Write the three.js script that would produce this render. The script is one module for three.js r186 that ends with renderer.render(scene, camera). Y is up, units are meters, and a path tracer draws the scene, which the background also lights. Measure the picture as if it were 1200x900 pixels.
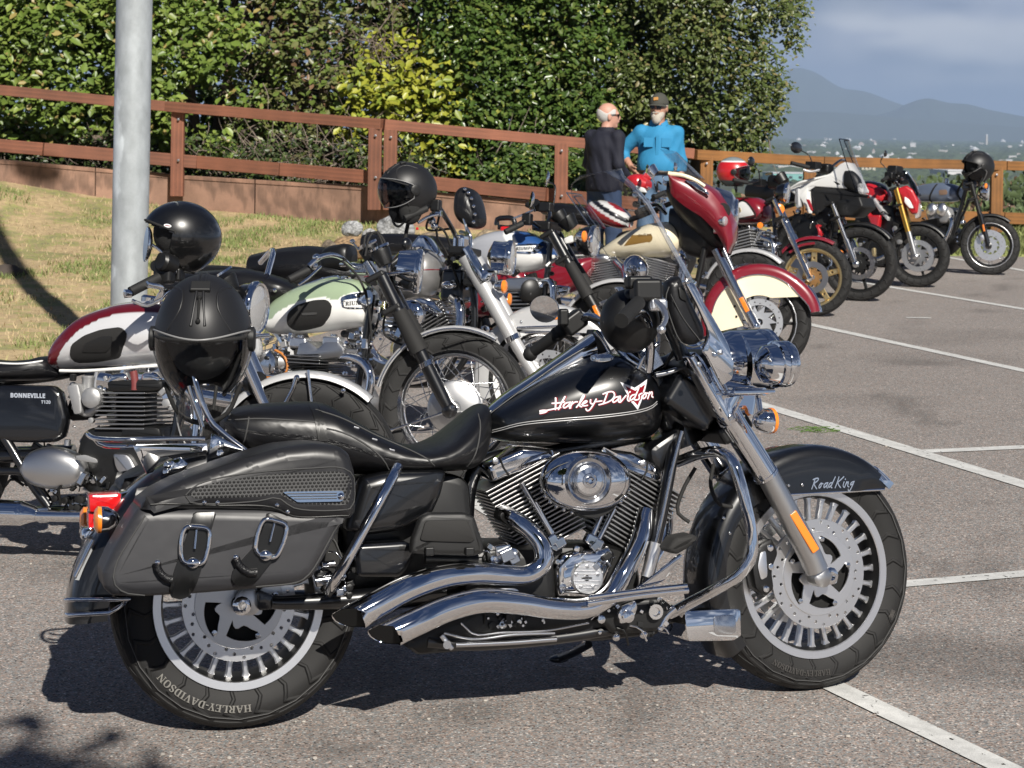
import * as THREE from 'three';
import { mergeGeometries, mergeVertices, toCreasedNormals } from 'three/addons/utils/BufferGeometryUtils.js';
import { RoundedBoxGeometry } from 'three/addons/geometries/RoundedBoxGeometry.js';
import { MarchingCubes } from 'three/addons/objects/MarchingCubes.js';

// ---------------------------------------------------------------- camera
const EYE = 1.56, FPX = 2350, CXP = 600, HYP = 148.5, ROLL = 0.0145;   // eye height; focal length, horizon and tilt measured on the 1200 x 900 photograph
const scene = new THREE.Scene();
const camera = new THREE.PerspectiveCamera(2 * Math.atan(450 / FPX) * 180 / Math.PI, 4 / 3, 0.1, 60000);
camera.position.set(0, EYE, 0);
camera.rotation.set(0, 0, ROLL);
camera.setViewOffset(1200, 900, 0, 450 - HYP, 1200, 900);
camera.focus = 5.6; camera.userData.fStop = 15;
const renderer = new THREE.WebGLRenderer({ antialias: true });
renderer.toneMapping = THREE.LinearToneMapping;
renderer.toneMappingExposure = 1.36;
renderer.shadowMap.enabled = true;

// ---------------------------------------------------------------- noise
function rng(seed) { let s = seed >>> 0; return () => { s = (s + 0x6D2B79F5) >>> 0; let t = s; t = Math.imul(t ^ (t >>> 15), t | 1); t ^= t + Math.imul(t ^ (t >>> 7), t | 61); return ((t ^ (t >>> 14)) >>> 0) / 4294967296; }; }
function h2(x, y) { let n = Math.imul(x | 0, 374761393) + Math.imul(y | 0, 668265263) | 0; n = Math.imul(n ^ (n >>> 13), 1274126177); return ((n ^ (n >>> 16)) >>> 0) / 4294967296; }
function vnoise(x, y, per = 0) {
const xi = Math.floor(x), yi = Math.floor(y), fx = x - xi, fy = y - yi, u = fx * fx * (3 - 2 * fx), v = fy * fy * (3 - 2 * fy);
const w = per ? (a) => ((a % per) + per) % per : (a) => a;
const a = h2(w(xi), w(yi)), b = h2(w(xi + 1), w(yi)), c = h2(w(xi), w(yi + 1)), d = h2(w(xi + 1), w(yi + 1));
return a + (b - a) * u + (c - a) * v + (a - b - c + d) * u * v;
}
function fbm(x, y, o = 4, per = 0) { let s = 0, a = 0.5, t = 0; for (let i = 0; i < o; i++) { s += a * vnoise(x, y, per); t += a; x = x * 2 + 17; y = y * 2 + 31; per *= 2; a *= 0.5; } return s / t; }
const clamp = (x, a = 0, b = 1) => Math.min(b, Math.max(a, x)), lerp = (a, b, t) => a + (b - a) * t;
const smooth = (a, b, x) => { const t = clamp((x - a) / (b - a)); return t * t * (3 - 2 * t); };

// ---------------------------------------------------------------- sky and sun
const SUN_AZ = 19.3 * Math.PI / 180, SUN_EL = 38 * Math.PI / 180;   // behind the camera, to its right
const sunDir = new THREE.Vector3(Math.sin(SUN_AZ) * Math.cos(SUN_EL), Math.sin(SUN_EL), Math.cos(SUN_AZ) * Math.cos(SUN_EL));
{
const W = 2048, H = 1024, data = new Float32Array(W * H * 4);
for (let j = 0; j < H; j++) {
const el = ((j + 0.5) / H - 0.5) * Math.PI, up = Math.max(0, Math.sin(el)), e = el * 180 / Math.PI;
const g = Math.exp(-up * 11);
for (let i = 0; i < W; i++) {
const az = ((i + 0.5) / W) * 2 * Math.PI;
let r = lerp(0.010, 0.29, g), gr = lerp(0.026, 0.385, g), b = lerp(0.08, 0.54, g);
if (e > -3) {
const k = i / W * 64;   // 64 cells round the compass
const y = e < 0 ? e * 0.7 : Math.log(1 + e * 0.55) * 4.2;
let c = fbm(k * 1.0 + 3.3, y * 0.75 + 5.1, 5, 64);
const thin = fbm(k * 0.5 + 40, y * 0.5 + 7, 3, 32);
let cov = smooth(0.44, 0.66, c * 0.65 + thin * 0.35) * smooth(0.2, 2.4, e) * (1 - 0.55 * smooth(10, 45, e));
const under = smooth(0.40, 0.62, fbm(k * 1.3 + 9, y * 1.3 + 2, 4, 0));
const hi = 1 - 0.35 * smooth(12, 60, e), cr = lerp(0.60, 0.36, under) * hi, cg = lerp(0.63, 0.41, under) * hi, cb = lerp(0.69, 0.53, under) * hi;
cov *= 0.95 - 0.6 * smooth(6, 30, e);
r = lerp(r, cr, cov); gr = lerp(gr, cg, cov); b = lerp(b, cb, cov);
}
if (el < 0) { const d = smooth(0, -0.12, el); r = lerp(r, 0.16, d); gr = lerp(gr, 0.17, d); b = lerp(b, 0.18, d); }
const o = (j * W + i) * 4; data[o] = r * 0.8; data[o + 1] = gr * 0.8; data[o + 2] = b * 0.8; data[o + 3] = 1;
}
}
const sky = new THREE.DataTexture(data, W, H, THREE.RGBAFormat, THREE.FloatType);
sky.mapping = THREE.EquirectangularReflectionMapping; sky.magFilter = THREE.LinearFilter; sky.minFilter = THREE.LinearFilter; sky.wrapS = THREE.RepeatWrapping;
sky.needsUpdate = true;
scene.background = sky; scene.environment = sky; scene.environmentIntensity = 1;
}
const sun = new THREE.DirectionalLight(new THREE.Color(1, 0.95, 0.87), 5);
sun.target.position.set(0, 0, -10); sun.position.copy(sunDir).multiplyScalar(60).add(sun.target.position);
sun.castShadow = true; sun.shadow.mapSize.set(4096, 4096); sun.shadow.radius = 1;
Object.assign(sun.shadow.camera, { left: -20, right: 20, top: 20, bottom: -20, near: 1, far: 140 });
scene.add(sun, sun.target);
scene.fog = new THREE.FogExp2(new THREE.Color(0.42, 0.56, 0.80), 7e-5);

// ---------------------------------------------------------------- pixels of the photograph to places
const cR = Math.cos(ROLL), sR = Math.sin(ROLL), V = (x, y, z) => new THREE.Vector3(x, y, z);
function ray(px, py) { const dx = px - CXP, dy = py - HYP; return V((dx * cR + dy * sR) / FPX, -(-dx * sR + dy * cR) / FPX, -1); }
function at(px, py, z) { return ray(px, py).multiplyScalar(z).add(V(0, EYE, 0)); }
function ground(px, py, y = 0) { const d = ray(px, py); return d.multiplyScalar((y - EYE) / d.y).add(V(0, EYE, 0)); }
class Frame {                       // an upright plane (x forward, y up, z towards its right side) set in the world
constructor(world, toGroup) { this.w = world; this.inv = world.clone().invert(); this.m = toGroup; }
q(px, py, t = 0) {                // where the line of sight meets the plane z = t, in the plane's own axes
const o = V(0, EYE, 0).applyMatrix4(this.inv), d = at(px, py, 1).applyMatrix4(this.inv).sub(o), k = (t - o.z) / d.z;
return V(o.x + d.x * k, o.y + d.y * k, t);
}
p(px, py, t = 0) { return this.q(px, py, t).applyMatrix4(this.m); }
l(x, y, z) { return V(x, y, z).applyMatrix4(this.m); }
}

// ---------------------------------------------------------------- naming
const used = new Map();
function numbered(n) { const k = used.get(n) || 0; used.set(n, k + 1); return k ? n + '_' + String(k).padStart(3, '0') : n; }
function tag(o, label, category, group) { o.userData.label = label; o.userData.category = category; if (group) o.userData.group = group; return o; }
function shade(o) { o.castShadow = o.receiveShadow = true; return o; }
function thing(name, label, category, pos = V(0, 0, 0), turn = 0, group) {
const o = new THREE.Group(); o.name = numbered(name); o.position.copy(pos); o.rotation.order = 'YXZ'; o.rotation.y = turn; scene.add(o); return tag(o, label, category, group);
}
function prep(g) { let q = g.index ? g.toNonIndexed() : g; if (!q.attributes.uv) q.setAttribute('uv', new THREE.BufferAttribute(new Float32Array(q.attributes.position.count * 2), 2)); for (const k of Object.keys(q.attributes)) if (!['position', 'normal', 'uv', 'color'].includes(k)) q.deleteAttribute(k); return q; }
function join(list) { list = list.flat(Infinity).filter(Boolean).map(prep); if (list.length === 1) return list[0]; const col = list.some((g) => g.attributes.color); if (col) list.forEach((g) => { if (!g.attributes.color) g.setAttribute('color', new THREE.BufferAttribute(new Float32Array(g.attributes.position.count * 3).fill(1), 3)); }); return mergeGeometries(list); }
function part(parent, name, material, ...geos) { const m = new THREE.Mesh(join(geos), material); m.name = name; parent.add(m); return shade(m); }
function solo(name, label, category, material, geo, group) { const m = new THREE.Mesh(join([geo]), material); m.name = numbered(name); scene.add(shade(m)); return tag(m, label, category, group); }
function struct(name, material, geo) { const m = new THREE.Mesh(join([geo]), material); m.name = numbered(name); m.userData.kind = 'structure'; scene.add(shade(m)); return m; }

// ---------------------------------------------------------------- shapes
function skin(rings, { closed = true, caps = true, wrapV = false, uv = null } = {}) {   // rings of points joined into a surface
const n = rings[0].length, R = rings.length, pos = [], idx = [], uvs = [];
const cols = closed ? n : n;
for (let i = 0; i < R; i++) for (let j = 0; j < n; j++) { const p = rings[i][j]; pos.push(p.x, p.y, p.z); uvs.push(j / (closed ? n : n - 1), i / (R - 1)); }
const rm = wrapV ? R : R - 1, cm = closed ? n : n - 1;
for (let i = 0; i < rm; i++) for (let j = 0; j < cm; j++) { const a = i * n + j, b = i * n + (j + 1) % n, c = ((i + 1) % R) * n + (j + 1) % n, d = ((i + 1) % R) * n + j; idx.push(a, b, c, a, c, d); }
if (caps && closed && !wrapV) for (const [ring, flip] of [[0, 1], [R - 1, 0]]) {
const c = V(0, 0, 0); rings[ring].forEach((p) => c.add(p)); c.divideScalar(n); const base = pos.length / 3;
pos.push(c.x, c.y, c.z); uvs.push(0.5, 0.5); rings[ring].forEach((p) => { pos.push(p.x, p.y, p.z); uvs.push(0, 0); });
for (let j = 0; j < n; j++) { const a = base + 1 + j, b = base + 1 + (j + 1) % n; flip ? idx.push(base, b, a) : idx.push(base, a, b); }
}
const g = new THREE.BufferGeometry(); g.setAttribute('position', new THREE.Float32BufferAttribute(pos, 3)); g.setAttribute('uv', new THREE.Float32BufferAttribute(uvs, 2)); g.setIndex(idx); g.computeVertexNormals(); return g;
}
const SLASH = new THREE.Vector3(0, 0.62, -0.78);   // a slash cut opens downwards and outwards
function tube(pts, r, { n = 10, step = 0.02, straight = false, caps = true, slash = 0, min = 2 } = {}) {   // r: number, or function of 0..1
let P;
if (straight || pts.length === 2) P = pts.map((p) => p.clone());
else { const c = new THREE.CatmullRomCurve3(pts, false, 'centripetal'); P = c.getSpacedPoints(clamp(Math.ceil(c.getLength() / step), min, 120)); }
const rad = typeof r === 'function' ? r : () => r, rings = [], N = P.length; let up = null, len = [0];
for (let i = 1; i < N; i++) len.push(len[i - 1] + P[i].distanceTo(P[i - 1]));
for (let i = 0; i < N; i++) {
const t = P[Math.min(i + 1, N - 1)].clone().sub(P[Math.max(i - 1, 0)]).normalize();
if (!up) up = Math.abs(t.y) < 0.9 ? V(0, 1, 0) : V(1, 0, 0);
up = up.clone().sub(t.clone().multiplyScalar(up.dot(t))).normalize(); const side = t.clone().cross(up), k = rad(len[i] / len[N - 1]);
const ring = []; for (let j = 0; j < n; j++) { const a = j / n * 2 * Math.PI, q = P[i].clone().addScaledVector(up, Math.cos(a) * k).addScaledVector(side, Math.sin(a) * k); if (slash && i === N - 1) q.addScaledVector(t, slash * q.clone().sub(P[i]).dot(SLASH) / k); ring.push(q); }
rings.push(ring);
}
return skin(rings, { caps });
}
const rod = (a, b, r, r2 = r, n = 10) => tube([a, b], (t) => lerp(r, r2, t), { n });
function axial(c, dir, prof, n = 20) {        // a turned piece: prof = [[along, radius], ...]
const d = dir.clone().normalize(), u = (Math.abs(d.y) < 0.9 ? V(0, 1, 0) : V(1, 0, 0)); u.sub(d.clone().multiplyScalar(u.dot(d))).normalize(); const s = d.clone().cross(u);
const rings = prof.map(([x, r]) => { const ring = []; for (let j = 0; j < n; j++) { const a = j / n * 2 * Math.PI; ring.push(c.clone().addScaledVector(d, x).addScaledVector(u, Math.cos(a) * r).addScaledVector(s, Math.sin(a) * r)); } return ring; });
return toCreasedNormals(skin(rings, { caps: true }), 0.7);
}
function ball(c, rx, ry = rx, rz = rx, n = 16) { const g = new THREE.SphereGeometry(1, n, Math.ceil(n * 0.7)); g.scale(rx, ry, rz); g.translate(c.x, c.y, c.z); return g; }
function box(c, sx, sy, sz, { r = 0.004, rx = 0, ry = 0, rz = 0, seg = 1 } = {}) { const g = new RoundedBoxGeometry(sx, sy, sz, seg, Math.min(r, sx / 2.01, sy / 2.01, sz / 2.01)); g.rotateX(rx); g.rotateY(ry); g.rotateZ(rz); g.translate(c.x, c.y, c.z); return g; }
function shapeOf(pts, round) {                 // pts: [[x, y], ...] -> Shape, corners rounded through midpoints if asked
const s = new THREE.Shape(), n = pts.length;
if (!round) { pts.forEach(([x, y], i) => i ? s.lineTo(x, y) : s.moveTo(x, y)); s.closePath(); return s; }
const cut = (a, b) => [a[0] + (b[0] - a[0]) * round, a[1] + (b[1] - a[1]) * round];
for (let i = 0; i < n; i++) { const p = pts[i], a = pts[(i + n - 1) % n], b = pts[(i + 1) % n], s0 = cut(p, a), s1 = cut(p, b); i ? s.lineTo(...s0) : s.moveTo(...s0); s.quadraticCurveTo(p[0], p[1], ...s1); }
s.closePath(); return s;
}
function plate(fr, px, t0, t1, { bevel = 0.003, round = 0.25, holes = [], seg = 2, tm = null, curve = 6 } = {}) {   // an outline with thickness from t0 to t1
const to = (list) => list.map(([x, y]) => { const q = fr.q(x, y, tm ?? t1); return [q.x, q.y]; });
const s = shapeOf(to(px), round); holes.forEach((h) => s.holes.push(shapeOf(to(h), round)));
const b = Math.min(bevel, Math.abs(t1 - t0) / 2.05), g = new THREE.ExtrudeGeometry(s, { depth: Math.max(1e-4, t1 - t0 - 2 * b), bevelEnabled: b > 0, bevelThickness: b, bevelSize: b, bevelOffset: -b, bevelSegments: seg, curveSegments: curve });
g.translate(0, 0, t0 + b); g.applyMatrix4(fr.m); return toCreasedNormals(g, 0.6);
}
function cat(xs, ys, x) {                      // smooth interpolation through stations
let i = 0; while (i < xs.length - 2 && x > xs[i + 1]) i++;
const h = xs[i + 1] - xs[i], t = clamp((x - xs[i]) / h), m = (k) => { if (k <= 0) return (ys[1] - ys[0]) / (xs[1] - xs[0]); if (k >= xs.length - 1) return (ys[k] - ys[k - 1]) / (xs[k] - xs[k - 1]); return (ys[k + 1] - ys[k - 1]) / (xs[k + 1] - xs[k - 1]); };
const t2 = t * t, t3 = t2 * t; return (2 * t3 - 3 * t2 + 1) * ys[i] + (t3 - 2 * t2 + t) * h * m(i) + (-2 * t3 + 3 * t2) * ys[i + 1] + (t3 - t2) * h * m(i + 1);
}
function loft(fr, st, { n = 2.3, tc = 0, rows = 48, cols = 40, tm = 0, color = null, end = true, nb = null } = {}) {   // a rounded body: stations [px, pyTop, pyBottom, half width]
const S = st.map(([x, yt, yb, w, c = tc]) => { const a = fr.q(x, yt, tm), b = fr.q(x, yb, tm); return [(a.x + b.x) / 2, a.y, b.y, w, c]; });
if (S[0][0] > S[S.length - 1][0]) S.reverse();
const X = S.map((s) => s[0]), rings = [], col = [];
for (let i = 0; i <= rows; i++) {
const f = i / rows, x = lerp(X[0], X[X.length - 1], f), yt = cat(X, S.map((s) => s[1]), x), yb = cat(X, S.map((s) => s[2]), x), w = Math.max(0.002, cat(X, S.map((s) => s[3]), x)), c = cat(X, S.map((s) => s[4]), x);
const ring = [], cy = (yt + yb) / 2, hy = Math.max(0.002, (yt - yb) / 2);
for (let j = 0; j < cols; j++) {
const a = j / cols * 2 * Math.PI, ca = Math.cos(a), sa = Math.sin(a), e = sa < 0 && nb ? nb : n;
const k = Math.pow(Math.pow(Math.abs(ca), e) + Math.pow(Math.abs(sa), e), -1 / e);
ring.push(V(x, cy + hy * sa * k, c + w * ca * k));
}
rings.push(ring);
}
const g = skin(rings, { caps: end });
if (color) { const p = g.attributes.position, c = new Float32Array(p.count * 3); for (let i = 0; i < p.count; i++) { const q = color(V(p.getX(i), p.getY(i), p.getZ(i))); c.set(q, i * 3); } g.setAttribute('color', new THREE.BufferAttribute(c, 3)); }
g.applyMatrix4(fr.m); return g;
}
function arcBand(fr, c, { R, w, a0, a1, rin, lip = 0.006, seg = 40, crown = 0.018, flare = 0 }) {   // a mudguard: crowned band round c with side skirts down to rin(angle in degrees)
const rings = [], RR = typeof R === 'function' ? R : () => R, W = typeof w === 'function' ? w : () => w;
for (let i = 0; i <= seg; i++) {
const d = lerp(a0, a1, i / seg), a = d * Math.PI / 180, ro = RR(d), ri = Math.min(rin(d), ro - 0.012), ww = W(d), ring = [];
const prof = []; const M = 8;
prof.push([ri, ww]); prof.push([lerp(ri, ro - crown, 0.5), ww]);
for (let k = 0; k <= M; k++) { const t = k / M * Math.PI; const cx = Math.cos(t), sy = Math.sin(t); prof.push([ro - crown + crown * Math.pow(sy, 0.6), ww * Math.sign(cx) * Math.pow(Math.abs(cx), 0.6)]); }
prof.push([lerp(ri, ro - crown, 0.5), -ww]); prof.push([ri, -ww]);
const inn = prof.map(([r, z]) => [Math.max(ri, r - 0.004), z * (1 - 0.004 / ww)]).reverse(); inn[0][0] = ri; 
for (const [r, z] of [...prof, ...inn]) ring.push(V(c.x + Math.cos(a) * r, c.y + Math.sin(a) * r, c.z + z));
rings.push(ring);
}
const g = skin(rings, { caps: true }); g.applyMatrix4(fr.m); return toCreasedNormals(g, 0.9);
}
function arcTube(fr, c, r, a0, a1, z, rr, n = 8) { const P = []; for (let i = 0; i <= 24; i++) { const a = lerp(a0, a1, i / 24) * Math.PI / 180, q = typeof r === 'function' ? r(lerp(a0, a1, i / 24)) : r; P.push(V(c.x + Math.cos(a) * q, c.y + Math.sin(a) * q, z).applyMatrix4(fr.m)); } return tube(P, rr, { n, straight: true }); }
function lathe(fr, c, prof, { n = 64, closed = true, uvLen = 1, crease = 0.6 } = {}) {         // prof [[r, z], ...] turned about the wheel axis
const P = closed ? [...prof, prof[0]] : prof, L = P.length, pos = [], uv = [], idx = [];
let d = [0]; for (let k = 1; k < L; k++) d.push(d[k - 1] + Math.hypot(P[k][0] - P[k - 1][0], P[k][1] - P[k - 1][1]));
for (let i = 0; i <= n; i++) { const a = i / n * 2 * Math.PI; for (let k = 0; k < L; k++) { pos.push(c.x + Math.cos(a) * P[k][0], c.y + Math.sin(a) * P[k][0], c.z + P[k][1]); uv.push(i / n * uvLen, d[k] / d[L - 1]); } }
for (let i = 0; i < n; i++) for (let k = 0; k < L - 1; k++) { const a = i * L + k, b = a + L; idx.push(a, a + 1, b + 1, a, b + 1, b); }
const g = new THREE.BufferGeometry(); g.setAttribute('position', new THREE.Float32BufferAttribute(pos, 3)); g.setAttribute('uv', new THREE.Float32BufferAttribute(uv, 2)); g.setIndex(idx); g.computeVertexNormals(); g.applyMatrix4(fr.m);
return toCreasedNormals(g, crease);
}
function ringPlate(fr, c, shape, z0, z1, bevel = 0.002) { const g = new THREE.ExtrudeGeometry(shape, { depth: Math.max(1e-4, z1 - z0 - 2 * bevel), bevelEnabled: bevel > 0, bevelThickness: bevel, bevelSize: bevel, bevelOffset: -bevel, bevelSegments: 1, curveSegments: 40 }); g.translate(c.x, c.y, c.z + z0 + bevel); g.applyMatrix4(fr.m); return toCreasedNormals(g, 0.5); }
const circ = (r, x = 0, y = 0) => { const p = new THREE.Path(); p.absarc(x, y, r, 0, Math.PI * 2, false); return p; };
const disk = (r) => { const s = new THREE.Shape(); s.absarc(0, 0, r, 0, Math.PI * 2, false); return s; };
const caster = new THREE.Raycaster(), dbl = new THREE.MeshBasicMaterial({ side: THREE.DoubleSide });
function onto(geo, inv, toLocal, x, y, from = 1, dir = -1) {       // drop a point sideways on to a body; geo in group axes
const m = geo.userData.probe || (geo.userData.probe = new THREE.Mesh(geo, dbl)); geo.boundingSphere || geo.computeBoundingSphere();
const a = V(x, y, from).applyMatrix4(toLocal), b = V(x, y, from + dir).applyMatrix4(toLocal); caster.set(a, b.sub(a).normalize());
const h = caster.intersectObject(m)[0]; return h ? { p: h.point.clone(), n: h.face.normal.clone() } : null;
}
function decal(geo, fr, corners, t, { nx = 12, ny = 6, off = 0.0012, dir = -1 } = {}) {   // a print laid on the side of a body; corners top left, top right, bottom right, bottom left
const q = corners.map(([x, y]) => fr.q(x, y, t)), pos = [], uv = [], idx = []; let lastZ = null;
for (let j = 0; j <= ny; j++) for (let i = 0; i <= nx; i++) {
const u = i / nx, v = j / ny, x = lerp(lerp(q[0].x, q[1].x, u), lerp(q[3].x, q[2].x, u), v), y = lerp(lerp(q[0].y, q[1].y, u), lerp(q[3].y, q[2].y, u), v);
const h = onto(geo, null, fr.m, x, y, -dir, dir); const p = h ? h.p.addScaledVector(V(0, 0, -dir).transformDirection(fr.m), off) : V(x, y, lastZ ?? t).applyMatrix4(fr.m); if (h) lastZ = h.p.clone().applyMatrix4(fr.m.clone().invert()).z;
pos.push(p.x, p.y, p.z); uv.push(u, 1 - v);
}
for (let j = 0; j < ny; j++) for (let i = 0; i < nx; i++) { const a = j * (nx + 1) + i; idx.push(a, a + nx + 1, a + 1, a + 1, a + nx + 1, a + nx + 2); }
const g = new THREE.BufferGeometry(); g.setAttribute('position', new THREE.Float32BufferAttribute(pos, 3)); g.setAttribute('uv', new THREE.Float32BufferAttribute(uv, 2)); g.setIndex(idx); g.computeVertexNormals(); return g;
}
function patch(geo, fr, px, t, { off = 0.003, round = 0.3, rings = 5, N = 40, dir = -1, dome = 0 } = {}) {   // a raised pad (rubber knee pad, badge) laid on a body inside an outline
const q = px.map(([x, y]) => { const k = fr.q(x, y, t); return [k.x, k.y]; }), pts = shapeOf(q, round).getSpacedPoints(N).slice(0, N);
let cx = 0, cy = 0; pts.forEach((p) => { cx += p.x / N; cy += p.y / N; });
const R = [], out = V(0, 0, -dir).transformDirection(fr.m); let last = null;
const put = (x, y, o) => { const h = onto(geo, null, fr.m, x, y, -dir, dir); if (h) { last = h.p.clone(); return h.p.addScaledVector(out, o); } const k = V(x, y, t).applyMatrix4(fr.m); return k; };
R.push(pts.map((p) => put(p.x, p.y, -0.003)));
for (let k = 0; k <= rings; k++) { const f = 1 - k / rings * 0.97 - (k ? 0 : 0.0), e = k === 0 ? 0.985 : f; R.push(pts.map((p) => put(lerp(cx, p.x, e), lerp(cy, p.y, e), off + dome * (1 - e * e)))); }
const g = skin(R, { caps: true }), inv = fr.m.clone().invert(), a = g.attributes.position, w = V(0, 0, 0); for (let i = 0; i < a.count; i++) { w.fromBufferAttribute(a, i).applyMatrix4(inv); g.attributes.uv.setXY(i, w.x * 10, w.y * 10); }
return toCreasedNormals(g, 0.8);
}
function trace(geo, fr, px, t, r, { off = 0.001, dir = -1, n = 6, smoothCurve = true } = {}) {    // a line (seam, pinstripe, piping) along the side of a body
const c = new THREE.CatmullRomCurve3(px.map(([x, y]) => fr.q(x, y, t)), false, 'centripetal'), P = c.getSpacedPoints(Math.max(8, Math.ceil(c.getLength() / 0.02))), out = V(0, 0, -dir).transformDirection(fr.m), L = [];
for (const p of P) { const h = onto(geo, null, fr.m, p.x, p.y, -dir, dir); if (h) L.push(h.p.addScaledVector(out, off)); }
return L.length > 1 ? tube(L, r, { n, straight: true }) : null;
}

// ---------------------------------------------------------------- materials
function tex(w, h, fn, srgb = true, rx = 1, ry = 1) {
const d = new Uint8Array(w * h * 4);
for (let j = 0; j < h; j++) for (let i = 0; i < w; i++) { const c = fn(i / w, j / h, i, j), o = (j * w + i) * 4; d[o] = clamp(c[0]) * 255; d[o + 1] = clamp(c[1]) * 255; d[o + 2] = clamp(c[2]) * 255; d[o + 3] = 255 * clamp(c[3] ?? 1); }
const t = new THREE.DataTexture(d, w, h); t.magFilter = THREE.LinearFilter; t.minFilter = THREE.LinearFilter; t.wrapS = t.wrapT = THREE.RepeatWrapping; t.repeat.set(rx, ry); if (srgb) t.colorSpace = THREE.SRGBColorSpace; t.needsUpdate = true; return t;
}
function canvasTex(w, h, draw) { const c = document.createElement('canvas'); c.width = w; c.height = h; const x = c.getContext('2d'); draw(x, w, h); const t = new THREE.CanvasTexture(c); t.colorSpace = THREE.SRGBColorSpace; t.magFilter = THREE.LinearFilter; return t; }
const L = (r, g = r, b = r) => new THREE.Color().setRGB(r, g, b);
const std = (color, roughness, metalness = 0, more = {}) => new THREE.MeshStandardMaterial({ color, roughness, metalness, side: THREE.DoubleSide, ...more });
const phy = (color, roughness, metalness = 0, more = {}) => new THREE.MeshPhysicalMaterial({ color, roughness, metalness, side: THREE.DoubleSide, ...more });
const paint = (color, more = {}) => phy(color, 0.32, 0, { clearcoat: 1, clearcoatRoughness: 0.04, ...more });
const leatherBump = tex(256, 256, (u, v) => { const a = fbm(u * 24, v * 24, 3, 24), b = Math.abs(fbm(u * 12 + 5, v * 12, 3, 12) - 0.5) * 2; const k = 0.5 * a + 0.5 * Math.min(1, b * 2.2); return [k, k, k]; }, false);
const grime = tex(256, 256, (u, v) => { const k = 0.72 + 0.4 * (fbm(u * 8, v * 8, 4, 8) - 0.5); return [k, k, k]; }, false);
const M = {
chrome: std(L(0.86, 0.86, 0.87), 0.035, 1), chromeDull: std(L(0.62, 0.63, 0.65), 0.16, 1), steel: std(L(0.5, 0.5, 0.51), 0.32, 1), alu: std(L(0.60, 0.60, 0.60), 0.34, 1), aluBright: std(L(0.90), 0.32, 1), cast: std(L(0.40, 0.40, 0.40), 0.5, 0.7),
disc: std(L(0.82), 0.34, 1), discDark: std(L(0.35), 0.4, 1), silverWheel: phy(L(0.70, 0.70, 0.71), 0.32, 0.85, { clearcoat: 0.5, clearcoatRoughness: 0.1 }),
black: paint(L(0.003, 0.0033, 0.0042)), blackSatin: std(L(0.006), 0.42), blackMatte: std(L(0.010), 0.62), blackPlastic: std(L(0.010), 0.5), rubber: std(L(0.013, 0.0125, 0.012), 0.78), grip: std(L(0.008), 0.7), dark: std(L(0.003), 0.8), grimy: std(L(0.012), 0.55, 0.3),
leather: std(L(0.0055, 0.0055, 0.0065), 0.38, 0, { bumpMap: leatherBump, bumpScale: 0.0012 }), vinyl: std(L(0.006), 0.40),
bagLeather: std(L(0.031, 0.031, 0.034), 0.44, 0, { bumpMap: leatherBump, bumpScale: 0.0008 }), strapLeather: std(L(0.006), 0.30),
lidLeather: std(L(0.014, 0.014, 0.0155), 0.40, 0, { bumpMap: leatherBump, bumpScale: 0.0008 }),
silver: paint(L(0.50, 0.50, 0.50), { metalness: 0.35, roughness: 0.4 }), silverGrey: paint(L(0.30, 0.295, 0.29), { metalness: 0.6, roughness: 0.42 }), white: paint(L(0.74, 0.74, 0.72)), red: paint(L(0.18, 0.006, 0.015)), brightRed: paint(L(0.42, 0.012, 0.018)), cream: paint(L(0.80, 0.72, 0.52)), steelBlue: paint(L(0.16, 0.20, 0.28), { metalness: 0.4, roughness: 0.4 }), vc: paint(L(1), { vertexColors: true }), vcMetal: paint(L(1), { vertexColors: true, metalness: 0.35, roughness: 0.4 }),
amber: phy(L(0.85, 0.23, 0.02), 0.25, 0, { clearcoat: 1 }), redLens: phy(L(0.55, 0.01, 0.012), 0.18, 0, { clearcoat: 1 }), glass: phy(L(0.96, 0.97, 0.97), 0.02, 0, { transmission: 1, thickness: 0, ior: 1.45 }), tint: phy(L(0.80, 0.80, 0.81), 0.03, 0, { transmission: 1, thickness: 0, ior: 1.45 }), smoke: phy(L(0.30, 0.32, 0.36), 0.04, 0, { transmission: 1, thickness: 0, ior: 1.45 }), lens: phy(L(0.9), 0.05, 0, { transmission: 0.75, thickness: 0, ior: 1.5 }), mirror: std(L(0.86), 0.02, 1),
gold: std(L(0.86, 0.68, 0.36), 0.35, 1), copper: std(L(0.55, 0.30, 0.12), 0.4, 0.9), goldFork: std(L(0.75, 0.48, 0.12), 0.3, 1), whiteWall: std(L(0.62), 0.6), thread: std(L(0.05), 0.8), orangeHose: std(L(0.45, 0.16, 0.03), 0.5),
helmetMatte: std(L(0.011, 0.011, 0.012), 0.46), helmetGloss: paint(L(0.004)), helmetRed: paint(L(0.45, 0.012, 0.015)), liner: std(L(0.012), 0.9),
};
M.steelBlueTank = M.steelBlue;
function print(w, h, draw, more = {}) { return std(0xffffff, 0.4, 0, { map: canvasTex(w, h, draw), transparent: true, alphaTest: 0.35, ...more }); }
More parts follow.
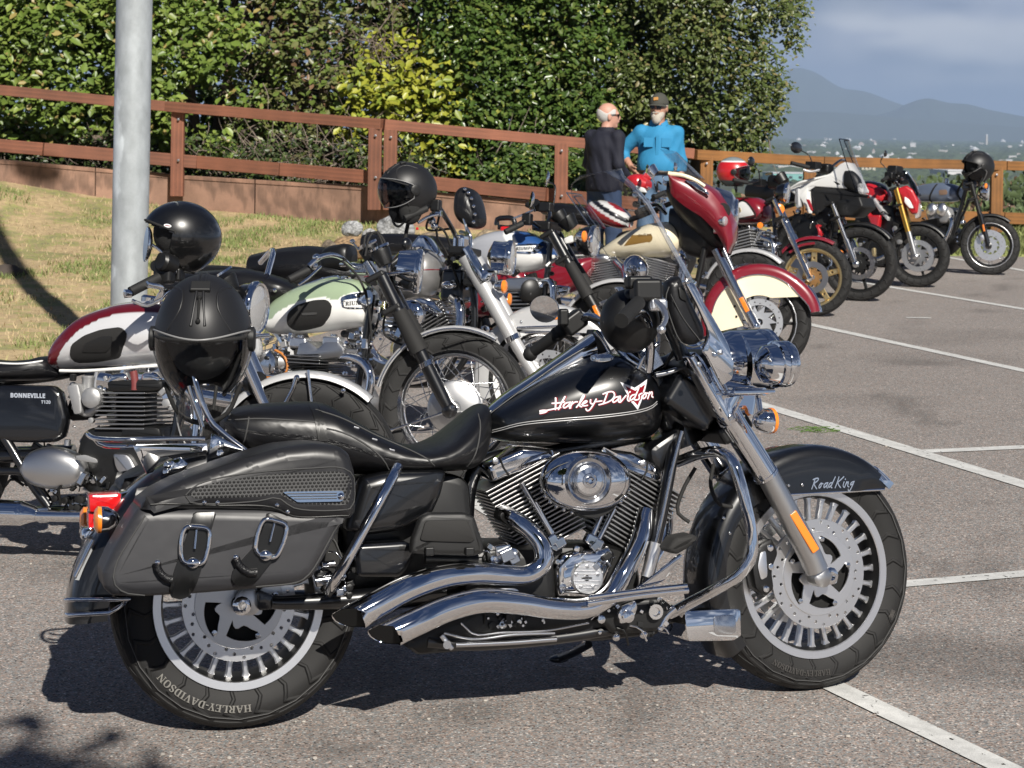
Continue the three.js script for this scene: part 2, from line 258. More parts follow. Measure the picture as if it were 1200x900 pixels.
// a small slanted one-stroke hand for the script lettering: each letter is a list of curves in a 0..1 box
const HAND = {
H: [[[.1, .95], [.22, .45], [.32, .02]], [[.75, .98], [.6, .5], [.55, 0]], [[-.05, .55], [.4, .5], [.8, .56]]], R: [[[.15, .95], [.2, .4], [.15, 0]], [[-.1, .85], [.5, 1.05], [.75, .75], [.2, .5]], [[.2, .5], [.5, .2], [.85, .0]]], D: [[[.2, .95], [.2, .4], [.15, .05]], [[-.1, .85], [.5, 1.1], [.95, .6], [.6, .1], [-.15, .02]]], K: [[[.15, .98], [.2, .5], [.12, 0]], [[.85, .98], [.45, .6], [.2, .5]], [[.22, .5], [.5, .2], [.9, 0]]],
a: [[[.6, .48], [.25, .5], [.1, .2], [.35, 0], [.62, .3]], [[.64, .5], [.58, .12], [.85, .02]]], r: [[[.15, .0], [.2, .3], [.2, .5]], [[.2, .3], [.4, .52], [.65, .45]]], l: [[[.1, .02], [.5, .7], [.42, 1], [.25, .6], [.3, .05], [.55, .02]]], e: [[[.12, .2], [.55, .32], [.4, .52], [.12, .3], [.25, .02], [.65, .08]]], y: [[[.15, .5], [.2, .1], [.55, .15]], [[.65, .5], [.5, -.2], [.2, -.45], [.0, -.2]]], '-': [[[.05, .3], [.6, .3]]],
v: [[[.1, .5], [.3, .02]], [[.3, .02], [.65, .5]]], i: [[[.25, .5], [.2, .1], [.5, .02]], [[.3, .72], [.32, .76]]], d: [[[.55, .48], [.2, .5], [.08, .2], [.3, 0], [.58, .3]], [[.75, 1], [.58, .3], [.55, .05], [.8, .02]]], s: [[[.6, .5], [.25, .45], [.45, .2], [.4, .0], [.05, .05]]], o: [[[.35, .5], [.08, .3], [.25, 0], [.55, .2], [.35, .5], [.7, .42]]], n: [[[.12, 0], [.18, .5]], [[.18, .3], [.42, .55], [.55, .35], [.5, .08], [.85, .02]]], g: [[[.55, .48], [.15, .45], [.15, .1], [.55, .3]], [[.62, .5], [.5, -.25], [.2, -.45], [.05, -.2]]],
};
function script(x, text, x0, base, size, lw, color, adv = 0.62, slant = 0.35) {
x.strokeStyle = color; x.lineWidth = lw; x.lineCap = x.lineJoin = 'round'; let px = x0;
for (const ch of text) {
if (ch === ' ') { px += size * 0.3; continue; }
const big = ch === ch.toUpperCase() && ch !== '-';
for (const st of HAND[ch]) { const P = st.map(([a, b]) => [px + a * size * (big ? 0.95 : 0.8) + b * size * slant, base - b * size]); x.beginPath(); x.moveTo(...P[0]); if (P.length === 2) x.lineTo(...P[1]); else { for (let i = 1; i < P.length - 1; i++) { const e = i === P.length - 2 ? P[i + 1] : [(P[i][0] + P[i + 1][0]) / 2, (P[i][1] + P[i + 1][1]) / 2]; x.quadraticCurveTo(...P[i], ...e); } } x.stroke(); }
px += size * (big ? adv * 1.35 : ch === 'l' || ch === 'i' ? adv * 0.62 : adv);
}
return px;
}


const finEdgeM = std(L(0.34), 0.34, 0.9);
// pierced leather panel: dimples in the surface, laid out in metres by the panel's own place on the bag
const dimple = (dark) => tex(256, 256, (u, v) => { const X = u * 10, Y = v * 12, o = Math.floor(Y) % 2 ? 0.5 : 0, fx = (X + o) % 1 - 0.5, fy = Y % 1 - 0.5, k = smooth(0.22, 0.36, Math.hypot(fx, fy * 0.9)); const c = dark ? lerp(0.03, 0.26, k) : k; return [c, c, c]; }, dark);
const weaveM = std(L(1), 0.5, 0, { map: dimple(true), bumpMap: dimple(false), bumpScale: 0.003 });

// ================================================================ the setting
// --- car park
const fenceLine = [[-240, 24.6], [0, 24.2], [208, 24.6], [440, 23.6], [660, 23.2], [812, 24.6], [1190, 27], [1500, 29.5]];   // photo column, distance
const baseAt = [[-240, 198], [0, 212], [200, 243], [400, 260], [600, 272], [812, 268], [1190, 270], [1500, 272]];
function interp(t, x) { let i = 0; while (i < t.length - 2 && x > t[i + 1][0]) i++; const k = (x - t[i][0]) / (t[i + 1][0] - t[i][0]); return lerp(t[i][1], t[i + 1][1], k); }
const fz = (px) => interp(fenceLine, px), fbase = (px) => at(px, interp(baseAt, px), fz(px));
{
const speck = tex(1024, 1024, (u, v, i, j) => {
const a = h2(i >> 1, j >> 1), b = h2(i + 900, j), c = fbm(u * 128, v * 128, 3, 128), stone = vnoise(u * 340, v * 340, 340);
let k = 0.44 + 0.13 * (c - 0.5) + 0.11 * (b - 0.5);
if (stone > 0.70) k += (stone - 0.70) * 0.95 * (0.4 + a);
if (stone < 0.26) k -= (0.26 - stone) * 1.0;
if (h2((i / 3 | 0) + 500, (j / 3 | 0) + 90) < 0.022) k *= 0.35;
const warm = (h2((i >> 2) + 77, j >> 2) - 0.5) * 0.075;
return [k * 1.03 + warm + 0.01, k, k * 0.975 - warm * 0.5];
});
speck.anisotropy = 8;
const bump = tex(512, 512, (u, v, i, j) => { const k = 0.5 * vnoise(u * 170, v * 170, 170) + 0.5 * h2(i, j); return [k, k, k]; }, false);
const nx = 220, nz = 260, pos = [], uv = [], col = [], idx = [];
for (let j = 0; j <= nz; j++) for (let i = 0; i <= nx; i++) {
const f = j / nz, z = 2.2 + Math.pow(f, 1.7) * 42, x = lerp(-1, 1, i / nx) * (5 + z * 0.62) + z * 0.12; pos.push(x, 0, -z); uv.push(x / 1.5, -z / 1.5);
let k = 0.93 + 0.16 * (fbm(x * 0.7 + 11, z * 0.7 + 3, 4) - 0.5) + 0.22 * (fbm(x * 0.22 + 5, z * 0.16 + 8, 3) - 0.5);
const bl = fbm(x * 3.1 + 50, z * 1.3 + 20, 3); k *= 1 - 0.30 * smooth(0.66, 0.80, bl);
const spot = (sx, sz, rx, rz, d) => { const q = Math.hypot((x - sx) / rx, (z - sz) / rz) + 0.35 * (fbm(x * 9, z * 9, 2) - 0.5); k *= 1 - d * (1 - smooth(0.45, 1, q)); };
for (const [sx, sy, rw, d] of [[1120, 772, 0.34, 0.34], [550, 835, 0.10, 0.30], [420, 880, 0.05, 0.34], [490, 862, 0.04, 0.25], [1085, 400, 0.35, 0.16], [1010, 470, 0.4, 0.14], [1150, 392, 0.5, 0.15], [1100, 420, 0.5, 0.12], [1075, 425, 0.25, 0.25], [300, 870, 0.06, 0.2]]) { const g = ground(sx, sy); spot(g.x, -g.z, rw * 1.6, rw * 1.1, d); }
col.push(k, k * 0.985, k * 0.965);
}
for (let j = 0; j < nz; j++) for (let i = 0; i < nx; i++) { const a = j * (nx + 1) + i; idx.push(a, a + 1, a + nx + 2, a, a + nx + 2, a + nx + 1); }
const g = new THREE.BufferGeometry(); g.setAttribute('position', new THREE.Float32BufferAttribute(pos, 3)); g.setAttribute('uv', new THREE.Float32BufferAttribute(uv, 2)); g.setAttribute('color', new THREE.Float32BufferAttribute(col, 3)); g.setIndex(idx); g.computeVertexNormals();
const near = new THREE.PlaneGeometry(40, 14).rotateX(-Math.PI / 2); near.translate(0, -0.0005, 4.85);   // behind the camera
{ const u = near.attributes.uv; for (let i = 0; i < u.count; i++) u.setXY(i, u.getX(i) * 26, u.getY(i) * 9); }
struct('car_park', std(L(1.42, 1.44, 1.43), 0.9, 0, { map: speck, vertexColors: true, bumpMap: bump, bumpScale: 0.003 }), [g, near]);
// painted lines
const worn = tex(512, 512, (u, v, i, j) => { const k = smooth(0.22, 0.27, fbm(u * 40, v * 40, 4, 40) + 0.25 * (fbm(u * 6, v * 6, 3, 6) - 0.4) + 0.12 * (h2(i, j) - 0.5)); return [k, k, k]; }, false);
const wornC = tex(512, 512, (u, v, i, j) => { const k = 0.80 + 0.16 * (fbm(u * 30 + 4, v * 30, 4, 30) - 0.5) + 0.10 * (h2(i, j) - 0.5); return [k, k, k * 0.985]; });
const lm = std(L(0.92), 0.75, 0, { map: wornC, alphaMap: worn, alphaTest: 0.5 });
const line = (a, b, w) => { const A = ground(...a), B = ground(...b), d = B.clone().sub(A).normalize(), s = V(-d.z, 0, d.x).multiplyScalar(w / 2), len = A.distanceTo(B), n = Math.ceil(len / 0.2), pos = [], uv = [], idx = [];
for (let i = 0; i <= n; i++) { const c = A.clone().lerp(B, i / n); for (const k of [-1, 1]) { const wob = 0.004 * (vnoise(i * 1.7 + a[0], k * 9 + 50) - 0.5); pos.push(c.x + s.x * k * (1 + wob * 10), 0.004, c.z + s.z * k * (1 + wob * 10)); uv.push(i * 0.2 / 1.1 + a[0] * 0.01, (k + 1) * 0.5 * w / 1.1); } }
for (let i = 0; i < n; i++) { const q = i * 2; idx.push(q, q + 1, q + 3, q, q + 3, q + 2); }
const g = new THREE.BufferGeometry(); g.setAttribute('position', new THREE.Float32BufferAttribute(pos, 3)); g.setAttribute('uv', new THREE.Float32BufferAttribute(uv, 2)); g.setIndex(idx); g.computeVertexNormals(); struct('painted_line', lm, g); };
line([960, 797], [1290, 955], 0.085);          // nearest
line([470, 534], [665, 655], 0.10);            // seen under the seat of the nearest machine
line([880, 471], [1330, 608], 0.11);
line([780, 344], [1330, 463], 0.10);
line([930, 318], [1330, 384], 0.10);
line([1060, 293], [1330, 340], 0.10);
line([1005, 690], [1330, 662], 0.085);
line([1086, 529.5], [1330, 519], 0.095);
line([1062, 372.5], [1091, 373], 0.07);
}
// --- grass bank behind the machines
const bankZ = (px) => 12.9 + smooth(200, 640, px) * 5.5 + smooth(640, 1130, px) * 7.1;     // where the grass begins
function bank(px, f) { const b = fbase(px), zf = Math.min(bankZ(px), fz(px) - 0.4), a = ground(px, 400); a.copy(ray(px, HYP)); const s = V(a.x * zf, 0.02, -zf); const z = lerp(zf, fz(px) + 0.25, f); const q = s.clone().lerp(b, (z - zf) / (fz(px) - zf)); const e = (z - zf) / (fz(px) - zf); q.y = 0.03 * smooth(0, 0.05, f) + (b.y - 0.03) * Math.pow(e, 3.6) + 0.05 * (fbm(q.x * 0.8 + 4, q.z * 0.8, 3) - 0.5) * smooth(0, 0.2, f); return q; }
{
const turf = tex(1024, 1024, (u, v, i, j) => {
const n = fbm(u * 10, v * 10, 5, 10), m = fbm(u * 60 + 9, v * 60, 3, 60), s = h2(i, j), g = smooth(0.45, 0.61, n * 0.7 + m * 0.3);
const dry = [0.70 + 0.22 * (m - 0.5) + 0.14 * (s - 0.5), 0.615 + 0.2 * (m - 0.5) + 0.13 * (s - 0.5), 0.48 + 0.16 * (m - 0.5) + 0.12 * (s - 0.5)], gr = [0.52 + 0.2 * (m - 0.5) + 0.12 * (s - 0.5), 0.53 + 0.22 * (m - 0.5) + 0.12 * (s - 0.5), 0.34 + 0.1 * (s - 0.5)];
return [lerp(dry[0], gr[0], g * 0.8), lerp(dry[1], gr[1], g * 0.8), lerp(dry[2], gr[2], g * 0.8)];
});
const nx = 150, nz = 60, pos = [], uv = [], idx = [], col = [];
for (let j = 0; j <= nz; j++) for (let i = 0; i <= nx; i++) { const px = lerp(-240, 1500, i / nx), q = bank(px, j / nz); pos.push(q.x, q.y, q.z); uv.push(q.x / 2.6, q.z / 2.6); const k = 0.9 + 0.5 * (fbm(q.x * 0.5 + 3, q.z * 0.5, 3) - 0.5); const gr = smooth(1000, 1150, px); col.push(k * lerp(1, 0.6, gr), k * lerp(1, 0.85, gr), k * lerp(0.95, 0.5, gr)); }
for (let j = 0; j < nz; j++) for (let i = 0; i < nx; i++) { const a = j * (nx + 1) + i; idx.push(a, a + 1, a + nx + 2, a, a + nx + 2, a + nx + 1); }
const g = new THREE.BufferGeometry(); g.setAttribute('position', new THREE.Float32BufferAttribute(pos, 3)); g.setAttribute('uv', new THREE.Float32BufferAttribute(uv, 2)); g.setAttribute('color', new THREE.Float32BufferAttribute(col, 3)); g.setIndex(idx); g.computeVertexNormals();
struct('grass_bank', std(L(0.95), 0.95, 0, { map: turf, vertexColors: true }), g);
// grass blades
const R = rng(5), blade = new THREE.BufferGeometry(); blade.setAttribute('position', new THREE.Float32BufferAttribute([-0.006, 0, 0, 0.006, 0, 0, 0.003, 0.03, 0.008, -0.003, 0.03, 0.008, 0, 0.052, 0.024], 3)); blade.setIndex([0, 1, 2, 0, 2, 3, 3, 2, 4]); blade.computeVertexNormals();
const list = [];
for (let k = 0; k < 120000 && list.length < 42000; k++) { const px = k % 9 === 0 ? lerp(980, 1260, R()) : lerp(-60, 700, R()), q = bank(px, Math.pow(R(), 0.8)); const n = fbm(q.x * 1.7 + 3, q.z * 1.7, 4), right = px > 980; if (!right && R() > smooth(0.42, 0.60, n) + 0.22) continue; list.push([q, n, right]); }
const im = new THREE.InstancedMesh(blade, std(L(1), 0.8), list.length), m4 = new THREE.Matrix4(), e = new THREE.Euler(), c = new THREE.Color();
list.forEach(([q, n, right], i) => { const s = (0.45 + R() * 0.85) * (right ? 2.0 : n > 0.52 ? 1 : 0.7); e.set((R() - 0.5) * 0.9, R() * 6.28, (R() - 0.5) * 0.9); m4.compose(q, new THREE.Quaternion().setFromEuler(e), V(s * 1.2, s, s)); im.setMatrixAt(i, m4); const g = right ? 0.9 : smooth(0.45, 0.62, n + (R() - 0.5) * 0.14), v = 0.7 + R() * 0.6; c.setRGB(lerp(0.40, 0.17, g) * v, lerp(0.31, 0.21, g) * v, lerp(0.18, 0.065, g) * v); im.setColorAt(i, c); });
im.name = 'grass'; im.userData = { kind: 'stuff', label: 'patchy green and dry grass covering the bank behind the motorcycles', category: 'grass' }; scene.add(shade(im));
}
// --- retaining wall of concrete blocks along the bank
{
const concrete = tex(512, 512, (u, v, i, j) => { const n = fbm(u * 9, v * 9, 5, 9), s = h2(i, j), st = smooth(0.58, 0.75, fbm(u * 16 + 7, v * 4, 4, 4)); const k = 0.86 + 0.35 * (n - 0.5) + 0.08 * (s - 0.5) - 0.16 * st; return [0.66 * k, 0.52 * k, 0.44 * k]; });
const face = std(L(0.95), 0.9, 0, { map: concrete, bumpMap: grime, bumpScale: 0.006 }), capM = std(L(0.98, 0.95, 0.93), 0.9, 0, { map: concrete });
const wall = thing('retaining_wall', 'low brown concrete retaining wall along the foot of the timber fence', 'wall', fbase(200));
const o = wall.position, topAt = [[-240, 176], [0, 187], [208, 205], [440, 219], [660, 240], [830, 256]], cuts = [-240, -70, 112, 299, 478, 640, 800];
for (let k = 0; k < cuts.length - 1; k++) {
const N = 6, rings = [], caps = [];
for (let i = 0; i <= N; i++) { const px = lerp(cuts[k] + (i ? 0 : 0.7), cuts[k + 1] - 0.7, i / N), z = fz(px), t = at(px, interp(topAt, px), z), b = fbase(px); const x = t.x - o.x, zz = -z - o.z, y1 = t.y - o.y, y0 = Math.min(b.y - 0.25, t.y - 0.3) - o.y;
rings.push([V(x, y0, zz), V(x, y1 - 0.05, zz), V(x, y1 - 0.05, zz - 0.2), V(x, y0, zz - 0.2)]); caps.push([V(x, y1 - 0.047, zz + 0.012), V(x, y1 - 0.006, zz + 0.012), V(x, y1, zz + 0.006), V(x, y1, zz - 0.21), V(x, y1 - 0.047, zz - 0.21)]); }
const uvx = (g) => { const p = g.attributes.position, u = g.attributes.uv; for (let i = 0; i < p.count; i++) u.setXY(i, (p.getX(i) + k * 3.7) / 1.6, (p.getY(i) + p.getZ(i) * 0.6) / 1.6); return g; };
part(wall, 'block', face, uvx(toCreasedNormals(skin(rings), 0.5))); part(wall, 'capping', capM, uvx(toCreasedNormals(skin(caps), 0.5)));
}
}
// --- timber fence
{
const wood = tex(256, 1024, (u, v, i, j) => { const g = fbm(u * 30, v * 3, 4, 3), st = fbm(u * 3 + 4, v * 7, 4, 1), s = h2(i, j >> 3); const k = 0.82 + 0.35 * (g - 0.5) + 0.25 * (st - 0.5) + 0.08 * (s - 0.5); return [0.60 * k, 0.385 * k, 0.27 * k]; });
const stain = [L(1.10, 1.10, 1.25), L(1.25, 1.22, 1.40), L(1.0, 1.0, 1.15)].map((c) => std(c, 0.75, 0, { map: wood })), orange = [L(1.35, 1.5, 0.85), L(1.2, 1.35, 0.8)].map((c) => std(c, 0.75, 0, { map: wood })), bolt = M.steel;
const beam = (A, B, hgt, dep, o) => { const d = B.clone().sub(A), len = d.length(), g = new RoundedBoxGeometry(len, hgt, dep, 1, 0.006); const p = g.attributes.position, u = g.attributes.uv; for (let i = 0; i < p.count; i++) u.setXY(i, (p.getY(i) + p.getZ(i)) / 0.5 + A.x, p.getX(i) / 2.2 + A.z); d.normalize(); const z = V(-d.z, 0, d.x).normalize(), y = z.clone().cross(d).normalize(); g.applyMatrix4(new THREE.Matrix4().makeBasis(d, y, z)); const c = A.clone().lerp(B, 0.5).sub(o); g.translate(c.x, c.y, c.z); return g; };
const post = (px, yTop, yBot, z, o) => { const t = at(px, yTop, z), b = at(px, yBot, z); const g = new RoundedBoxGeometry(0.155, t.y - b.y, 0.11, 1, 0.006); const p = g.attributes.position, u = g.attributes.uv; for (let i = 0; i < p.count; i++) u.setXY(i, (p.getX(i) + p.getZ(i)) / 0.5 + px, p.getY(i) / 2.2); g.translate(t.x - o.x, (t.y + b.y) / 2 - o.y, -z - o.z); return g; };
const run = (label, mats, posts, top, low, spanTop, spanLow) => {
const o = fbase(posts[0][0]), f = thing('timber_fence', label, 'fence', o);
posts.forEach(([px, yt, yb], i) => { const m = part(f, 'post', mats[i % mats.length], post(px, yt, yb, fz(px) - 0.16, o)); for (const y of [yt + 9, interp(low, px)]) { const c = at(px, y, fz(px) - 0.235).sub(o); part(m, 'bolt', bolt, axial(c, V(0, 0, 1), [[0, 0.016], [0.012, 0.016], [0.014, 0.008]], 8)); } });
spanTop.forEach((px, i) => { if (!i) return; const a = spanTop[i - 1]; part(f, 'top_rail', mats[(i + 1) % mats.length], beam(at(a + 0.5, interp(top, a), fz(a) - 0.15), at(px - 0.5, interp(top, px), fz(px) - 0.15), 0.125, 0.15, o)); });
spanLow.forEach((px, i) => { if (!i) return; const a = spanLow[i - 1]; part(f, 'lower_rail', mats[i % mats.length], beam(at(a + 0.5, interp(low, a), fz(a) - 0.05), at(px - 0.5, interp(low, px), fz(px) - 0.05), 0.155, 0.05, o)); });
return f;
};
run('weathered red brown timber fence climbing the bank behind the pole and hedge', stain, [[-205, 108, 222], [209, 131, 230], [440, 150, 246], [458, 152, 246], [658, 168, 262]], [[-240, 82], [0, 104.5], [209, 126], [440, 145], [660, 164], [700, 168], [812, 180]], [[-240, 150], [0, 170.5], [209, 188], [440, 208], [660, 230], [820, 246]], [-240, 195, 449, 812], [-240, 51, 231, 328, 440, 640, 812]);
run('pale orange timber fence along the lookout edge behind the far motorcycles', orange, [[828, 183, 270], [949, 190, 270], [1168, 196, 272], [1420, 208, 280]], [[812, 181], [950, 189], [1200, 194.5], [1500, 205]], [[812, 246], [950, 250], [1200, 256], [1500, 268]], [813, 962, 1176, 1500], [813, 1176, 1500]);
}
// --- hedge trees behind the fence
const leafGeo = (() => { const g = new THREE.BufferGeometry(); g.setAttribute('position', new THREE.Float32BufferAttribute([0, 0, 0, 0.26, 0.34, 0.06, 0.24, 0.68, 0.05, 0, 1, -0.06, -0.24, 0.68, 0.05, -0.26, 0.34, 0.06, 0, 0.5, -0.05], 3)); g.setIndex([0, 1, 6, 1, 2, 6, 2, 3, 6, 3, 4, 6, 4, 5, 6, 5, 0, 6]); g.computeVertexNormals(); return g; })();
const bark = std(L(0.13, 0.10, 0.075), 0.9), twigM = std(L(0.20, 0.16, 0.13), 0.9);
function hedgeTree(name, label, px0, px1, yTopPx, yBotPx, z, opt) {
const R = rng(opt.seed), o = at((px0 + px1) / 2, 300, z); o.y = Math.max(0.3, fbase(clamp((px0 + px1) / 2, 0, 1100)).y) + 0.1;
const t = thing(name, label, opt.category || 'tree', o, 0, opt.group), A = at(px0, yBotPx, z), B = at(px1, yTopPx, z), cx = (A.x + B.x) / 2, rx = (B.x - A.x) / 2, top = opt.top ?? B.y, y0 = A.y, cy = (top + y0) / 2, ry = (top - y0) / 2, rz = opt.depth || 1.3;
const limbs = [], twigs = [];
for (let k = 0; k < (opt.trunks || 3); k++) { const a = V((R() - 0.5) * rx * 0.6, -0.3, (R() - 0.5) * 0.5), b = V((R() - 0.5) * rx * 1.3, ry * 1.1, (R() - 0.5) * rz), c = V((R() - 0.5) * rx * 1.5, ry * 1.8, (R() - 0.5) * rz); limbs.push(tube([a, a.clone().lerp(b, 0.5).add(V((R() - 0.5) * 0.3, 0, (R() - 0.5) * 0.3)), b, c], (s) => lerp(0.09, 0.015, s), { n: 7, step: 0.15 })); }
part(t, 'trunk', bark, limbs);
for (let k = 0; k < (opt.twigs || 90); k++) { const a = V((R() * 2 - 1) * rx * 0.9, (cy - o.y) + (R() * 2 - 1) * ry * 0.95, (R() * 0.75) * rz * 0.9), d = V(R() - 0.5, R() - 0.35, R() - 0.4).normalize().multiplyScalar(0.25 + R() * 0.4); const m = a.clone().add(d.clone().multiplyScalar(0.5)).add(V((R() - 0.5) * 0.12, (R() - 0.5) * 0.12, (R() - 0.5) * 0.12)); twigs.push(tube([a, m, a.clone().add(d)], (s) => lerp(0.009, 0.003, s), { n: 4, step: 0.12, caps: false })); }
const tw = part(t, 'twigs', twigM, twigs); tw.userData.kind = 'stuff';
const list = [], gapSeed = opt.seed * 13.7, ex = opt.ex || 3.2;
const inside = (x, y) => Math.pow(Math.abs((x - cx) / rx), ex) + Math.pow(Math.abs((y - cy) / ry), ex);
for (let k = 0; k < (opt.clusters || 500); k++) {
const x = cx + (R() * 2 - 1) * rx, y = y0 + Math.pow(R(), 1.1) * (top - y0); const q = inside(x, y); if (q > 1) continue;
const gap = fbm(x * 1.1 + gapSeed, y * 1.1, 3); if (gap < (opt.gap ?? 0.36) && R() < 0.93) continue;
const bulge = Math.sqrt(Math.max(0, 1 - q)) * rz + 0.55 * (fbm(x * 1.9 + gapSeed, y * 1.9 + 5, 3) - 0.5); const depth = R() < 0.72 ? bulge : bulge * R();
const c = V(x, y, -z + depth), rr = (opt.cr || 0.2) * (0.6 + R() * 0.8), tone = R();
for (let i = 0; i < (opt.per || 26); i++) { const d = V(R() * 2 - 1, R() * 2 - 1, R() * 2 - 1); if (d.length() > 1) { i--; continue; } list.push([c.clone().addScaledVector(d, rr), d, tone]); }
}
const im = new THREE.InstancedMesh(leafGeo, phy(L(1), (opt.gloss || 0.42) * 0.95, 0, { transmission: 0.22, thickness: 0, specularIntensity: 0.75 }), list.length), m4 = new THREE.Matrix4(), q = new THREE.Quaternion(), q2 = new THREE.Quaternion(), c = new THREE.Color(), Z = V(0, 0, 1);
list.forEach(([p, d, tone], i) => { const nrm = V(d.x * 0.5 + (R() - 0.5) * 1.2, 0.75 + d.y * 0.4 + (R() - 0.5) * 0.9, 0.75 + (R() - 0.5) * 0.9).normalize(); q.setFromUnitVectors(Z, nrm); q2.setFromAxisAngle(Z, R() * 6.283); q.multiply(q2); const s = (opt.leaf || 0.085) * (0.5 + R() * R() * 1.1 + tone * 0.25); m4.compose(p.clone().sub(o), q, V(s, s, s)); im.setMatrixAt(i, m4);
const pal = opt.colors, k = R() < (opt.odd || 0.06) ? pal[pal.length - 1] : pal[Math.floor((tone * 0.6 + R() * 0.4) * (pal.length - 1))], v = 0.75 + R() * 0.5; c.setRGB(k[0] * v, k[1] * v, k[2] * v); im.setColorAt(i, c); });
im.name = 'crown'; im.userData.kind = 'stuff'; t.add(shade(im)); return t;
}
{
const G = [[0.10, 0.155, 0.028], [0.14, 0.205, 0.038], [0.20, 0.26, 0.055], [0.30, 0.24, 0.08]], Yl = [[0.26, 0.29, 0.035], [0.32, 0.33, 0.04], [0.20, 0.25, 0.035], [0.12, 0.16, 0.035]], D = [[0.05, 0.09, 0.02], [0.07, 0.12, 0.025], [0.11, 0.155, 0.035], [0.26, 0.28, 0.06]], F = [[0.06, 0.085, 0.022], [0.085, 0.115, 0.03], [0.13, 0.15, 0.045], [0.22, 0.19, 0.08]], Br = [[0.11, 0.15, 0.04], [0.14, 0.15, 0.05], [0.12, 0.17, 0.035], [0.18, 0.11, 0.06]];
hedgeTree('leafy_shrub', 'bright green leafy shrub growing behind the fence left of the pole', -230, 165, -260, 196, 26.2, { seed: 1, colors: G, clusters: 1300, per: 24, leaf: 0.115, category: 'shrub', gap: 0.37, ex: 5 });
hedgeTree('leafy_shrub', 'bright green leafy shrub growing behind the fence just right of the pole', 125, 330, -260, 206, 26.3, { seed: 2, colors: G, clusters: 850, per: 24, leaf: 0.115, category: 'shrub', gap: 0.43, ex: 4 });
hedgeTree('twiggy_shrub', 'half bare shrub of grey brown twigs and sparse olive leaves', 250, 490, -240, 216, 26.6, { seed: 3, colors: Br, clusters: 560, per: 20, leaf: 0.095, twigs: 1500, category: 'shrub', gap: 0.44, depth: 0.9 });
hedgeTree('dark_hedge', 'dense dark hedge standing behind the bare twiggy shrub and the bright shrubs', -260, 850, -280, 215, 28.6, { seed: 14, colors: D, clusters: 3000, per: 24, leaf: 0.12, gap: 0.16, category: 'hedge', depth: 1.2, ex: 9, trunks: 8 });
hedgeTree('yellow_shrub', 'bright yellow green leaved shrub at the middle of the hedge', 398, 580, 40, 205, 25.9, { seed: 4, colors: Yl, clusters: 230, per: 14, leaf: 0.115, twigs: 260, category: 'shrub', gap: 0.41, depth: 0.55, cr: 0.22, ex: 2.2 });
hedgeTree('dark_leaved_tree', 'dark glossy leaved tree behind the fence beside the yellow shrub', 490, 740, -300, 226, 26.6, { seed: 5, colors: D, clusters: 1500, per: 26, leaf: 0.085, gap: 0.41, gloss: 0.3, ex: 5 });
hedgeTree('rounded_tree', 'large rounded dark tree standing behind the two men at the hedge end', 560, 943, -330, 232, 27.2, { seed: 6, colors: F, clusters: 3600, per: 27, leaf: 0.072, gap: 0.35, gloss: 0.38, depth: 2.0, ex: 2.7, top: 8.2 });
hedgeTree('olive_shrub', 'low olive shrub with upright shoots filling the hedge foot under the dark tree', 560, 720, 175, 250, 25.4, { seed: 7, colors: D, clusters: 260, per: 22, leaf: 0.085, category: 'shrub', gap: 0.40, depth: 0.5 });
hedgeTree('creeper', 'low dark creeper growing along the top of the retaining wall', -230, 520, 166, 232, 25.5, { seed: 8, colors: [[0.04, 0.06, 0.02], [0.06, 0.09, 0.025], [0.12, 0.09, 0.05]], clusters: 420, per: 16, leaf: 0.07, twigs: 700, category: 'plant', gap: 0.33, depth: 0.35, ex: 8 });
}
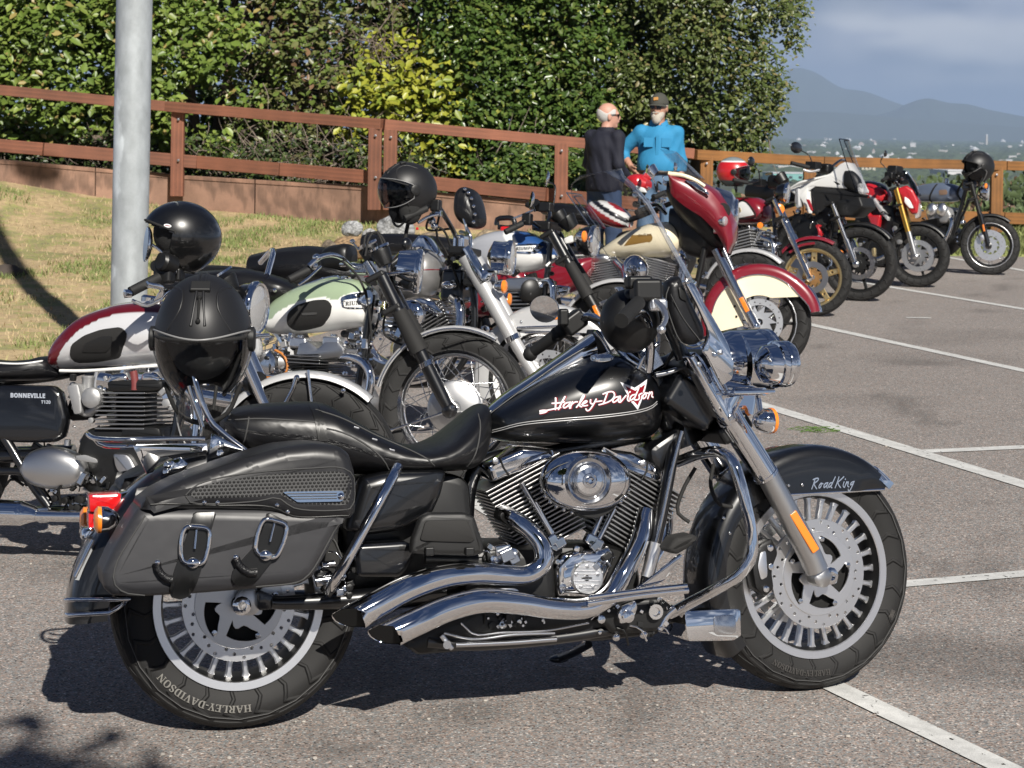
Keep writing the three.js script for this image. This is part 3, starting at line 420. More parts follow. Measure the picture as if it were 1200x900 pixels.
// --- beyond the lookout: hillside, plain, woods, town, mountains
{
const pos = [], idx = [], nx = 50, nz = 90, col = [], zz = [];
for (let j = 0; j <= nz; j++) { zz.push(j < 50 ? 22 + j * 1.6 : 102 * Math.pow(1.1557, j - 50)); }
const PLAIN = -58, hy = (x, z) => { const edge = fz(clamp(x / z * FPX + CXP, -240, 1500)) + 0.2; const y0 = 0.24; const d = z - edge; return d < 0.3 ? -0.6 : Math.max(PLAIN + 6 * (fbm(x * 0.002, z * 0.002, 3) - 0.5), y0 - 0.1 - 0.035 * d - Math.pow(Math.max(0, d - 20) * 0.5, 1.05)); };
for (let j = 0; j <= nz; j++) for (let i = 0; i <= nx; i++) { const x = lerp(-0.55, 0.75, i / nx) * (zz[j] + 12), y = hy(x, zz[j]); pos.push(x, y, -zz[j]); const k = 0.8 + 0.5 * (fbm(x * 0.004 + 3, zz[j] * 0.004, 4) - 0.5); col.push(0.065 * k, 0.078 * k, 0.036 * k); }
for (let j = 0; j < nz; j++) for (let i = 0; i < nx; i++) { const a = j * (nx + 1) + i; idx.push(a, a + 1, a + nx + 2, a, a + nx + 2, a + nx + 1); }
const g = new THREE.BufferGeometry(); g.setAttribute('position', new THREE.Float32BufferAttribute(pos, 3)); g.setAttribute('color', new THREE.Float32BufferAttribute(col, 3)); g.setIndex(idx); g.computeVertexNormals();
struct('terrain', std(L(1), 0.95, 0, { vertexColors: true }), g);
// far woods: clumps of crowns
const R = rng(77), crown = (() => { const g = new THREE.IcosahedronGeometry(1, 2), p = g.attributes.position; for (let i = 0; i < p.count; i++) { const v = V(p.getX(i), p.getY(i), p.getZ(i)), k = 0.7 + 0.6 * fbm(v.x * 2.1 + 5, v.y * 2.1 + v.z * 1.7 + 5, 3); p.setXYZ(i, v.x * k, Math.max(-0.3, v.y) * k * 0.8, v.z * k); } g.computeVertexNormals(); return g; })();
const N = 16000, im = new THREE.InstancedMesh(crown, std(L(1), 0.9), N), m4 = new THREE.Matrix4(), c = new THREE.Color();
for (let i = 0; i < N; i++) { const z = 2300 * Math.pow(7.2, Math.pow(R(), 0.8)), px = lerp(820, 1290, R()), p = at(px, HYP, z), s = (2.6 + R() * 3.4) * (0.75 + z / 9000); m4.compose(V(p.x, PLAIN + s * 0.1, -z), new THREE.Quaternion().setFromEuler(new THREE.Euler(0, R() * 6, 0)), V(s * (1.2 + R() * 1.6), s * (0.8 + R() * 0.5), s * (1.2 + R() * 1.6))); im.setMatrixAt(i, m4); const v = 0.7 + R() * 0.6; c.setRGB(0.055 * v, 0.075 * v, 0.035 * v); im.setColorAt(i, c); }
im.name = 'far_woods'; im.userData = { kind: 'stuff', label: 'hazy woodland among the far suburbs on the plain', category: 'woods' }; scene.add(shade(im));
// bushes on the slope just beyond the fence
const bush = []; for (let b = 0; b < 420; b++) { const z = 28.6 + R() * 24, px = lerp(840, 1300, R()), x = ray(px, HYP).x * z, y = hy(x, z); if (y < -2.5) continue; const s = 0.25 + R() * 0.45 + (px > 1085 ? (z - 28) * 0.03 : 0), tone = R(); for (let k = 0; k < 34 + s * 70; k++) { const d = V(R() * 2 - 1, R(), R() * 2 - 1); if (d.length() > 1) continue; bush.push([x + d.x * s, y + d.y * s * 1.1, -z + d.z * s, tone]); } }
const ib = new THREE.InstancedMesh(leafGeo, std(L(1), 0.7), bush.length), q4 = new THREE.Quaternion(); bush.forEach(([x, y, z, tone], i) => { q4.setFromEuler(new THREE.Euler(-0.6 + R() * 1.2, R() * 6, R() * 6)); const s = 0.10 + R() * 0.12; m4.compose(V(x, y, z), q4, V(s, s, s)); ib.setMatrixAt(i, m4); const v = 0.6 + R() * 0.7, br = tone < 0.15; c.setRGB((br ? 0.15 : 0.075) * v, (br ? 0.09 : 0.11) * v, (br ? 0.055 : 0.04) * v); ib.setColorAt(i, c); });
ib.name = 'slope_scrub'; ib.userData = { kind: 'stuff', label: 'low green and reddish scrub on the slope just beyond the fence', category: 'scrub' }; scene.add(shade(ib));
// houses of the town
const wallM = [L(0.55), L(0.46, 0.44, 0.40), L(0.48, 0.46, 0.44)].map((k) => std(k, 0.8)), roofM = [L(0.62), L(0.45, 0.47, 0.49), L(0.36, 0.30, 0.28), L(0.45, 0.47, 0.50)].map((k) => std(k, 0.6)), teal = std(L(0.16, 0.36, 0.34), 0.7), maroon = std(L(0.22, 0.06, 0.06), 0.7), glassM = std(L(0.03), 0.2);
const house = (px, py, w, hh, name, label, cat, group, wm, rm, flat) => {
const dy = -ray(px, py).y, z = (EYE - PLAIN) / dy, sc = z / FPX, p = at(px, py, z), W = w * sc, H = hh * sc, Dp = W * 0.7, o = thing(name, label, cat, V(p.x, PLAIN, p.z), (R() - 0.5) * 1.2, group);
part(o, 'wall', wm, box(V(0, H / 2, 0), W, H, Dp, { r: 0.01 }));
if (flat) part(o, 'roof', rm, box(V(0, H + H * 0.06, 0), W * 1.04, H * 0.14, Dp * 1.04, { r: 0.05 }));
else { const g = new THREE.CylinderGeometry(0.02, 1, 1, 4, 1); g.rotateY(Math.PI / 4); g.scale(W * 0.78, H * 0.65, Dp * 0.8); g.translate(0, H * 1.325, 0); part(o, 'roof', rm, toCreasedNormals(g, 0.3)); }
if (w >= 7) for (let k = 0; k < 3; k++) part(o, 'window', glassM, box(V((k - 1) * W * 0.28, H * 0.55, Dp / 2), W * 0.1, H * 0.3, 0.3, { r: 0.02 }));
return o;
};
house(1128, 209, 62, 9, 'factory_shed', 'long pale flat roofed shed in the town beyond the fence', 'shed', null, wallM[0], roofM[0], true);
house(1068, 200, 40, 8, 'warehouse', 'wide white warehouse beside the long pale shed in the town', 'warehouse', null, wallM[0], roofM[1], true);
house(1090, 196, 30, 6, 'maroon_shed', 'dark maroon walled shed between the pale sheds of the town', 'shed', null, maroon, roofM[1], true);
house(1018, 203, 15, 12, 'cream_building', 'cream building showing left of the red naked motorcycle, beyond the fence', 'building', null, std(L(0.58, 0.54, 0.42), 0.8), roofM[2], true);
house(920, 213, 44, 10, 'teal_building', 'long teal walled building low beyond the fence by the red helmet', 'building', null, teal, roofM[1], true);
house(925, 200, 36, 5, 'pale_building', 'pale low building just above the teal one beyond the fence', 'building', null, wallM[1], roofM[0], true);
house(973, 200, 30, 8, 'white_hall', 'white hall behind the handlebar of the white adventure motorcycle', 'hall', null, wallM[0], roofM[0], true);
house(1156, 172, 2.2, 13, 'tower', 'slim pale tower rising above the town roofs at right', 'tower', null, wallM[1], roofM[1], true);
house(1070, 175, 6, 7, 'block_of_flats', 'small white block of flats standing tallest in the middle of the town', 'flats', null, wallM[0], roofM[1], true);
for (let i = 0; i < 95; i++) { const f = Math.pow(R(), 0.85), py = lerp(161, 199, f) + (i % 3), px = lerp(890, 1225, R()), k = 0.45 + f * 0.75, w = (3 + R() * 7) * k; house(px, py - 1.5, w * 1.1, (3.2 + R() * 2.6) * k, 'far_house', 'tiny pale roofed house among the trees of the far town', 'house', 'small houses of the far town', wallM[i % 3], roofM[Math.floor(R() * 4) % (R() < 0.6 ? 2 : 4)], R() < 0.5); }
// mountains
const ridge = (name, prof, z, depth, seed, colr) => {
const n = 240, m = 26, P = [], I = [], x0 = prof[0][0], x1 = prof[prof.length - 1][0];
for (let j = 0; j <= m; j++) for (let i = 0; i <= n; i++) { const px = lerp(x0, x1, i / n), f = j / m, top = at(px, cat(prof.map((p) => p[0]), prof.map((p) => p[1]), px), z); const hgt = top.y - PLAIN, zz = z - depth * (1 - f) * 0.6, rel = fbm(px * 0.035 + seed, f * 3.5, 4); const up = f < 0.5 ? f * 2 : 1 - (f - 0.5) * 1.2; const k = clamp(Math.pow(Math.max(0, up), 1.15) * (1 - (1 - up) * 0.55 * (rel - 0.3)), 0, 1); P.push(top.x * (zz + (f > 0.5 ? (f - 0.5) * depth : 0)) / z, PLAIN - 20 + (hgt + 20) * k * (f === 0.5 ? 1 : 1), -(z - depth * 0.5 + f * depth)); }
for (let j = 0; j < m; j++) for (let i = 0; i < n; i++) { const a = j * (n + 1) + i; I.push(a, a + 1, a + n + 2, a, a + n + 2, a + n + 1); }
const g = new THREE.BufferGeometry(); g.setAttribute('position', new THREE.Float32BufferAttribute(P, 3)); g.setIndex(I); g.computeVertexNormals(); struct(name, std(colr, 0.95), g);
};
ridge('mountain', [[560, 150], [760, 128], [900, 96], [940, 84], [962, 80], [985, 85], [1018, 103], [1050, 108], [1092, 122], [1140, 133], [1250, 150], [1380, 160]], 19000, 5000, 3, L(0.06, 0.075, 0.05));
ridge('mountain', [[980, 155], [1040, 140], [1080, 130], [1098, 122], [1122, 116], [1150, 121], [1175, 123], [1200, 129], [1260, 140], [1360, 158]], 16500, 3800, 8, L(0.06, 0.075, 0.05));
ridge('hills', [[700, 148], [880, 137], [960, 131], [1040, 135], [1100, 141], [1180, 146], [1260, 152], [1400, 160]], 14500, 2600, 12, L(0.06, 0.075, 0.05));
}
// --- lamp pole
{
const galv = tex(256, 1024, (u, v, i, j) => { const n = fbm(u * 14, v * 56, 4), m = fbm(u * 5 + 3, v * 17, 5), sp = smooth(0.6, 0.7, m); const k = 0.74 + 0.16 * (n - 0.5) + 0.16 * sp + 0.03 * (h2(i, j) - 0.5); return [k * 0.97, k, k * 1.01]; });
const z = 12.4, b = at(150, 405, z); b.y = 0.06; const r = 21 / FPX * z, o = thing('lamp_post', 'tall galvanised steel lamp post rising from the grass at left', 'lamp post', b);
const rings = []; for (let i = 0; i <= 24; i++) { const y = -0.3 + i / 24 * 10.8, ring = [], rr = r * (1.02 - 0.003 * i); for (let j = 0; j <= 32; j++) { const a = j / 32 * Math.PI * 2; ring.push(V(Math.cos(a) * rr + y * 0.004, y, Math.sin(a) * rr)); } rings.push(ring); }
const g = skin(rings, { closed: false, caps: false }); { const u = g.attributes.uv; for (let i = 0; i < u.count; i++) u.setXY(i, u.getX(i), u.getY(i) * 2.2); }
part(o, 'shaft', std(L(0.85), 0.42, 0.25, { map: galv }), g);
part(o, 'base_plate', M.cast, box(V(0, 0.02, 0), 0.42, 0.03, 0.42)); part(o, 'arm', M.cast, tube([V(0, 10.4, 0), V(0.1, 10.9, 0.1), V(0.8, 11.2, 0.5)], 0.04)); part(o, 'lamp_head', M.cast, ball(V(1.0, 11.22, 0.62), 0.32, 0.09, 0.15));
}
// --- rocks on the bank
{
const rk = tex(256, 256, (u, v, i, j) => { const n = fbm(u * 9, v * 9, 5, 9); const k = 0.75 + 0.7 * (n - 0.5) + 0.06 * (h2(i, j) - 0.5); return [k, k, k]; });
const rock = (name, label, px, py, w, h, col, seed, z = 21.4) => { const p = at(px, py, z), s = z / FPX, R = rng(seed), g = new THREE.IcosahedronGeometry(1, 4), q = g.attributes.position, u = []; for (let i = 0; i < q.count; i++) { const v = V(q.getX(i), q.getY(i), q.getZ(i)); let k = 0.75 + 0.5 * fbm(v.x * 1.3 + seed, v.y * 1.3 + v.z * 1.1 + seed, 3); const f = fbm(v.x * 5 + seed, v.y * 5 + v.z * 4, 3); k += 0.10 * (f - 0.5); k = Math.round(k * 9) / 9 * 0.4 + k * 0.6; q.setXYZ(i, v.x * k, v.y * k, v.z * k); u.push(v.x + v.z * 0.4, v.y); } g.setAttribute('uv', new THREE.Float32BufferAttribute(u, 2)); g.computeVertexNormals(); g.scale(w / 2 * s, h / 2 * s, w / 2 * s * 0.8); const o = solo(name, label, 'rock', std(col, 0.9, 0, { map: rk }), toCreasedNormals(g, 0.5), null); o.position.copy(p); return o; };
rock('rock', 'pale grey pointed rock above the tank of the green and white motorcycle', 413, 268, 25, 22, L(0.52, 0.53, 0.54), 3); rock('rock', 'small pale rock lying right of the pointed grey rock', 433, 277, 22, 17, L(0.55, 0.55, 0.55), 5);
rock('rock', 'large pale grey rock under the visored helmet', 465, 267, 42, 34, L(0.52, 0.53, 0.54), 8, 22); rock('rock', 'orange brown boulder behind the gauges of the green motorcycle', 420, 291, 60, 30, L(0.50, 0.33, 0.18), 11, 20.6);
rock('rock', 'dark brown boulder at the left end of the row of rocks', 385, 298, 26, 32, L(0.24, 0.19, 0.14), 13, 20.4); rock('rock', 'tan boulder behind the studded backrest', 575, 286, 42, 34, L(0.48, 0.37, 0.24), 17, 21); rock('rock', 'brown half buried boulder right of the large pale rock', 505, 285, 40, 26, L(0.33, 0.26, 0.19), 19, 21.4);
const dirt = solo('dirt_mound', 'small dark mound of earth on the grass at the left edge', 'earth', std(L(0.07, 0.055, 0.045), 0.95), (() => { const g = new THREE.SphereGeometry(1, 24, 14), q = g.attributes.position; for (let i = 0; i < q.count; i++) { const k = 0.8 + 0.5 * fbm(q.getX(i) * 2.5 + 3, q.getZ(i) * 2.5 + q.getY(i), 3); q.setXYZ(i, q.getX(i) * k * 0.15, Math.max(-0.3, q.getY(i)) * k * 0.08, q.getZ(i) * k * 0.18); } g.computeVertexNormals(); return g; })()); dirt.position.copy(bank(12, 0.52));
{ const R = rng(31), gs = []; for (let k = 0; k < 60; k++) { const px = R() < 0.5 ? lerp(940, 975, R()) : 955 + (R() - 0.5) * 60, p = ground(px, 504 + (R() - 0.5) * 6), a = R() * 6.28, l = 0.02 + R() * 0.05; gs.push(tube([p, p.clone().add(V(Math.cos(a) * l * 0.6, 0.008, Math.sin(a) * l * 0.6)), p.clone().add(V(Math.cos(a) * l, 0.006, Math.sin(a) * l))], 0.0016, { n: 4, step: 0.03 })); } solo('weed', 'small green weed growing from the crack beside the white line', 'weed', std(L(0.09, 0.17, 0.03), 0.8), gs); }
{ const R = rng(9), pb = []; for (let i = 0; i < 240; i++) { const px = lerp(0, 1200, R()), py = lerp(470, 900, Math.pow(R(), 0.7)), p = ground(px, py), s = 0.0025 + R() * R() * 0.006; const g = new THREE.IcosahedronGeometry(s, 0); g.scale(1, 0.7, 1.2); g.rotateY(R() * 6); g.translate(p.x, s * 0.5, p.z); pb.push(g); } const o = solo('loose_gravel', 'scattered loose grit lying on the asphalt', 'gravel', std(L(0.4, 0.37, 0.33), 0.9), pb); o.userData.kind = 'stuff'; }
}

// --- unseen tree added behind the camera to shade the near left corner, and its leaves show in the chrome
{
const R = rng(41), o = thing('added_tree', 'unseen leafy tree added behind the viewpoint to shade the near left corner', 'tree', V(0.5, 0, 1.5)), list = [];
part(o, 'trunk', bark, tube([V(0, -0.2, 0), V(0.05, 1.6, 0.1), V(-0.05, 3, 0.15), V(-0.1, 4.2, 0.17)], (k) => lerp(0.16, 0.04, k), { n: 10, step: 0.2 }), ...[0, 1, 2, 3, 4].map((i) => tube([V(0, 2.4 + i * 0.2, 0.1), V(Math.cos(i * 2.2) * 0.4, 3.1 + i * 0.2, Math.sin(i * 2.2) * 0.4), V(Math.cos(i * 2.2) * 0.9, 3.7 + i * 0.15, Math.sin(i * 2.2) * 0.8)], (k) => lerp(0.06, 0.015, k), { n: 7, step: 0.2 })));
for (let k = 0; k < 640; k++) { const d = V(R() * 2 - 1, R() * 2 - 1, R() * 2 - 1); if (d.length() > 1) { k--; continue; } d.normalize().multiplyScalar(0.5 + 0.5 * R()); const c = V(-0.1 + d.x * 1.5, 4 + d.y * 1.0, 0.17 + d.z * 1.3); for (let i = 0; i < 26; i++) list.push(c.clone().add(V(R() - 0.5, R() - 0.5, R() - 0.5).multiplyScalar(0.4))); }
const im = new THREE.InstancedMesh(leafGeo, std(L(1), 0.5), list.length), m4 = new THREE.Matrix4(), q = new THREE.Quaternion(), c = new THREE.Color(); list.forEach((p, i) => { q.setFromEuler(new THREE.Euler(R() * 6, R() * 6, R() * 6)); const s = 0.08 + R() * 0.1; m4.compose(p, q, V(s, s, s)); im.setMatrixAt(i, m4); const v = 0.7 + R() * 0.6; c.setRGB(0.06 * v, 0.10 * v, 0.03 * v); im.setColorAt(i, c); }); im.name = 'crown'; im.userData.kind = 'stuff'; o.add(shade(im));
}

// ================================================================ motorcycles
const PAL = 'motorcycles parked in the row';
class Bike {
constructor(name, label, { x, s, yaw, lean = -7, steer = 0, wb = 1.45, R = 0.33, Rr = 0.33, pos = null }) {
yaw *= Math.PI / 180; lean *= Math.PI / 180; steer *= Math.PI / 180;
const z = FPX / s, c = pos || V(ray(x, HYP + EYE * s).x * z, 0, -z), h = V(Math.cos(yaw), 0, -Math.sin(yaw));
Object.assign(this, { wb, R, Rr, s });
const g = this.g = thing(name, label, 'motorcycle', c.clone().addScaledVector(h, -wb / 2), yaw); g.rotation.x = lean; g.updateMatrixWorld(true);
const I = new THREE.Matrix4(), S = new THREE.Matrix4().makeTranslation(wb / 2, 0, 0).multiply(new THREE.Matrix4().makeRotationY(steer));
this.B = new Frame(g.matrixWorld.clone(), I); this.S = new Frame(g.matrixWorld.clone().multiply(S), S);
this.cf = V(0, R, 0); this.cr = V(-wb / 2, Rr, 0);
}
part(name, mat, ...geo) { return part(this.g, name, mat, ...geo); }
sub(p, name, mat, ...geo) { return part(p, name, mat, ...geo); }
W(px, py, t = 0, f = this.B) { return f.p(px, py, t).applyMatrix4(this.g.matrixWorld); }
P(list, t = 0, f = this.B) { return list.map((a) => f.p(a[0], a[1], a[2] ?? t)); }
wheel(front, o) {
const f = front ? this.S : this.B, c = front ? this.cf : this.cr, R = front ? this.R : this.Rr, w = o.w || 0.055, rr = o.rim || R - 0.09, gr = (R - rr);
const W = this.part(front ? 'front_wheel' : 'rear_wheel', o.rimMat || M.chrome, lathe(f, c, [[rr + 0.006, w * 0.80], [rr + 0.004, w * 0.88], [rr - 0.010, w * 0.86], [rr - 0.022, w * 0.55], [rr - 0.026, 0], [rr - 0.022, -w * 0.55], [rr - 0.010, -w * 0.86], [rr + 0.004, -w * 0.88], [rr + 0.006, -w * 0.80], [rr - 0.006, 0]], { n: 72 }));
const prof = []; const K = 20; for (let i = 0; i <= K; i++) { const a = -Math.PI / 2 * 1.0 + i / K * Math.PI, sx = Math.sin(a), cx = Math.cos(a); const z = w * Math.sign(sx) * Math.pow(Math.abs(sx), 0.62), r = rr + gr * Math.pow(Math.max(0, cx), 0.50) * 0.98 + gr * 0.02; prof.push([r, z * (r < rr + gr * 0.25 ? 0.80 + 0.2 * (r - rr) / (gr * 0.25) : 1)]); }
this.sub(W, 'tyre', o.tyreMat || tyreM, lathe(f, c, [...prof, [rr - 0.004, w * 0.75], [rr - 0.004, -w * 0.75]], { n: 96, uvLen: 1, crease: 1.0 }));
if (o.white) this.sub(W, 'white_wall', M.whiteWall, lathe(f, c, [[rr + gr * 0.18, w * 0.93 + 0.003], [rr + gr * 0.45, w * 1.0 + 0.003], [rr + gr * 0.45, w * 0.96], [rr + gr * 0.18, w * 0.9]], { n: 72 }));
const hub = o.hub || 0.035;
if (o.type === 'wire') {
const sp = [], N = o.spokes || 36; for (let i = 0; i < N; i++) { const side = i % 2 ? 1 : -1, a0 = i / N * 6.2832, a1 = a0 + (i % 4 < 2 ? 0.55 : -0.55); const A = f.l(c.x + Math.cos(a0) * (hub + 0.035), c.y + Math.sin(a0) * (hub + 0.035), side * 0.035), B = f.l(c.x + Math.cos(a1) * (rr - 0.015), c.y + Math.sin(a1) * (rr - 0.015), side * 0.006); sp.push(rod(A, B, 0.0021, 0.0021, 4)); }
this.sub(W, 'spokes', M.chromeDull, sp).userData.kind = 'stuff';
this.sub(W, 'hub', o.hubMat || M.aluBright, lathe(f, c, [[0, 0.055], [hub + 0.01, 0.052], [hub + 0.03, 0.045], [hub + 0.034, 0.03], [hub - 0.005, 0.02], [hub - 0.005, -0.02], [hub + 0.034, -0.03], [hub + 0.03, -0.045], [0, -0.05]], { n: 32 }));
} else if (o.type === 'cast') {
const N = o.spokes || 5, tw = o.twin ? 0.12 : 0;
for (let i = 0; i < N; i++) for (const d of tw ? [-tw, tw] : [0]) { const a = i / N * 6.2832 + (o.phase || 0) + d, a2 = a + (o.sweep || 0), wr = o.sw || 0.018; const s = new THREE.Shape(); const pt = (r, k, an) => [Math.cos(an) * r - Math.sin(an) * k, Math.sin(an) * r + Math.cos(an) * k]; s.moveTo(...pt(hub, wr * 1.15, a)); s.lineTo(...pt(rr - 0.012, wr * 0.8, a2)); s.lineTo(...pt(rr - 0.012, -wr * 0.8, a2)); s.lineTo(...pt(hub, -wr * 1.15, a)); s.closePath(); if (o.holes) for (const q of [0.45, 0.68]) { const cc = pt(rr * q, 0, a); s.holes.push(circ(wr * 0.35, cc[0], cc[1])); }
this.sub(W, 'spoke', o.spokeMat || o.rimMat, ringPlate(f, c, s, o.sz ?? -0.014, (o.sz ?? -0.014) + 0.028, 0.005)); }
this.sub(W, 'hub', o.hubMat || o.rimMat, lathe(f, c, [[0, 0.05], [hub, 0.045], [hub + 0.012, 0.02], [hub + 0.012, -0.02], [hub, -0.045], [0, -0.05]], { n: 28 }));
}
for (const side of o.discSides || [1]) if (o.disc) {
const s = disk(o.disc); s.holes.push(circ(o.discIn || o.disc * 0.72)); const nh = o.dh ?? 24; for (let i = 0; i < nh; i++) { const a = i / nh * 6.2832, di = o.discIn || o.disc * 0.72, r = (o.disc + di) / 2 + ((i % 3) - 1) * (o.disc - di) * 0.26; s.holes.push(circ(0.0042, Math.cos(a) * r, Math.sin(a) * r)); }
const z0 = side * (o.dz || 0.062); this.sub(W, 'brake_disc', o.discMat || M.disc, ringPlate(f, c, s, z0 - 0.003, z0 + 0.003, 0.0006));
if (o.noCarrier) continue;
const k = new THREE.Shape(), n = 10; for (let i = 0; i < n * 2; i++) { const a = i / (n * 2) * 6.2832 + 0.2 * (i % 2), r = i % 2 ? o.disc * 0.44 : (o.discIn || o.disc * 0.72) + 0.006; i ? k.lineTo(Math.cos(a) * r, Math.sin(a) * r) : k.moveTo(Math.cos(a) * r, Math.sin(a) * r); } k.closePath(); k.holes.push(circ(0.022));
this.sub(W, 'disc_carrier', o.carrier || M.aluBright, ringPlate(f, c, k, z0 - 0.004 - (side > 0 ? 0.004 : -0.002), z0 - (side > 0 ? 0.002 : -0.006), 0.001));
}
this.sub(W, 'axle', M.chromeDull, axial(f.l(c.x, c.y, -0.11), f.l(c.x, c.y, 1).sub(f.l(c.x, c.y, 0)), [[0, 0.011], [0.235, 0.011], [0.236, 0.006]], 8));
return W;
}
// telescopic fork from the yoke (photograph pixels on the right leg) down to the axle
fork(top, mats, { t = 0.10, tTop = t, r = 0.02, low = 0.55, rLow = 0.026, gaiter = 0, brace = false, bottomY = 0.0 } = {}) {
const f = this.S, q = f.q(top[0], top[1], tTop), e = V(this.cf.x - 0.015, this.cf.y - 0.01 + bottomY, 0); const dir = V(q.x - e.x, q.y - e.y, 0);
for (const s of [1, -1]) {
const A = V(q.x, q.y, s * t), B = V(e.x, e.y, s * t), at_ = (k) => { const v = A.clone().lerp(B, k); return v.applyMatrix4(f.m); };
const leg = this.part('fork_leg', mats.low, tube([at_(low), at_(0.9), at_(1.0)], (k) => rLow * (k > 0.93 ? 0.85 : 1), { n: 14, straight: true }), ball(at_(1.0), rLow * 1.25, rLow * 1.25, rLow * 1.1, 10));
if (gaiter) { const P = []; const n = 26; for (let i = 0; i <= n; i++) P.push(at_(lerp(gaiter, low + 0.01, i / n))); this.sub(leg, 'gaiter', M.rubber, tube(P, (k) => rLow * lerp(1.12, 1.4, k) * (1 + 0.10 * Math.sin(k * n * Math.PI)) , { n: 14, straight: true })); this.sub(leg, 'stanchion', mats.up, tube([at_(0), at_(gaiter + 0.02)], r * 1.35, { n: 12 })); this.sub(leg, 'lower_stanchion', M.chrome, tube([at_(low - 0.01), at_(low + 0.06)], rLow * 0.9, { n: 12 })); }
else this.sub(leg, 'stanchion', mats.up, tube([at_(0), at_(low + 0.02)], r, { n: 12 }));
}
const d = dir.clone().normalize(), y = (k) => V(lerp(q.x, e.x, k) - 0.03, lerp(q.y, e.y, k), 0);
for (const k of [0.02, 0.26]) { const c = y(k).applyMatrix4(f.m); const g = new RoundedBoxGeometry(0.09, 0.028, t * 2 + 0.06, 2, 0.01); g.rotateZ(Math.atan2(d.y, d.x) - Math.PI / 2); const m = f.m.clone(); g.applyMatrix4(new THREE.Matrix4().extractRotation(m)); g.translate(c.x, c.y, c.z); this.part('fork_yoke', mats.yoke || M.blackSatin, g); }
this.forkAt = (k, z = 0) => V(lerp(q.x, e.x, k), lerp(q.y, e.y, k), z).applyMatrix4(f.m); return { q, e };
}
fin(c0, c1, n, sx0, sx1, sz, mat, core, { name = 'cylinder', th = 0.55, r = 0.012, f = this.B } = {}) {   // finned barrel from c0 to c1 (group axes): n fins of length sx, depth sz
const ax = c1.clone().sub(c0), len = ax.length(), ang = Math.atan2(ax.y, ax.x) - Math.PI / 2, fins = [];
for (let i = 0; i < n; i++) { const k = (i + 0.5) / n, c = c0.clone().lerp(c1, k), g = new RoundedBoxGeometry(lerp(sx0, sx1, k), len / n * th, sz, 2, Math.min(len / n * th * 0.3, r)); g.rotateZ(ang); g.translate(c.x, c.y, c.z); fins.push(g); }
const cg = new THREE.CylinderGeometry(Math.min(sx0, sz) * 0.40, Math.min(sx0, sz) * 0.40, len, 20); cg.rotateZ(ang); const m = c0.clone().lerp(c1, 0.5); cg.translate(m.x, m.y, m.z);
const b = this.part(name, core, cg); this.sub(b, 'cooling_fins', mat, fins).userData.kind = 'stuff'; return b;
}
lamp(c, dir, r, len, shell, { name = 'headlight', rimMat = M.chrome, lens = M.lens, fatness = 1 } = {}) {
const b = this.part(name, shell, axial(c, dir, [[-len, r * 0.12], [-len * 0.93, r * 0.42], [-len * 0.72, r * 0.74 * fatness], [-len * 0.4, r * 0.93], [0, r], [0.004, r * 0.96]], 28));
this.sub(b, 'rim', rimMat, axial(c, dir, [[-0.012, r * 1.02], [-0.006, r * 1.06], [0.008, r * 1.05], [0.016, r * 0.97], [0.012, r * 0.90], [-0.004, r * 0.92]], 32));
this.sub(b, 'reflector', M.mirror, axial(c, dir, [[-0.02, r * 0.3], [0.0, r * 0.86], [0.001, r * 0.87]], 24));
this.sub(b, 'lens', lens, axial(c, dir, [[0.006, r * 0.93], [0.016, r * 0.7], [0.022, r * 0.3], [0.023, 0.002]], 24)); return b;
}
signal(c, dir, r, shell = M.chrome, lens = M.amber, len = 0.05, stalk = null, sm = M.chrome) { const b = this.part('turn_signal', shell, axial(c, dir, [[-len, r * 0.25], [-len * 0.85, r * 0.6], [-len * 0.4, r * 0.95], [0, r], [0.002, r * 0.9]], 18)); this.sub(b, 'lens', lens, axial(c, dir, [[-0.001, r * 1.02], [0.008, r * 1.02], [0.016, r * 0.7], [0.018, 0.002]], 18)); if (stalk) this.sub(b, 'stalk', sm, rod(c.clone().addScaledVector(dir.clone().normalize(), -len * 0.5), stalk, 0.008, 0.009, 8)); return b; }
mirror(c, n, rx, ry, shell, stalk, sm = M.chrome) { const d = n.clone().normalize(), q = new THREE.Quaternion().setFromUnitVectors(V(0, 0, 1), d); const g = new THREE.SphereGeometry(1, 22, 14, 0, Math.PI * 2, 0, Math.PI / 2); g.rotateX(-Math.PI / 2); g.scale(rx, ry, 0.022); g.applyQuaternion(q); g.translate(c.x, c.y, c.z); const b = this.part('mirror', shell, g); const m = new THREE.CircleGeometry(1, 28); m.scale(rx * 0.96, ry * 0.96, 1); m.applyQuaternion(q); m.translate(c.x + d.x * 0.001, c.y + d.y * 0.001, c.z + d.z * 0.001); this.sub(b, 'glass', M.mirror, m); this.sub(b, 'stalk', sm, tube(stalk, 0.0055, { n: 8 })); return b; }
dir(x, y, z, f = this.B) { return f.l(x, y, z).sub(f.l(0, 0, 0)).normalize(); }
pipe(name, px, t, r, mat = M.chrome, o = {}) { return this.part(name, mat, tube(this.P(px, t, o.f), r, { n: 16, ...o })); }
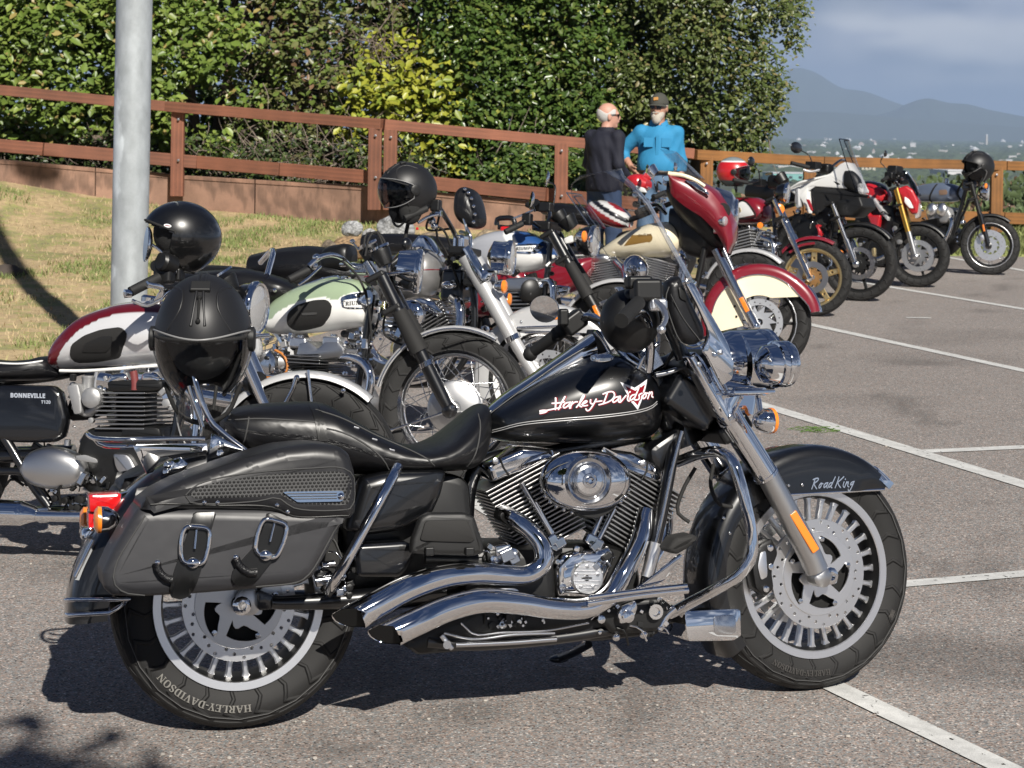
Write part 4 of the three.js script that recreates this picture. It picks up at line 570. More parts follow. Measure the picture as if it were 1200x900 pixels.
bits(n, x0, y0, x1, y1, t0, t1, seed, mats, size = 0.012) {    // the clutter of bolts, unions, clips and small castings of an engine bay
const R = rng(seed), G = mats.map(() => []); for (let i = 0; i < n; i++) { const c = this.B.p(lerp(x0, x1, R()), lerp(y0, y1, R()), lerp(t0, t1, R())), k = Math.floor(R() * mats.length), s = size * (0.4 + R()); if (R() < 0.5) G[k].push(axial(c, V(0, 0, 1), [[-s, s * 0.9], [s * 0.5, s * 0.9], [s * 0.6, s * 0.6]], 8)); else if (R() < 0.6) G[k].push(box(c, s * (1 + R() * 2), s * (1 + R()), s * 2, { r: s * 0.2, rz: R() * 3 })); else { const d = V(R() - 0.5, R() - 0.5, (R() - 0.5) * 0.4).multiplyScalar(s * 9); G[k].push(tube([c, c.clone().add(d.clone().multiplyScalar(0.5)).add(V(0, s * 1.5, s)), c.clone().add(d)], s * 0.28, { n: 6, step: 0.02 })); } }
G.forEach((g, k) => { if (g.length) this.part('fittings', mats[k], g).userData.kind = 'stuff'; });
}
}
const tyreTread = canvasTex(1024, 256, (x, w, h) => { x.fillStyle = '#fff'; x.fillRect(0, 0, w, h); x.strokeStyle = '#000'; x.lineWidth = 5; for (let i = 0; i < 22; i++) { const u = i * w / 22; for (const s of [0, 1]) { const Y = (k) => (s ? h - k : k); x.beginPath(); x.moveTo(u + s * 20, Y(62)); x.lineTo(u + 14 + s * 20, Y(92)); x.lineTo(u + 2 + s * 20, Y(112)); x.lineTo(u + 34 + s * 20, Y(124)); x.stroke(); } } x.strokeRect(-10, 127, w + 20, 2); });
tyreTread.wrapS = tyreTread.wrapT = THREE.RepeatWrapping; tyreTread.colorSpace = THREE.NoColorSpace;
const tyreM = std(L(0.009, 0.0087, 0.0085), 0.72, 0, { bumpMap: tyreTread, bumpScale: 0.006 });
const sideRing = (f, c, R, z0, r0, r1, a0, a1, N = 40, bulge = 0.004) => { const pos = [], uv = [], idx = []; for (let i = 0; i <= N; i++) { const a = lerp(a0, a1, i / N) * Math.PI / 180; for (let k = 0; k <= 2; k++) { const r = lerp(r0, r1, k / 2); pos.push(c.x + Math.cos(a) * r, c.y + Math.sin(a) * r, z0 + (k === 1 ? bulge : 0)); uv.push(i / N, k / 2); } } for (let i = 0; i < N; i++) for (let k = 0; k < 2; k++) { const a = i * 3 + k, b = a + 3; idx.push(a, a + 1, b + 1, a, b + 1, b); } const g = new THREE.BufferGeometry(); g.setAttribute('position', new THREE.Float32BufferAttribute(pos, 3)); g.setAttribute('uv', new THREE.Float32BufferAttribute(uv, 2)); g.setIndex(idx); g.computeVertexNormals(); g.applyMatrix4(f.m); return g; };

// ---------------------------------------------------------------- the nearest machine: black touring motorcycle
const A = new Bike('touring_motorcycle', 'black chrome laden touring motorcycle with leather saddlebags, nearest in the row', { pos: V(0.852, 0, -5.62), s: 416, yaw: 15.5, lean: -6, steer: 8, wb: 1.605, R: 0.322, Rr: 0.32 });
{
const b = A, f = A.B, S = A.S, P = (l, t, fr) => A.P(l, t, fr);
const castWheel = (front) => {
const R = front ? b.R : b.Rr, rim = front ? 0.228 : 0.213, w = front ? 0.064 : 0.088, fr = front ? S : f, c = front ? b.cf : b.cr;
const W = b.wheel(front, { w, rim, rimMat: M.blackSatin, disc: front ? 0.15 : 0.146, discIn: front ? 0.113 : 0.110, dz: front ? 0.068 : 0.075, discSides: front ? [1, -1] : [1], dh: 34, hub: 0.03, noCarrier: true });
const s = disk(rim - 0.004); s.holes.push(circ(0.118)); const n = front ? 28 : 26, z = front ? 0.030 : 0.042;
for (let i = 0; i < n; i++) { const a = (i + 0.5) / n * 6.2832, hw0 = 0.0078, hw1 = 0.0148, r0 = 0.128, r1 = rim - 0.036, p = (r, k) => [Math.cos(a) * r - Math.sin(a) * k, Math.sin(a) * r + Math.cos(a) * k]; const h = new THREE.Path(); h.moveTo(...p(r0, -hw0)); h.lineTo(...p(r1, -hw1)); h.quadraticCurveTo(...p(r1 + 0.020, -hw1), ...p(r1 + 0.020, 0)); h.quadraticCurveTo(...p(r1 + 0.020, hw1), ...p(r1, hw1)); h.lineTo(...p(r0, hw0)); h.closePath(); s.holes.push(h); }
b.sub(W, 'slotted_face', M.aluBright, ringPlate(fr, c, s, z - 0.016, z + 0.004, 0.003));
b.sub(W, 'bare_lip', M.aluBright, lathe(fr, c, [[rim + 0.008, w * 0.80], [rim + 0.006, w * 0.91], [rim - 0.014, w * 0.90], [rim - 0.016, w * 0.86], [rim - 0.004, w * 0.78]], { n: 96 }));
b.sub(W, 'hub', M.blackSatin, lathe(fr, c, [[0, 0.06], [0.045, 0.058], [0.06, 0.03], [0.10, 0.018], [0.10, -0.018], [0.06, -0.03], [0, -0.06]], { n: 40 }));
// swirl of the disc carrier
const k = disk(0.114); for (let i = 0; i < 5; i++) { const a0 = i / 5 * 6.2832 + 0.5, h = new THREE.Path(), q = (r, a) => [Math.cos(a0 + a) * r, Math.sin(a0 + a) * r]; for (let j = 0; j <= 8; j++) { const a = j / 8, p = q(0.086 + 0.018 * a, 0.05 + a * 0.95); j ? h.lineTo(...p) : h.moveTo(...p); } for (let j = 8; j >= 0; j--) { const a = j / 8; h.lineTo(...q(0.046 + 0.034 * a + 0.010 * Math.sin(a * 7), 0.05 + a * 0.95)); } h.closePath(); k.holes.push(h); } k.holes.push(circ(0.02));
b.sub(W, 'slot_shade', M.dark, lathe(fr, c, [[0.112, front ? 0.050 : 0.056], [0.02, front ? 0.050 : 0.056], [0.02, 0.046], [0.112, 0.046]], { n: 40 }));  // dark backing disc added so the carrier cut-outs read as shade
b.sub(W, 'swirl_carrier', front ? M.aluBright : M.alu, ringPlate(fr, c, k, (front ? 0.068 : 0.075) + 0.0005, (front ? 0.068 : 0.075) + 0.007, 0.001));
const bolts = []; for (let i = 0; i < 5; i++) { const a = i / 5 * 6.2832 + 0.2, p = fr.l(c.x + Math.cos(a) * 0.095, c.y + Math.sin(a) * 0.095, (front ? 0.076 : 0.083)); bolts.push(axial(p, V(0, 0, 1), [[-0.004, 0.007], [0.005, 0.007], [0.006, 0.004]], 10)); } b.sub(W, 'bolts', M.chromeDull, bolts);
const gap = R - rim, text = (t, col) => print(1024, 64, (x, ww, hh) => { x.clearRect(0, 0, ww, hh); x.save(); x.translate(ww, 0); x.scale(-1, 1); x.translate(0, hh); x.scale(1, -1); x.translate(ww, 0); x.scale(-1, 1); x.font = 'bold 58px serif'; x.fillStyle = col; x.textAlign = 'center'; x.textBaseline = 'middle'; x.scale(1, -1); x.translate(0, -hh / 2); x.fillText(t, ww / 2, 0, ww * 0.96); x.restore(); }, { roughness: 0.8 });
const mat = text('HARLEY-DAVIDSON', front ? '#3d3b39' : '#73716c');
b.sub(W, 'tyre_lettering', mat, sideRing(fr, c, R, w * 1.003, rim + gap * 0.34, rim + gap * 0.60, front ? 292 : 298, front ? 222 : 198, 40, 0.0035));
if (front) b.sub(W, 'size_marking', text('130/80B17', '#55524f'), sideRing(fr, c, R, w * 1.003, rim + gap * 0.40, rim + gap * 0.60, 342, 322, 12, 0.003));
b.sub(W, 'mould_line', M.rubber, arcTube(fr, V(c.x, c.y, 0), rim + gap * 0.70, 0, 360, w * 0.965, 0.0016, 5));
b.sub(W, 'dust_line', std(L(0.09), 0.8), arcTube(fr, V(c.x, c.y, 0), rim + gap * 0.72, 0, 360, w * 0.965, 0.0011, 5));
b.sub(W, 'axle_nut', M.chrome, axial(fr.l(c.x, c.y, front ? 0.13 : 0.125), b.dir(0, 0, 1, fr), [[-0.03, 0.02], [0.0, 0.024], [0.006, 0.024], [0.012, 0.015], [0.012, 0.012], [0.004, 0.011]], 12));
return W;
};
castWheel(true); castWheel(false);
// front mudguard
const ff = arcBand(S, b.cf, { R: (a) => 0.355 + 0.006 * smooth(150, 200, a), w: (a) => 0.084 - 0.010 * smooth(60, 38, a), a0: 45, a1: 216, crown: 0.035, rin: (a) => a < 125 ? Math.min(0.35, 0.222 / Math.max(0.3, Math.sin(a * Math.PI / 180))) : lerp(0.272, 0.30, smooth(125, 150, a)) });
const FF = b.part('front_fender', M.black, ff);
b.sub(FF, 'trim', M.chrome, tube([...Array(14).keys()].map((i) => { const a = lerp(45, 118, i / 13) * Math.PI / 180, r = 0.222 / Math.sin(a); return V(b.cf.x + Math.cos(a) * Math.min(r, 0.35), b.cf.y + Math.sin(a) * Math.min(r, 0.35), 0.086 - 0.008 * (1 - i / 13)).applyMatrix4(S.m); }), 0.0042, { straight: true, n: 8 }));
b.sub(FF, 'tip', M.chrome, arcBand(S, b.cf, { R: 0.360, w: 0.079, a0: 43, a1: 53, crown: 0.035, rin: (a) => 0.225 / Math.sin(a * Math.PI / 180) + 0.03, seg: 8 }));
b.sub(FF, 'flap', M.chrome, plate(S, [[802, 716], [868, 713], [869, 745], [860, 751], [806, 752]], -0.085, 0.088, { bevel: 0.004, round: 0.12 }));
b.sub(FF, 'flap_panel', M.chromeDull, plate(S, [[836, 722], [862, 720], [863, 743], [838, 745]], 0.088, 0.0905, { bevel: 0.001 }));
const nameM = print(512, 128, (x, w, h) => { x.clearRect(0, 0, w, h); script(x, 'Road King', 40, 88, 74, 9, '#e9ebef', 0.66, 0.5); x.fillStyle = '#e9ebef'; x.fillRect(60, 100, 0, 0); }, { roughness: 0.1, metalness: 0.9 });
b.sub(FF, 'badge', nameM, decal(ff, S, [[944, 558], [1004, 555], [1004, 577], [944, 580]], 0.08, { nx: 8, ny: 3, off: 0.0015 }));
b.sub(FF, 'bolts', M.chromeDull, [[924, 569], [940, 568.5], [848, 607], [855, 625]].map(([x, y]) => axial(S.p(x, y, 0.085), V(0, 0, 1), [[-0.002, 0.004], [0.003, 0.004], [0.004, 0.002]], 8)));
// fork
for (const s of [1, -1]) {
const t = 0.125 * s, q = (x, y) => { const k = S.q(x, y, 0.125); return V(k.x, k.y, t).applyMatrix4(S.m); };
const leg = b.part('fork_leg', M.alu, tube([q(893, 545), q(940, 632), q(950, 652), q(957, 668)], (k) => lerp(0.031, 0.033, k), { n: 18, straight: true }), axial(q(962, 676), b.dir(0, 0, s, S), [[-0.03, 0.028], [0.012, 0.028], [0.018, 0.02]], 16));
b.sub(leg, 'fork_cover', M.chrome, tube([q(822, 432), q(858, 495), q(898, 557)], (k) => lerp(0.038, 0.035, k), { n: 20, straight: true }), tube([q(897, 555), q(899, 558)], 0.037, { n: 20 }));
b.sub(leg, 'reflector', M.amber, box(q(935, 622).add(b.dir(0, 0, s, S).multiplyScalar(0.032)), 0.024, 0.128, 0.010, { rz: 0.555, r: 0.004 }));
}
b.part('nacelle_plate', M.chrome, plate(S, [[806, 419], [815, 412], [824, 420], [843, 452], [848, 461], [873, 463], [862, 485], [866, 493], [853, 500], [843, 488]], 0.12, 0.17, { bevel: 0.012, round: 0.12, seg: 3, tm: 0.165 }));
b.part('nacelle_plate', M.chrome, plate(S, [[806, 419], [815, 412], [824, 420], [843, 452], [848, 461], [873, 463], [862, 485], [866, 493], [853, 500], [843, 488]], -0.17, -0.12, { bevel: 0.012, round: 0.12, tm: 0.165 }));
b.part('steering_neck', M.black, tube(P([[762, 436], [795, 500], [803, 520]], 0), 0.055, { straight: true, n: 14 }), box(b.S.p(800, 470, 0), 0.16, 0.1, 0.20, { r: 0.02, rz: -0.6 }));
b.part('fork_yoke', M.blackSatin, box(S.p(842, 500, 0), 0.10, 0.05, 0.27, { r: 0.012, rz: 0.55 }), box(S.p(802, 425, 0), 0.10, 0.04, 0.26, { r: 0.012, rz: 0.5 }));
// caliper
const cal = b.part('brake_caliper', M.blackSatin, plate(S, [[889, 640], [905, 630], [913, 648], [905, 668], [908, 690], [898, 700], [886, 690], [882, 665]], 0.058, 0.105, { bevel: 0.008, round: 0.25 }));
b.sub(cal, 'plate', M.aluBright, plate(S, [[891, 648], [898, 645], [900, 676], [892, 680], [888, 664]], 0.105, 0.11, { bevel: 0.002 })); b.sub(cal, 'bolts', M.chrome, [[903, 664], [897, 690], [902, 642]].map(([x, y]) => axial(S.p(x, y, 0.105), V(0, 0, 1), [[0, 0.009], [0.006, 0.009], [0.008, 0.005]], 10)));
// headlamp nacelle, headlamp, passing lamps, signals
const fw = b.dir(1, 0.02, 0, S), hc = S.p(893, 424, 0.02);
b.lamp(hc, fw, 0.088, 0.11, M.chrome, { fatness: 1.3 });
b.part('lamp_housing', M.chrome, axial(S.p(853, 424, 0), fw, [[-0.06, 0.04], [-0.04, 0.075], [0, 0.088], [0.10, 0.089], [0.104, 0.084], [0.108, 0.089], [0.13, 0.089]], 32), box(S.p(848, 470, 0), 0.14, 0.11, 0.24, { r: 0.03, seg: 3, rz: -0.2 }));
for (const s of [1, -1]) { const q = S.q(919, 426.5, 0.22), c = V(q.x, q.y, 0.22 * s).applyMatrix4(S.m); const l = b.lamp(c, b.dir(1, 0, 0, S), 0.060, 0.088, M.chrome, { name: 'passing_lamp', fatness: 1.12 }); b.sub(l, 'band', M.chrome, axial(c, fw, [[-0.034, 0.058], [-0.032, 0.064], [-0.018, 0.064], [-0.016, 0.059]], 28));
const q2 = S.q(880, 459, 0.2), q3 = S.q(860, 458, 0.05); b.part('lamp_bracket', M.chrome, tube([V(q3.x, q3.y, 0.05 * s), V(q2.x, q2.y, 0.12 * s), V(q2.x + 0.03, q2.y, 0.22 * s)].map((v) => v.applyMatrix4(S.m)), 0.011, { n: 10 }), box(V(q2.x, q2.y, 0.2 * s).applyMatrix4(S.m), 0.12, 0.012, 0.06));
const q4 = S.q(902, 493, 0.22), c4 = V(q4.x, q4.y, 0.22 * s).applyMatrix4(S.m), q5 = S.q(888, 464, 0.2); b.signal(c4, b.dir(1, 0, 0, S), 0.034, M.chrome, s > 0 ? M.amber : M.amber, 0.05, V(q5.x, q5.y, 0.2 * s).applyMatrix4(S.m)); }
// windshield
{
const R0 = [[733, 206], [759, 244], [784, 286], [806, 323], [822, 352]].map(([x, y]) => S.q(x, y, 0.20)), rows = 18, cols = 24, rings = []; const Y = R0.map((p) => p.y), X = R0.map((p) => p.x); const ys = [...Y].reverse(), xs = [...X].reverse();
for (let i = 0; i <= rows; i++) { const f0 = i / rows, y = lerp(ys[0], ys[ys.length - 1] + 0.02, f0), x = cat(ys, xs, y), hw = 0.205 * (f0 > 0.72 ? Math.sqrt(Math.max(0.15, 1 - Math.pow((f0 - 0.72) / 0.30, 2))) : lerp(0.86, 1, f0 / 0.72)), ring = []; for (let j = 0; j <= cols; j++) { const u = j / cols * 2 - 1; ring.push(V(x + 0.085 * (1 - u * u), y + 0.015 * (1 - u * u), u * hw).applyMatrix4(S.m)); } rings.push(ring); }
const ws = b.part('windshield', M.tint, skin(rings, { closed: false, caps: false })); const e = []; for (let i = 0; i <= rows; i++) e.push(rings[i][cols]); for (let j = cols; j >= 0; j--) e.push(rings[rows][j]); for (let i = rows; i >= 0; i--) e.push(rings[i][0]); b.sub(ws, 'edge', M.tint, tube(e, 0.0018, { n: 6, straight: true }));
b.sub(ws, 'strap', M.chrome, tube(rings[2].map((p) => p.clone()), 0.006, { n: 8, straight: true }));
for (const s of [1, -1]) { const pl = plate(S, [[802, 332], [812, 331], [822, 352], [836, 374], [852, 402], [859, 425], [857, 444], [845, 452], [828, 418], [822, 411], [830, 393], [827, 382], [815, 356]], s > 0 ? 0.205 : -0.217, s > 0 ? 0.217 : -0.205, { bevel: 0.003, round: 0.2, tm: 0.21 }); const br = b.sub(ws, 'side_bracket', M.chrome, pl); if (s > 0) b.sub(ws, 'screws', M.chromeDull, [[844, 413], [837, 416], [819, 427], [805, 330], [856, 488]].map(([x, y]) => axial(S.p(x, y, 0.217), V(0, 0, 1), [[0, 0.007], [0.005, 0.007], [0.007, 0.004]], 10))); }
}
const wp = b.part('windshield_pouch', M.leather, plate(S, [[782, 331], [797, 322], [803, 336], [812, 356], [826, 384], [826, 398], [814, 405], [798, 399], [786, 370]], 0.13, 0.19, { bevel: 0.022, round: 0.3, seg: 4, tm: 0.18 }));
b.sub(wp, 'seam', M.thread, tube(P([[786, 345], [800, 372], [822, 401]], 0.192, S), 0.0015, { n: 5 }), tube(P([[784, 336], [780, 350], [786, 374], [799, 402], [815, 407], [827, 399], [828, 384]], 0.185, S), 0.002, { n: 5 })); b.sub(wp, 'flap', M.vinyl, plate(S, [[795, 336], [803, 338], [806, 354], [797, 350]], 0.19, 0.196, { bevel: 0.002 })); 
// handlebar and controls
const bar = b.part('handlebar', M.chrome, tube([...P([[760, 434, 0.05], [738, 420, 0.02], [716, 395, -0.08], [703, 378, -0.17], [690, 371, -0.22], [672, 379, -0.27], [640, 402, -0.36]], 0, S)], 0.0135, { n: 14 }), tube([...P([[760, 434, 0.05], [762, 400, 0.10], [757, 374, 0.18], [748, 366, 0.24], [735, 372, 0.31]], 0, S)], 0.0135, { n: 14 }));
b.sub(bar, 'grip', M.grip, tube(P([[662, 385, -0.29], [617, 418, -0.40]], 0, S), (k) => 0.0195 * (k > 0.97 ? 0.8 : 1), { n: 14, step: 0.01 }), ...[0.08, 0.2, 0.9].map((k) => { const q = P([[662, 385, -0.29], [617, 418, -0.40]], 0, S), c = q[0].clone().lerp(q[1], k); return ball(c, 0.022, 0.022, 0.022, 12); }));
b.sub(bar, 'switch_box', M.blackSatin, box(S.p(672, 378, -0.26), 0.07, 0.055, 0.05, { rz: 0.6, r: 0.01 }), box(S.p(660, 372, -0.25), 0.03, 0.05, 0.03, { r: 0.008 }));
b.sub(bar, 'grip', M.grip, tube(P([[748, 355, 0.24], [728, 376, 0.34]], 0, S), (k) => 0.0195, { n: 14 }));
b.sub(bar, 'switch_box', M.blackSatin, box(S.p(757, 340, 0.2), 0.08, 0.06, 0.06, { r: 0.012 }), box(S.p(748, 331, 0.18), 0.07, 0.035, 0.05, { r: 0.01 }));
b.sub(bar, 'lever', M.aluBright, tube(P([[766, 352, 0.22], [776, 360, 0.25], [780, 372, 0.28], [775, 385, 0.32]], 0, S), (k) => lerp(0.010, 0.007, k), { n: 10 }), ball(S.p(775, 386, 0.32), 0.012), box(S.p(771, 357, 0.22), 0.05, 0.035, 0.03, { r: 0.01 }));
b.part('bar_pouch', M.vinyl, ball(S.p(738, 376, 0.10), 0.082, 0.086, 0.07, 26), box(S.p(742, 348, 0.12), 0.06, 0.04, 0.06, { r: 0.015, seg: 3 }));
b.mirror(S.p(638, 362, -0.33), b.dir(-0.62, -0.16, 0.75, f), 0.046, 0.040, M.chrome, P([[652, 366, -0.33], [670, 374, -0.30], [682, 380, -0.27]], 0, S));
b.part('cables', M.rubber, ...[[[836, 545, 0.06], [833, 570, 0.1], [842, 590, 0.12], [858, 594, 0.12]], [[815, 548, 0.05], [800, 575, 0.04], [794, 600, 0.04], [808, 612, 0.06]], [[765, 350, 0.15], [785, 372, 0.12], [792, 405, 0.06], [778, 430, 0.03]], [[745, 345, 0.12], [730, 400, 0.02], [752, 425, 0]], [[690, 372, -0.2], [720, 385, -0.1], [765, 440, 0]]].map((l) => tube(P(l, 0, S), 0.0055, { n: 8 })));
b.part('instrument_pod', M.black, tube(P([[741, 420], [775, 430], [800, 420]], 0.0), 0.03, { n: 12 }), tube(P([[764, 345], [790, 395], [800, 420]], 0.06, S), 0.02));
b.part('speaker_trim', M.chromeDull, tube(P([[748, 432, 0.12], [757, 414, 0.13], [772, 402, 0.13]], 0), 0.006), box(f.p(764, 421, 0.1), 0.05, 0.06, 0.01, { rz: 0.5 }), tube(P([[768, 440], [782, 437], [800, 432]], 0.12), 0.009));
// fuel tank
const tk = loft(f, [[566, 486, 512, 0.055], [582, 474, 516, 0.10], [605, 459, 518, 0.128], [640, 438, 519, 0.150], [675, 421, 519, 0.162], [705, 413, 518, 0.165], [732, 418, 516, 0.155], [752, 431, 513, 0.128], [764, 446, 506, 0.085], [770, 466, 494, 0.03]], { n: 2.35, rows: 80, cols: 56 });
const T = b.part('fuel_tank', M.black, tk);
b.sub(T, 'console', M.chrome, loft(f, [[567, 482, 492, 0.022], [590, 462, 476, 0.034], [622, 440, 458, 0.043], [655, 417, 440, 0.046], [685, 396, 424, 0.046], [698, 388, 420, 0.042], [704, 388, 418, 0.03]], { n: 3, rows: 40, cols: 28 }));
for (const o of [0.030, 0.040]) b.sub(T, 'console_rib', M.black, tube([[570, 485], [595, 466], [625, 444], [655, 423], [688, 403]].map(([x, y]) => f.p(x, y + 3, o + 0.012)), 0.0026, { n: 6 }));
b.sub(T, 'speedometer', M.blackSatin, plate(f, [[698, 386], [703, 386], [720, 416], [714, 420], [696, 410]], -0.045, 0.045, { bevel: 0.008 })); b.sub(T, 'speedometer_trim', M.chrome, tube(P([[697, 388], [708, 402], [715, 418]], 0.048), 0.005));
b.sub(T, 'fuel_cap', M.chrome, axial(f.p(706, 419, 0.075), V(0, 1, 0.25), [[-0.02, 0.032], [0.0, 0.034], [0.006, 0.032], [0.012, 0.02], [0.013, 0.001]], 28));
for (const [o, m] of [[0, M.silver], [2.6, M.silver]]) { const g = trace(tk, f, [[581, 505 + o], [605, 496 + o], [650, 490 + o], [700, 485.5 + o], [740, 480 + o], [758, 475 + o], [766, 470 + o]], 0.1, 0.0012, { off: 0.0005 }); g && b.sub(T, 'pinstripe', m, g); }
const logo = print(1024, 400, (x, w, h) => { x.clearRect(0, 0, w, h);
x.lineJoin = 'miter'; const tri = (o) => { x.beginPath(); x.moveTo(700, 60 - o); x.lineTo(830, 115); x.lineTo(975, 40 - o); x.lineTo(860, 330 + o); x.lineTo(790, 250); x.closePath(); }; tri(6); x.fillStyle = '#d8d8dc'; x.fill(); x.beginPath(); x.moveTo(745, 95); x.lineTo(835, 145); x.lineTo(940, 85); x.lineTo(856, 290); x.lineTo(790, 215); x.closePath(); x.fillStyle = '#7e1520'; x.fill();
const draw = (lw, col, dx = 0, dy = 0) => { x.save(); x.translate(dx, dy); x.rotate(-0.115); const e = script(x, 'Harley-Davidson', 56, 335, 122, lw, col, 0.505, 0.42); x.beginPath(); x.moveTo(-40, 340); x.quadraticCurveTo(40, 330, 140, 318); x.stroke(); x.beginPath(); x.ellipse(-20, 342, 42, 13, -0.1, 0, 7); x.stroke(); x.restore(); };
draw(24, '#7a1420', 5, 2); draw(14, '#dcdcde'); }, { roughness: 0.25 });
b.sub(T, 'emblem', logo, decal(tk, f, [[630, 443], [763, 440], [763, 487], [630, 489]], 0.12, { nx: 24, ny: 10, off: 0.0016 }));
// seat
const st = loft(f, [[260, 489, 500, 0.05], [268, 482, 515, 0.10], [290, 475, 530, 0.13], [330, 471.5, 540, 0.15], [362, 470.5, 548, 0.16], [380, 473, 552, 0.165], [400, 484, 554, 0.172], [430, 502, 555, 0.18], [462, 517, 554, 0.185], [490, 521, 552, 0.188], [515, 512, 551, 0.182], [538, 493, 550, 0.165], [553, 479, 545, 0.14], [563, 473, 530, 0.11], [568, 475, 505, 0.07], [570, 482, 497, 0.03]], { n: 2.6, rows: 90, cols: 48 });
const SE = b.part('seat', M.leather, st);
for (const l of [[[262, 494], [300, 490.5], [340, 492], [368, 494]], [[372, 500], [395, 505], [420, 517], [440, 533], [452, 549]], [[370, 480], [400, 490], [440, 510], [480, 528], [500, 541], [506, 552]], [[566, 478], [561, 500], [553, 530], [545, 546]], [[292, 489], [288, 510], [286, 525]]]) { const g = trace(st, f, l, 0.12, 0.0022, { off: 0.0008 }); g && b.sub(SE, 'seam', M.thread, g); }
b.sub(SE, 'strap', M.vinyl, patch(st, f, [[362, 472], [373, 472], [380, 516], [368, 516]], 0.1, { off: 0.004, round: 0.06 }));
b.sub(SE, 'stud', M.steel, [[417, 501], [437, 514.5], [456, 526.5]].map(([x, y]) => { const q = f.q(x, y, 0.14), h = onto(st, 0, f.m, q.x, q.y); return h ? box(h.p, 0.016, 0.006, 0.006, { rz: -0.3, r: 0.002 }) : null; }));
// saddlebag
for (const s of [1, -1]) {
const t0 = s > 0 ? 0.20 : -0.43, t1 = s > 0 ? 0.43 : -0.20;
const body = plate(f, [[165, 592], [150, 615], [131, 648], [120, 672], [122, 690], [132, 699], [165, 700], [225, 697], [300, 691], [352, 686], [368, 676], [382, 652], [404, 610], [408, 595]], t0, t1, { bevel: 0.034, round: 0.22, seg: 6, tm: 0.42, curve: 10 });
const lid = plate(f, [[164, 599], [167, 590], [184, 577], [212, 563], [252, 549], [290, 536], [330, 524], [370, 520], [398, 523], [410, 532], [417, 555], [418, 600], [410, 609], [346, 610], [318, 599], [250, 597]], s > 0 ? 0.185 : -0.442, s > 0 ? 0.442 : -0.185, { bevel: 0.034, round: 0.24, seg: 7, tm: 0.43, curve: 10 });
const bag = b.part('saddlebag', M.bagLeather, body), ld = b.sub(bag, 'lid', M.lidLeather, lid);
if (s < 0) continue;
b.sub(bag, 'panel', weaveM, patch(lid, f, [[220, 579], [228, 572], [250, 565], [300, 557], [350, 553], [396, 551.5], [409, 556], [414, 566], [409, 590], [400, 592], [346, 590], [326, 578], [300, 582], [225, 584]], 0.43, { off: 0.001, round: 0.15, rings: 10, N: 90 }));
b.sub(bag, 'panel_seam', M.thread, trace(lid, f, [[217, 580], [228, 569], [260, 559], [310, 552], [360, 548.5], [400, 548], [413, 556], [418, 570], [412, 594], [402, 597], [344, 595], [324, 583], [300, 587], [222, 588], [217, 581]], 0.43, 0.0018));
b.sub(bag, 'lid_piping', M.vinyl, trace(lid, f, [[166, 592], [190, 590], [250, 592], [318, 594], [345, 605], [408, 604]], 0.43, 0.0024));
for (const l of [[[170, 604], [152, 632], [136, 660], [133, 682], [145, 694], [170, 698]], [[396, 614], [382, 640], [366, 668], [352, 681], [300, 688]]]) b.sub(bag, 'seam', M.thread, trace(body, f, l, 0.42, 0.0022));
const em = b.sub(bag, 'emblem_bar', M.chrome, patch(lid, f, [[329, 575.5], [400, 574.5], [403, 580], [400, 587], [347, 588]], 0.43, { off: 0.007, round: 0.06 })); b.sub(bag, 'emblem_groove', M.blackSatin, ...[578, 581, 584].map((y) => trace(lid, f, [[334 + (y - 578) * 1.5, y], [393, y - 0.6]], 0.43, 0.0013, { off: 0.0075 }))); b.sub(bag, 'emblem_knob', M.chrome, (() => { const q = f.q(398, 581, 0.43), h = onto(lid, 0, f.m, q.x, q.y); return ball(h ? h.p : f.p(398, 581, 0.43), 0.011, 0.011, 0.012, 14); })());
const onB = (g, l, o) => l.map(([x, y]) => { const q = f.q(x, y, 0.43), h = onto(g, 0, f.m, q.x, q.y); const p = h ? h.p : f.p(x, y, 0.43); p.z += o; return p; });
const strap = (px) => b.sub(bag, 'strap', M.strapLeather, patch(body, f, px, 0.43, { off: 0.010, round: 0.1, N: 50 }));
strap([[227, 600], [254, 599], [246, 625], [241, 648], [233, 676], [224, 698], [212, 703], [200, 700], [198, 690], [204, 668], [214, 640], [221, 620]]); strap([[313, 600], [338, 611], [329, 636], [320, 655], [302, 678], [289, 688], [276, 687], [270, 680], [272, 669], [284, 655], [298, 640], [307, 620]]);
const buckle = (cx, cy, rot) => { const q = f.q(cx, cy, 0.43), h = onto(body, 0, f.m, q.x, q.y), c = h ? h.p : f.p(cx, cy, 0.43); c.z += 0.016; const pts = []; for (let i = 0; i <= 40; i++) { const a = i / 40 * 6.2832, e = 4.5, ca = Math.cos(a), sa = Math.sin(a), k = Math.pow(Math.pow(Math.abs(ca), e) + Math.pow(Math.abs(sa), e), -1 / e); const u = ca * k * 0.033 * (sa < 0 ? 1 - 0.16 * -sa : 1), v = sa * k * 0.043; pts.push(V(c.x + u * Math.cos(rot) - v * Math.sin(rot), c.y + u * Math.sin(rot) + v * Math.cos(rot), c.z)); } const B = b.sub(bag, 'buckle', M.chrome, tube(pts, 0.0058, { n: 10, straight: true }), ball(V(c.x + 0.042 * Math.sin(rot), c.y - 0.042 * Math.cos(rot), c.z + 0.003), 0.016, 0.013, 0.008, 12), rod(V(c.x - 0.03 * Math.sin(rot), c.y + 0.036 * Math.cos(rot), c.z), V(c.x + 0.008 * Math.sin(rot), c.y - 0.008 * Math.cos(rot), c.z + 0.006), 0.0028)); };
buckle(227.5, 638, -0.12); buckle(316, 630, -0.3);
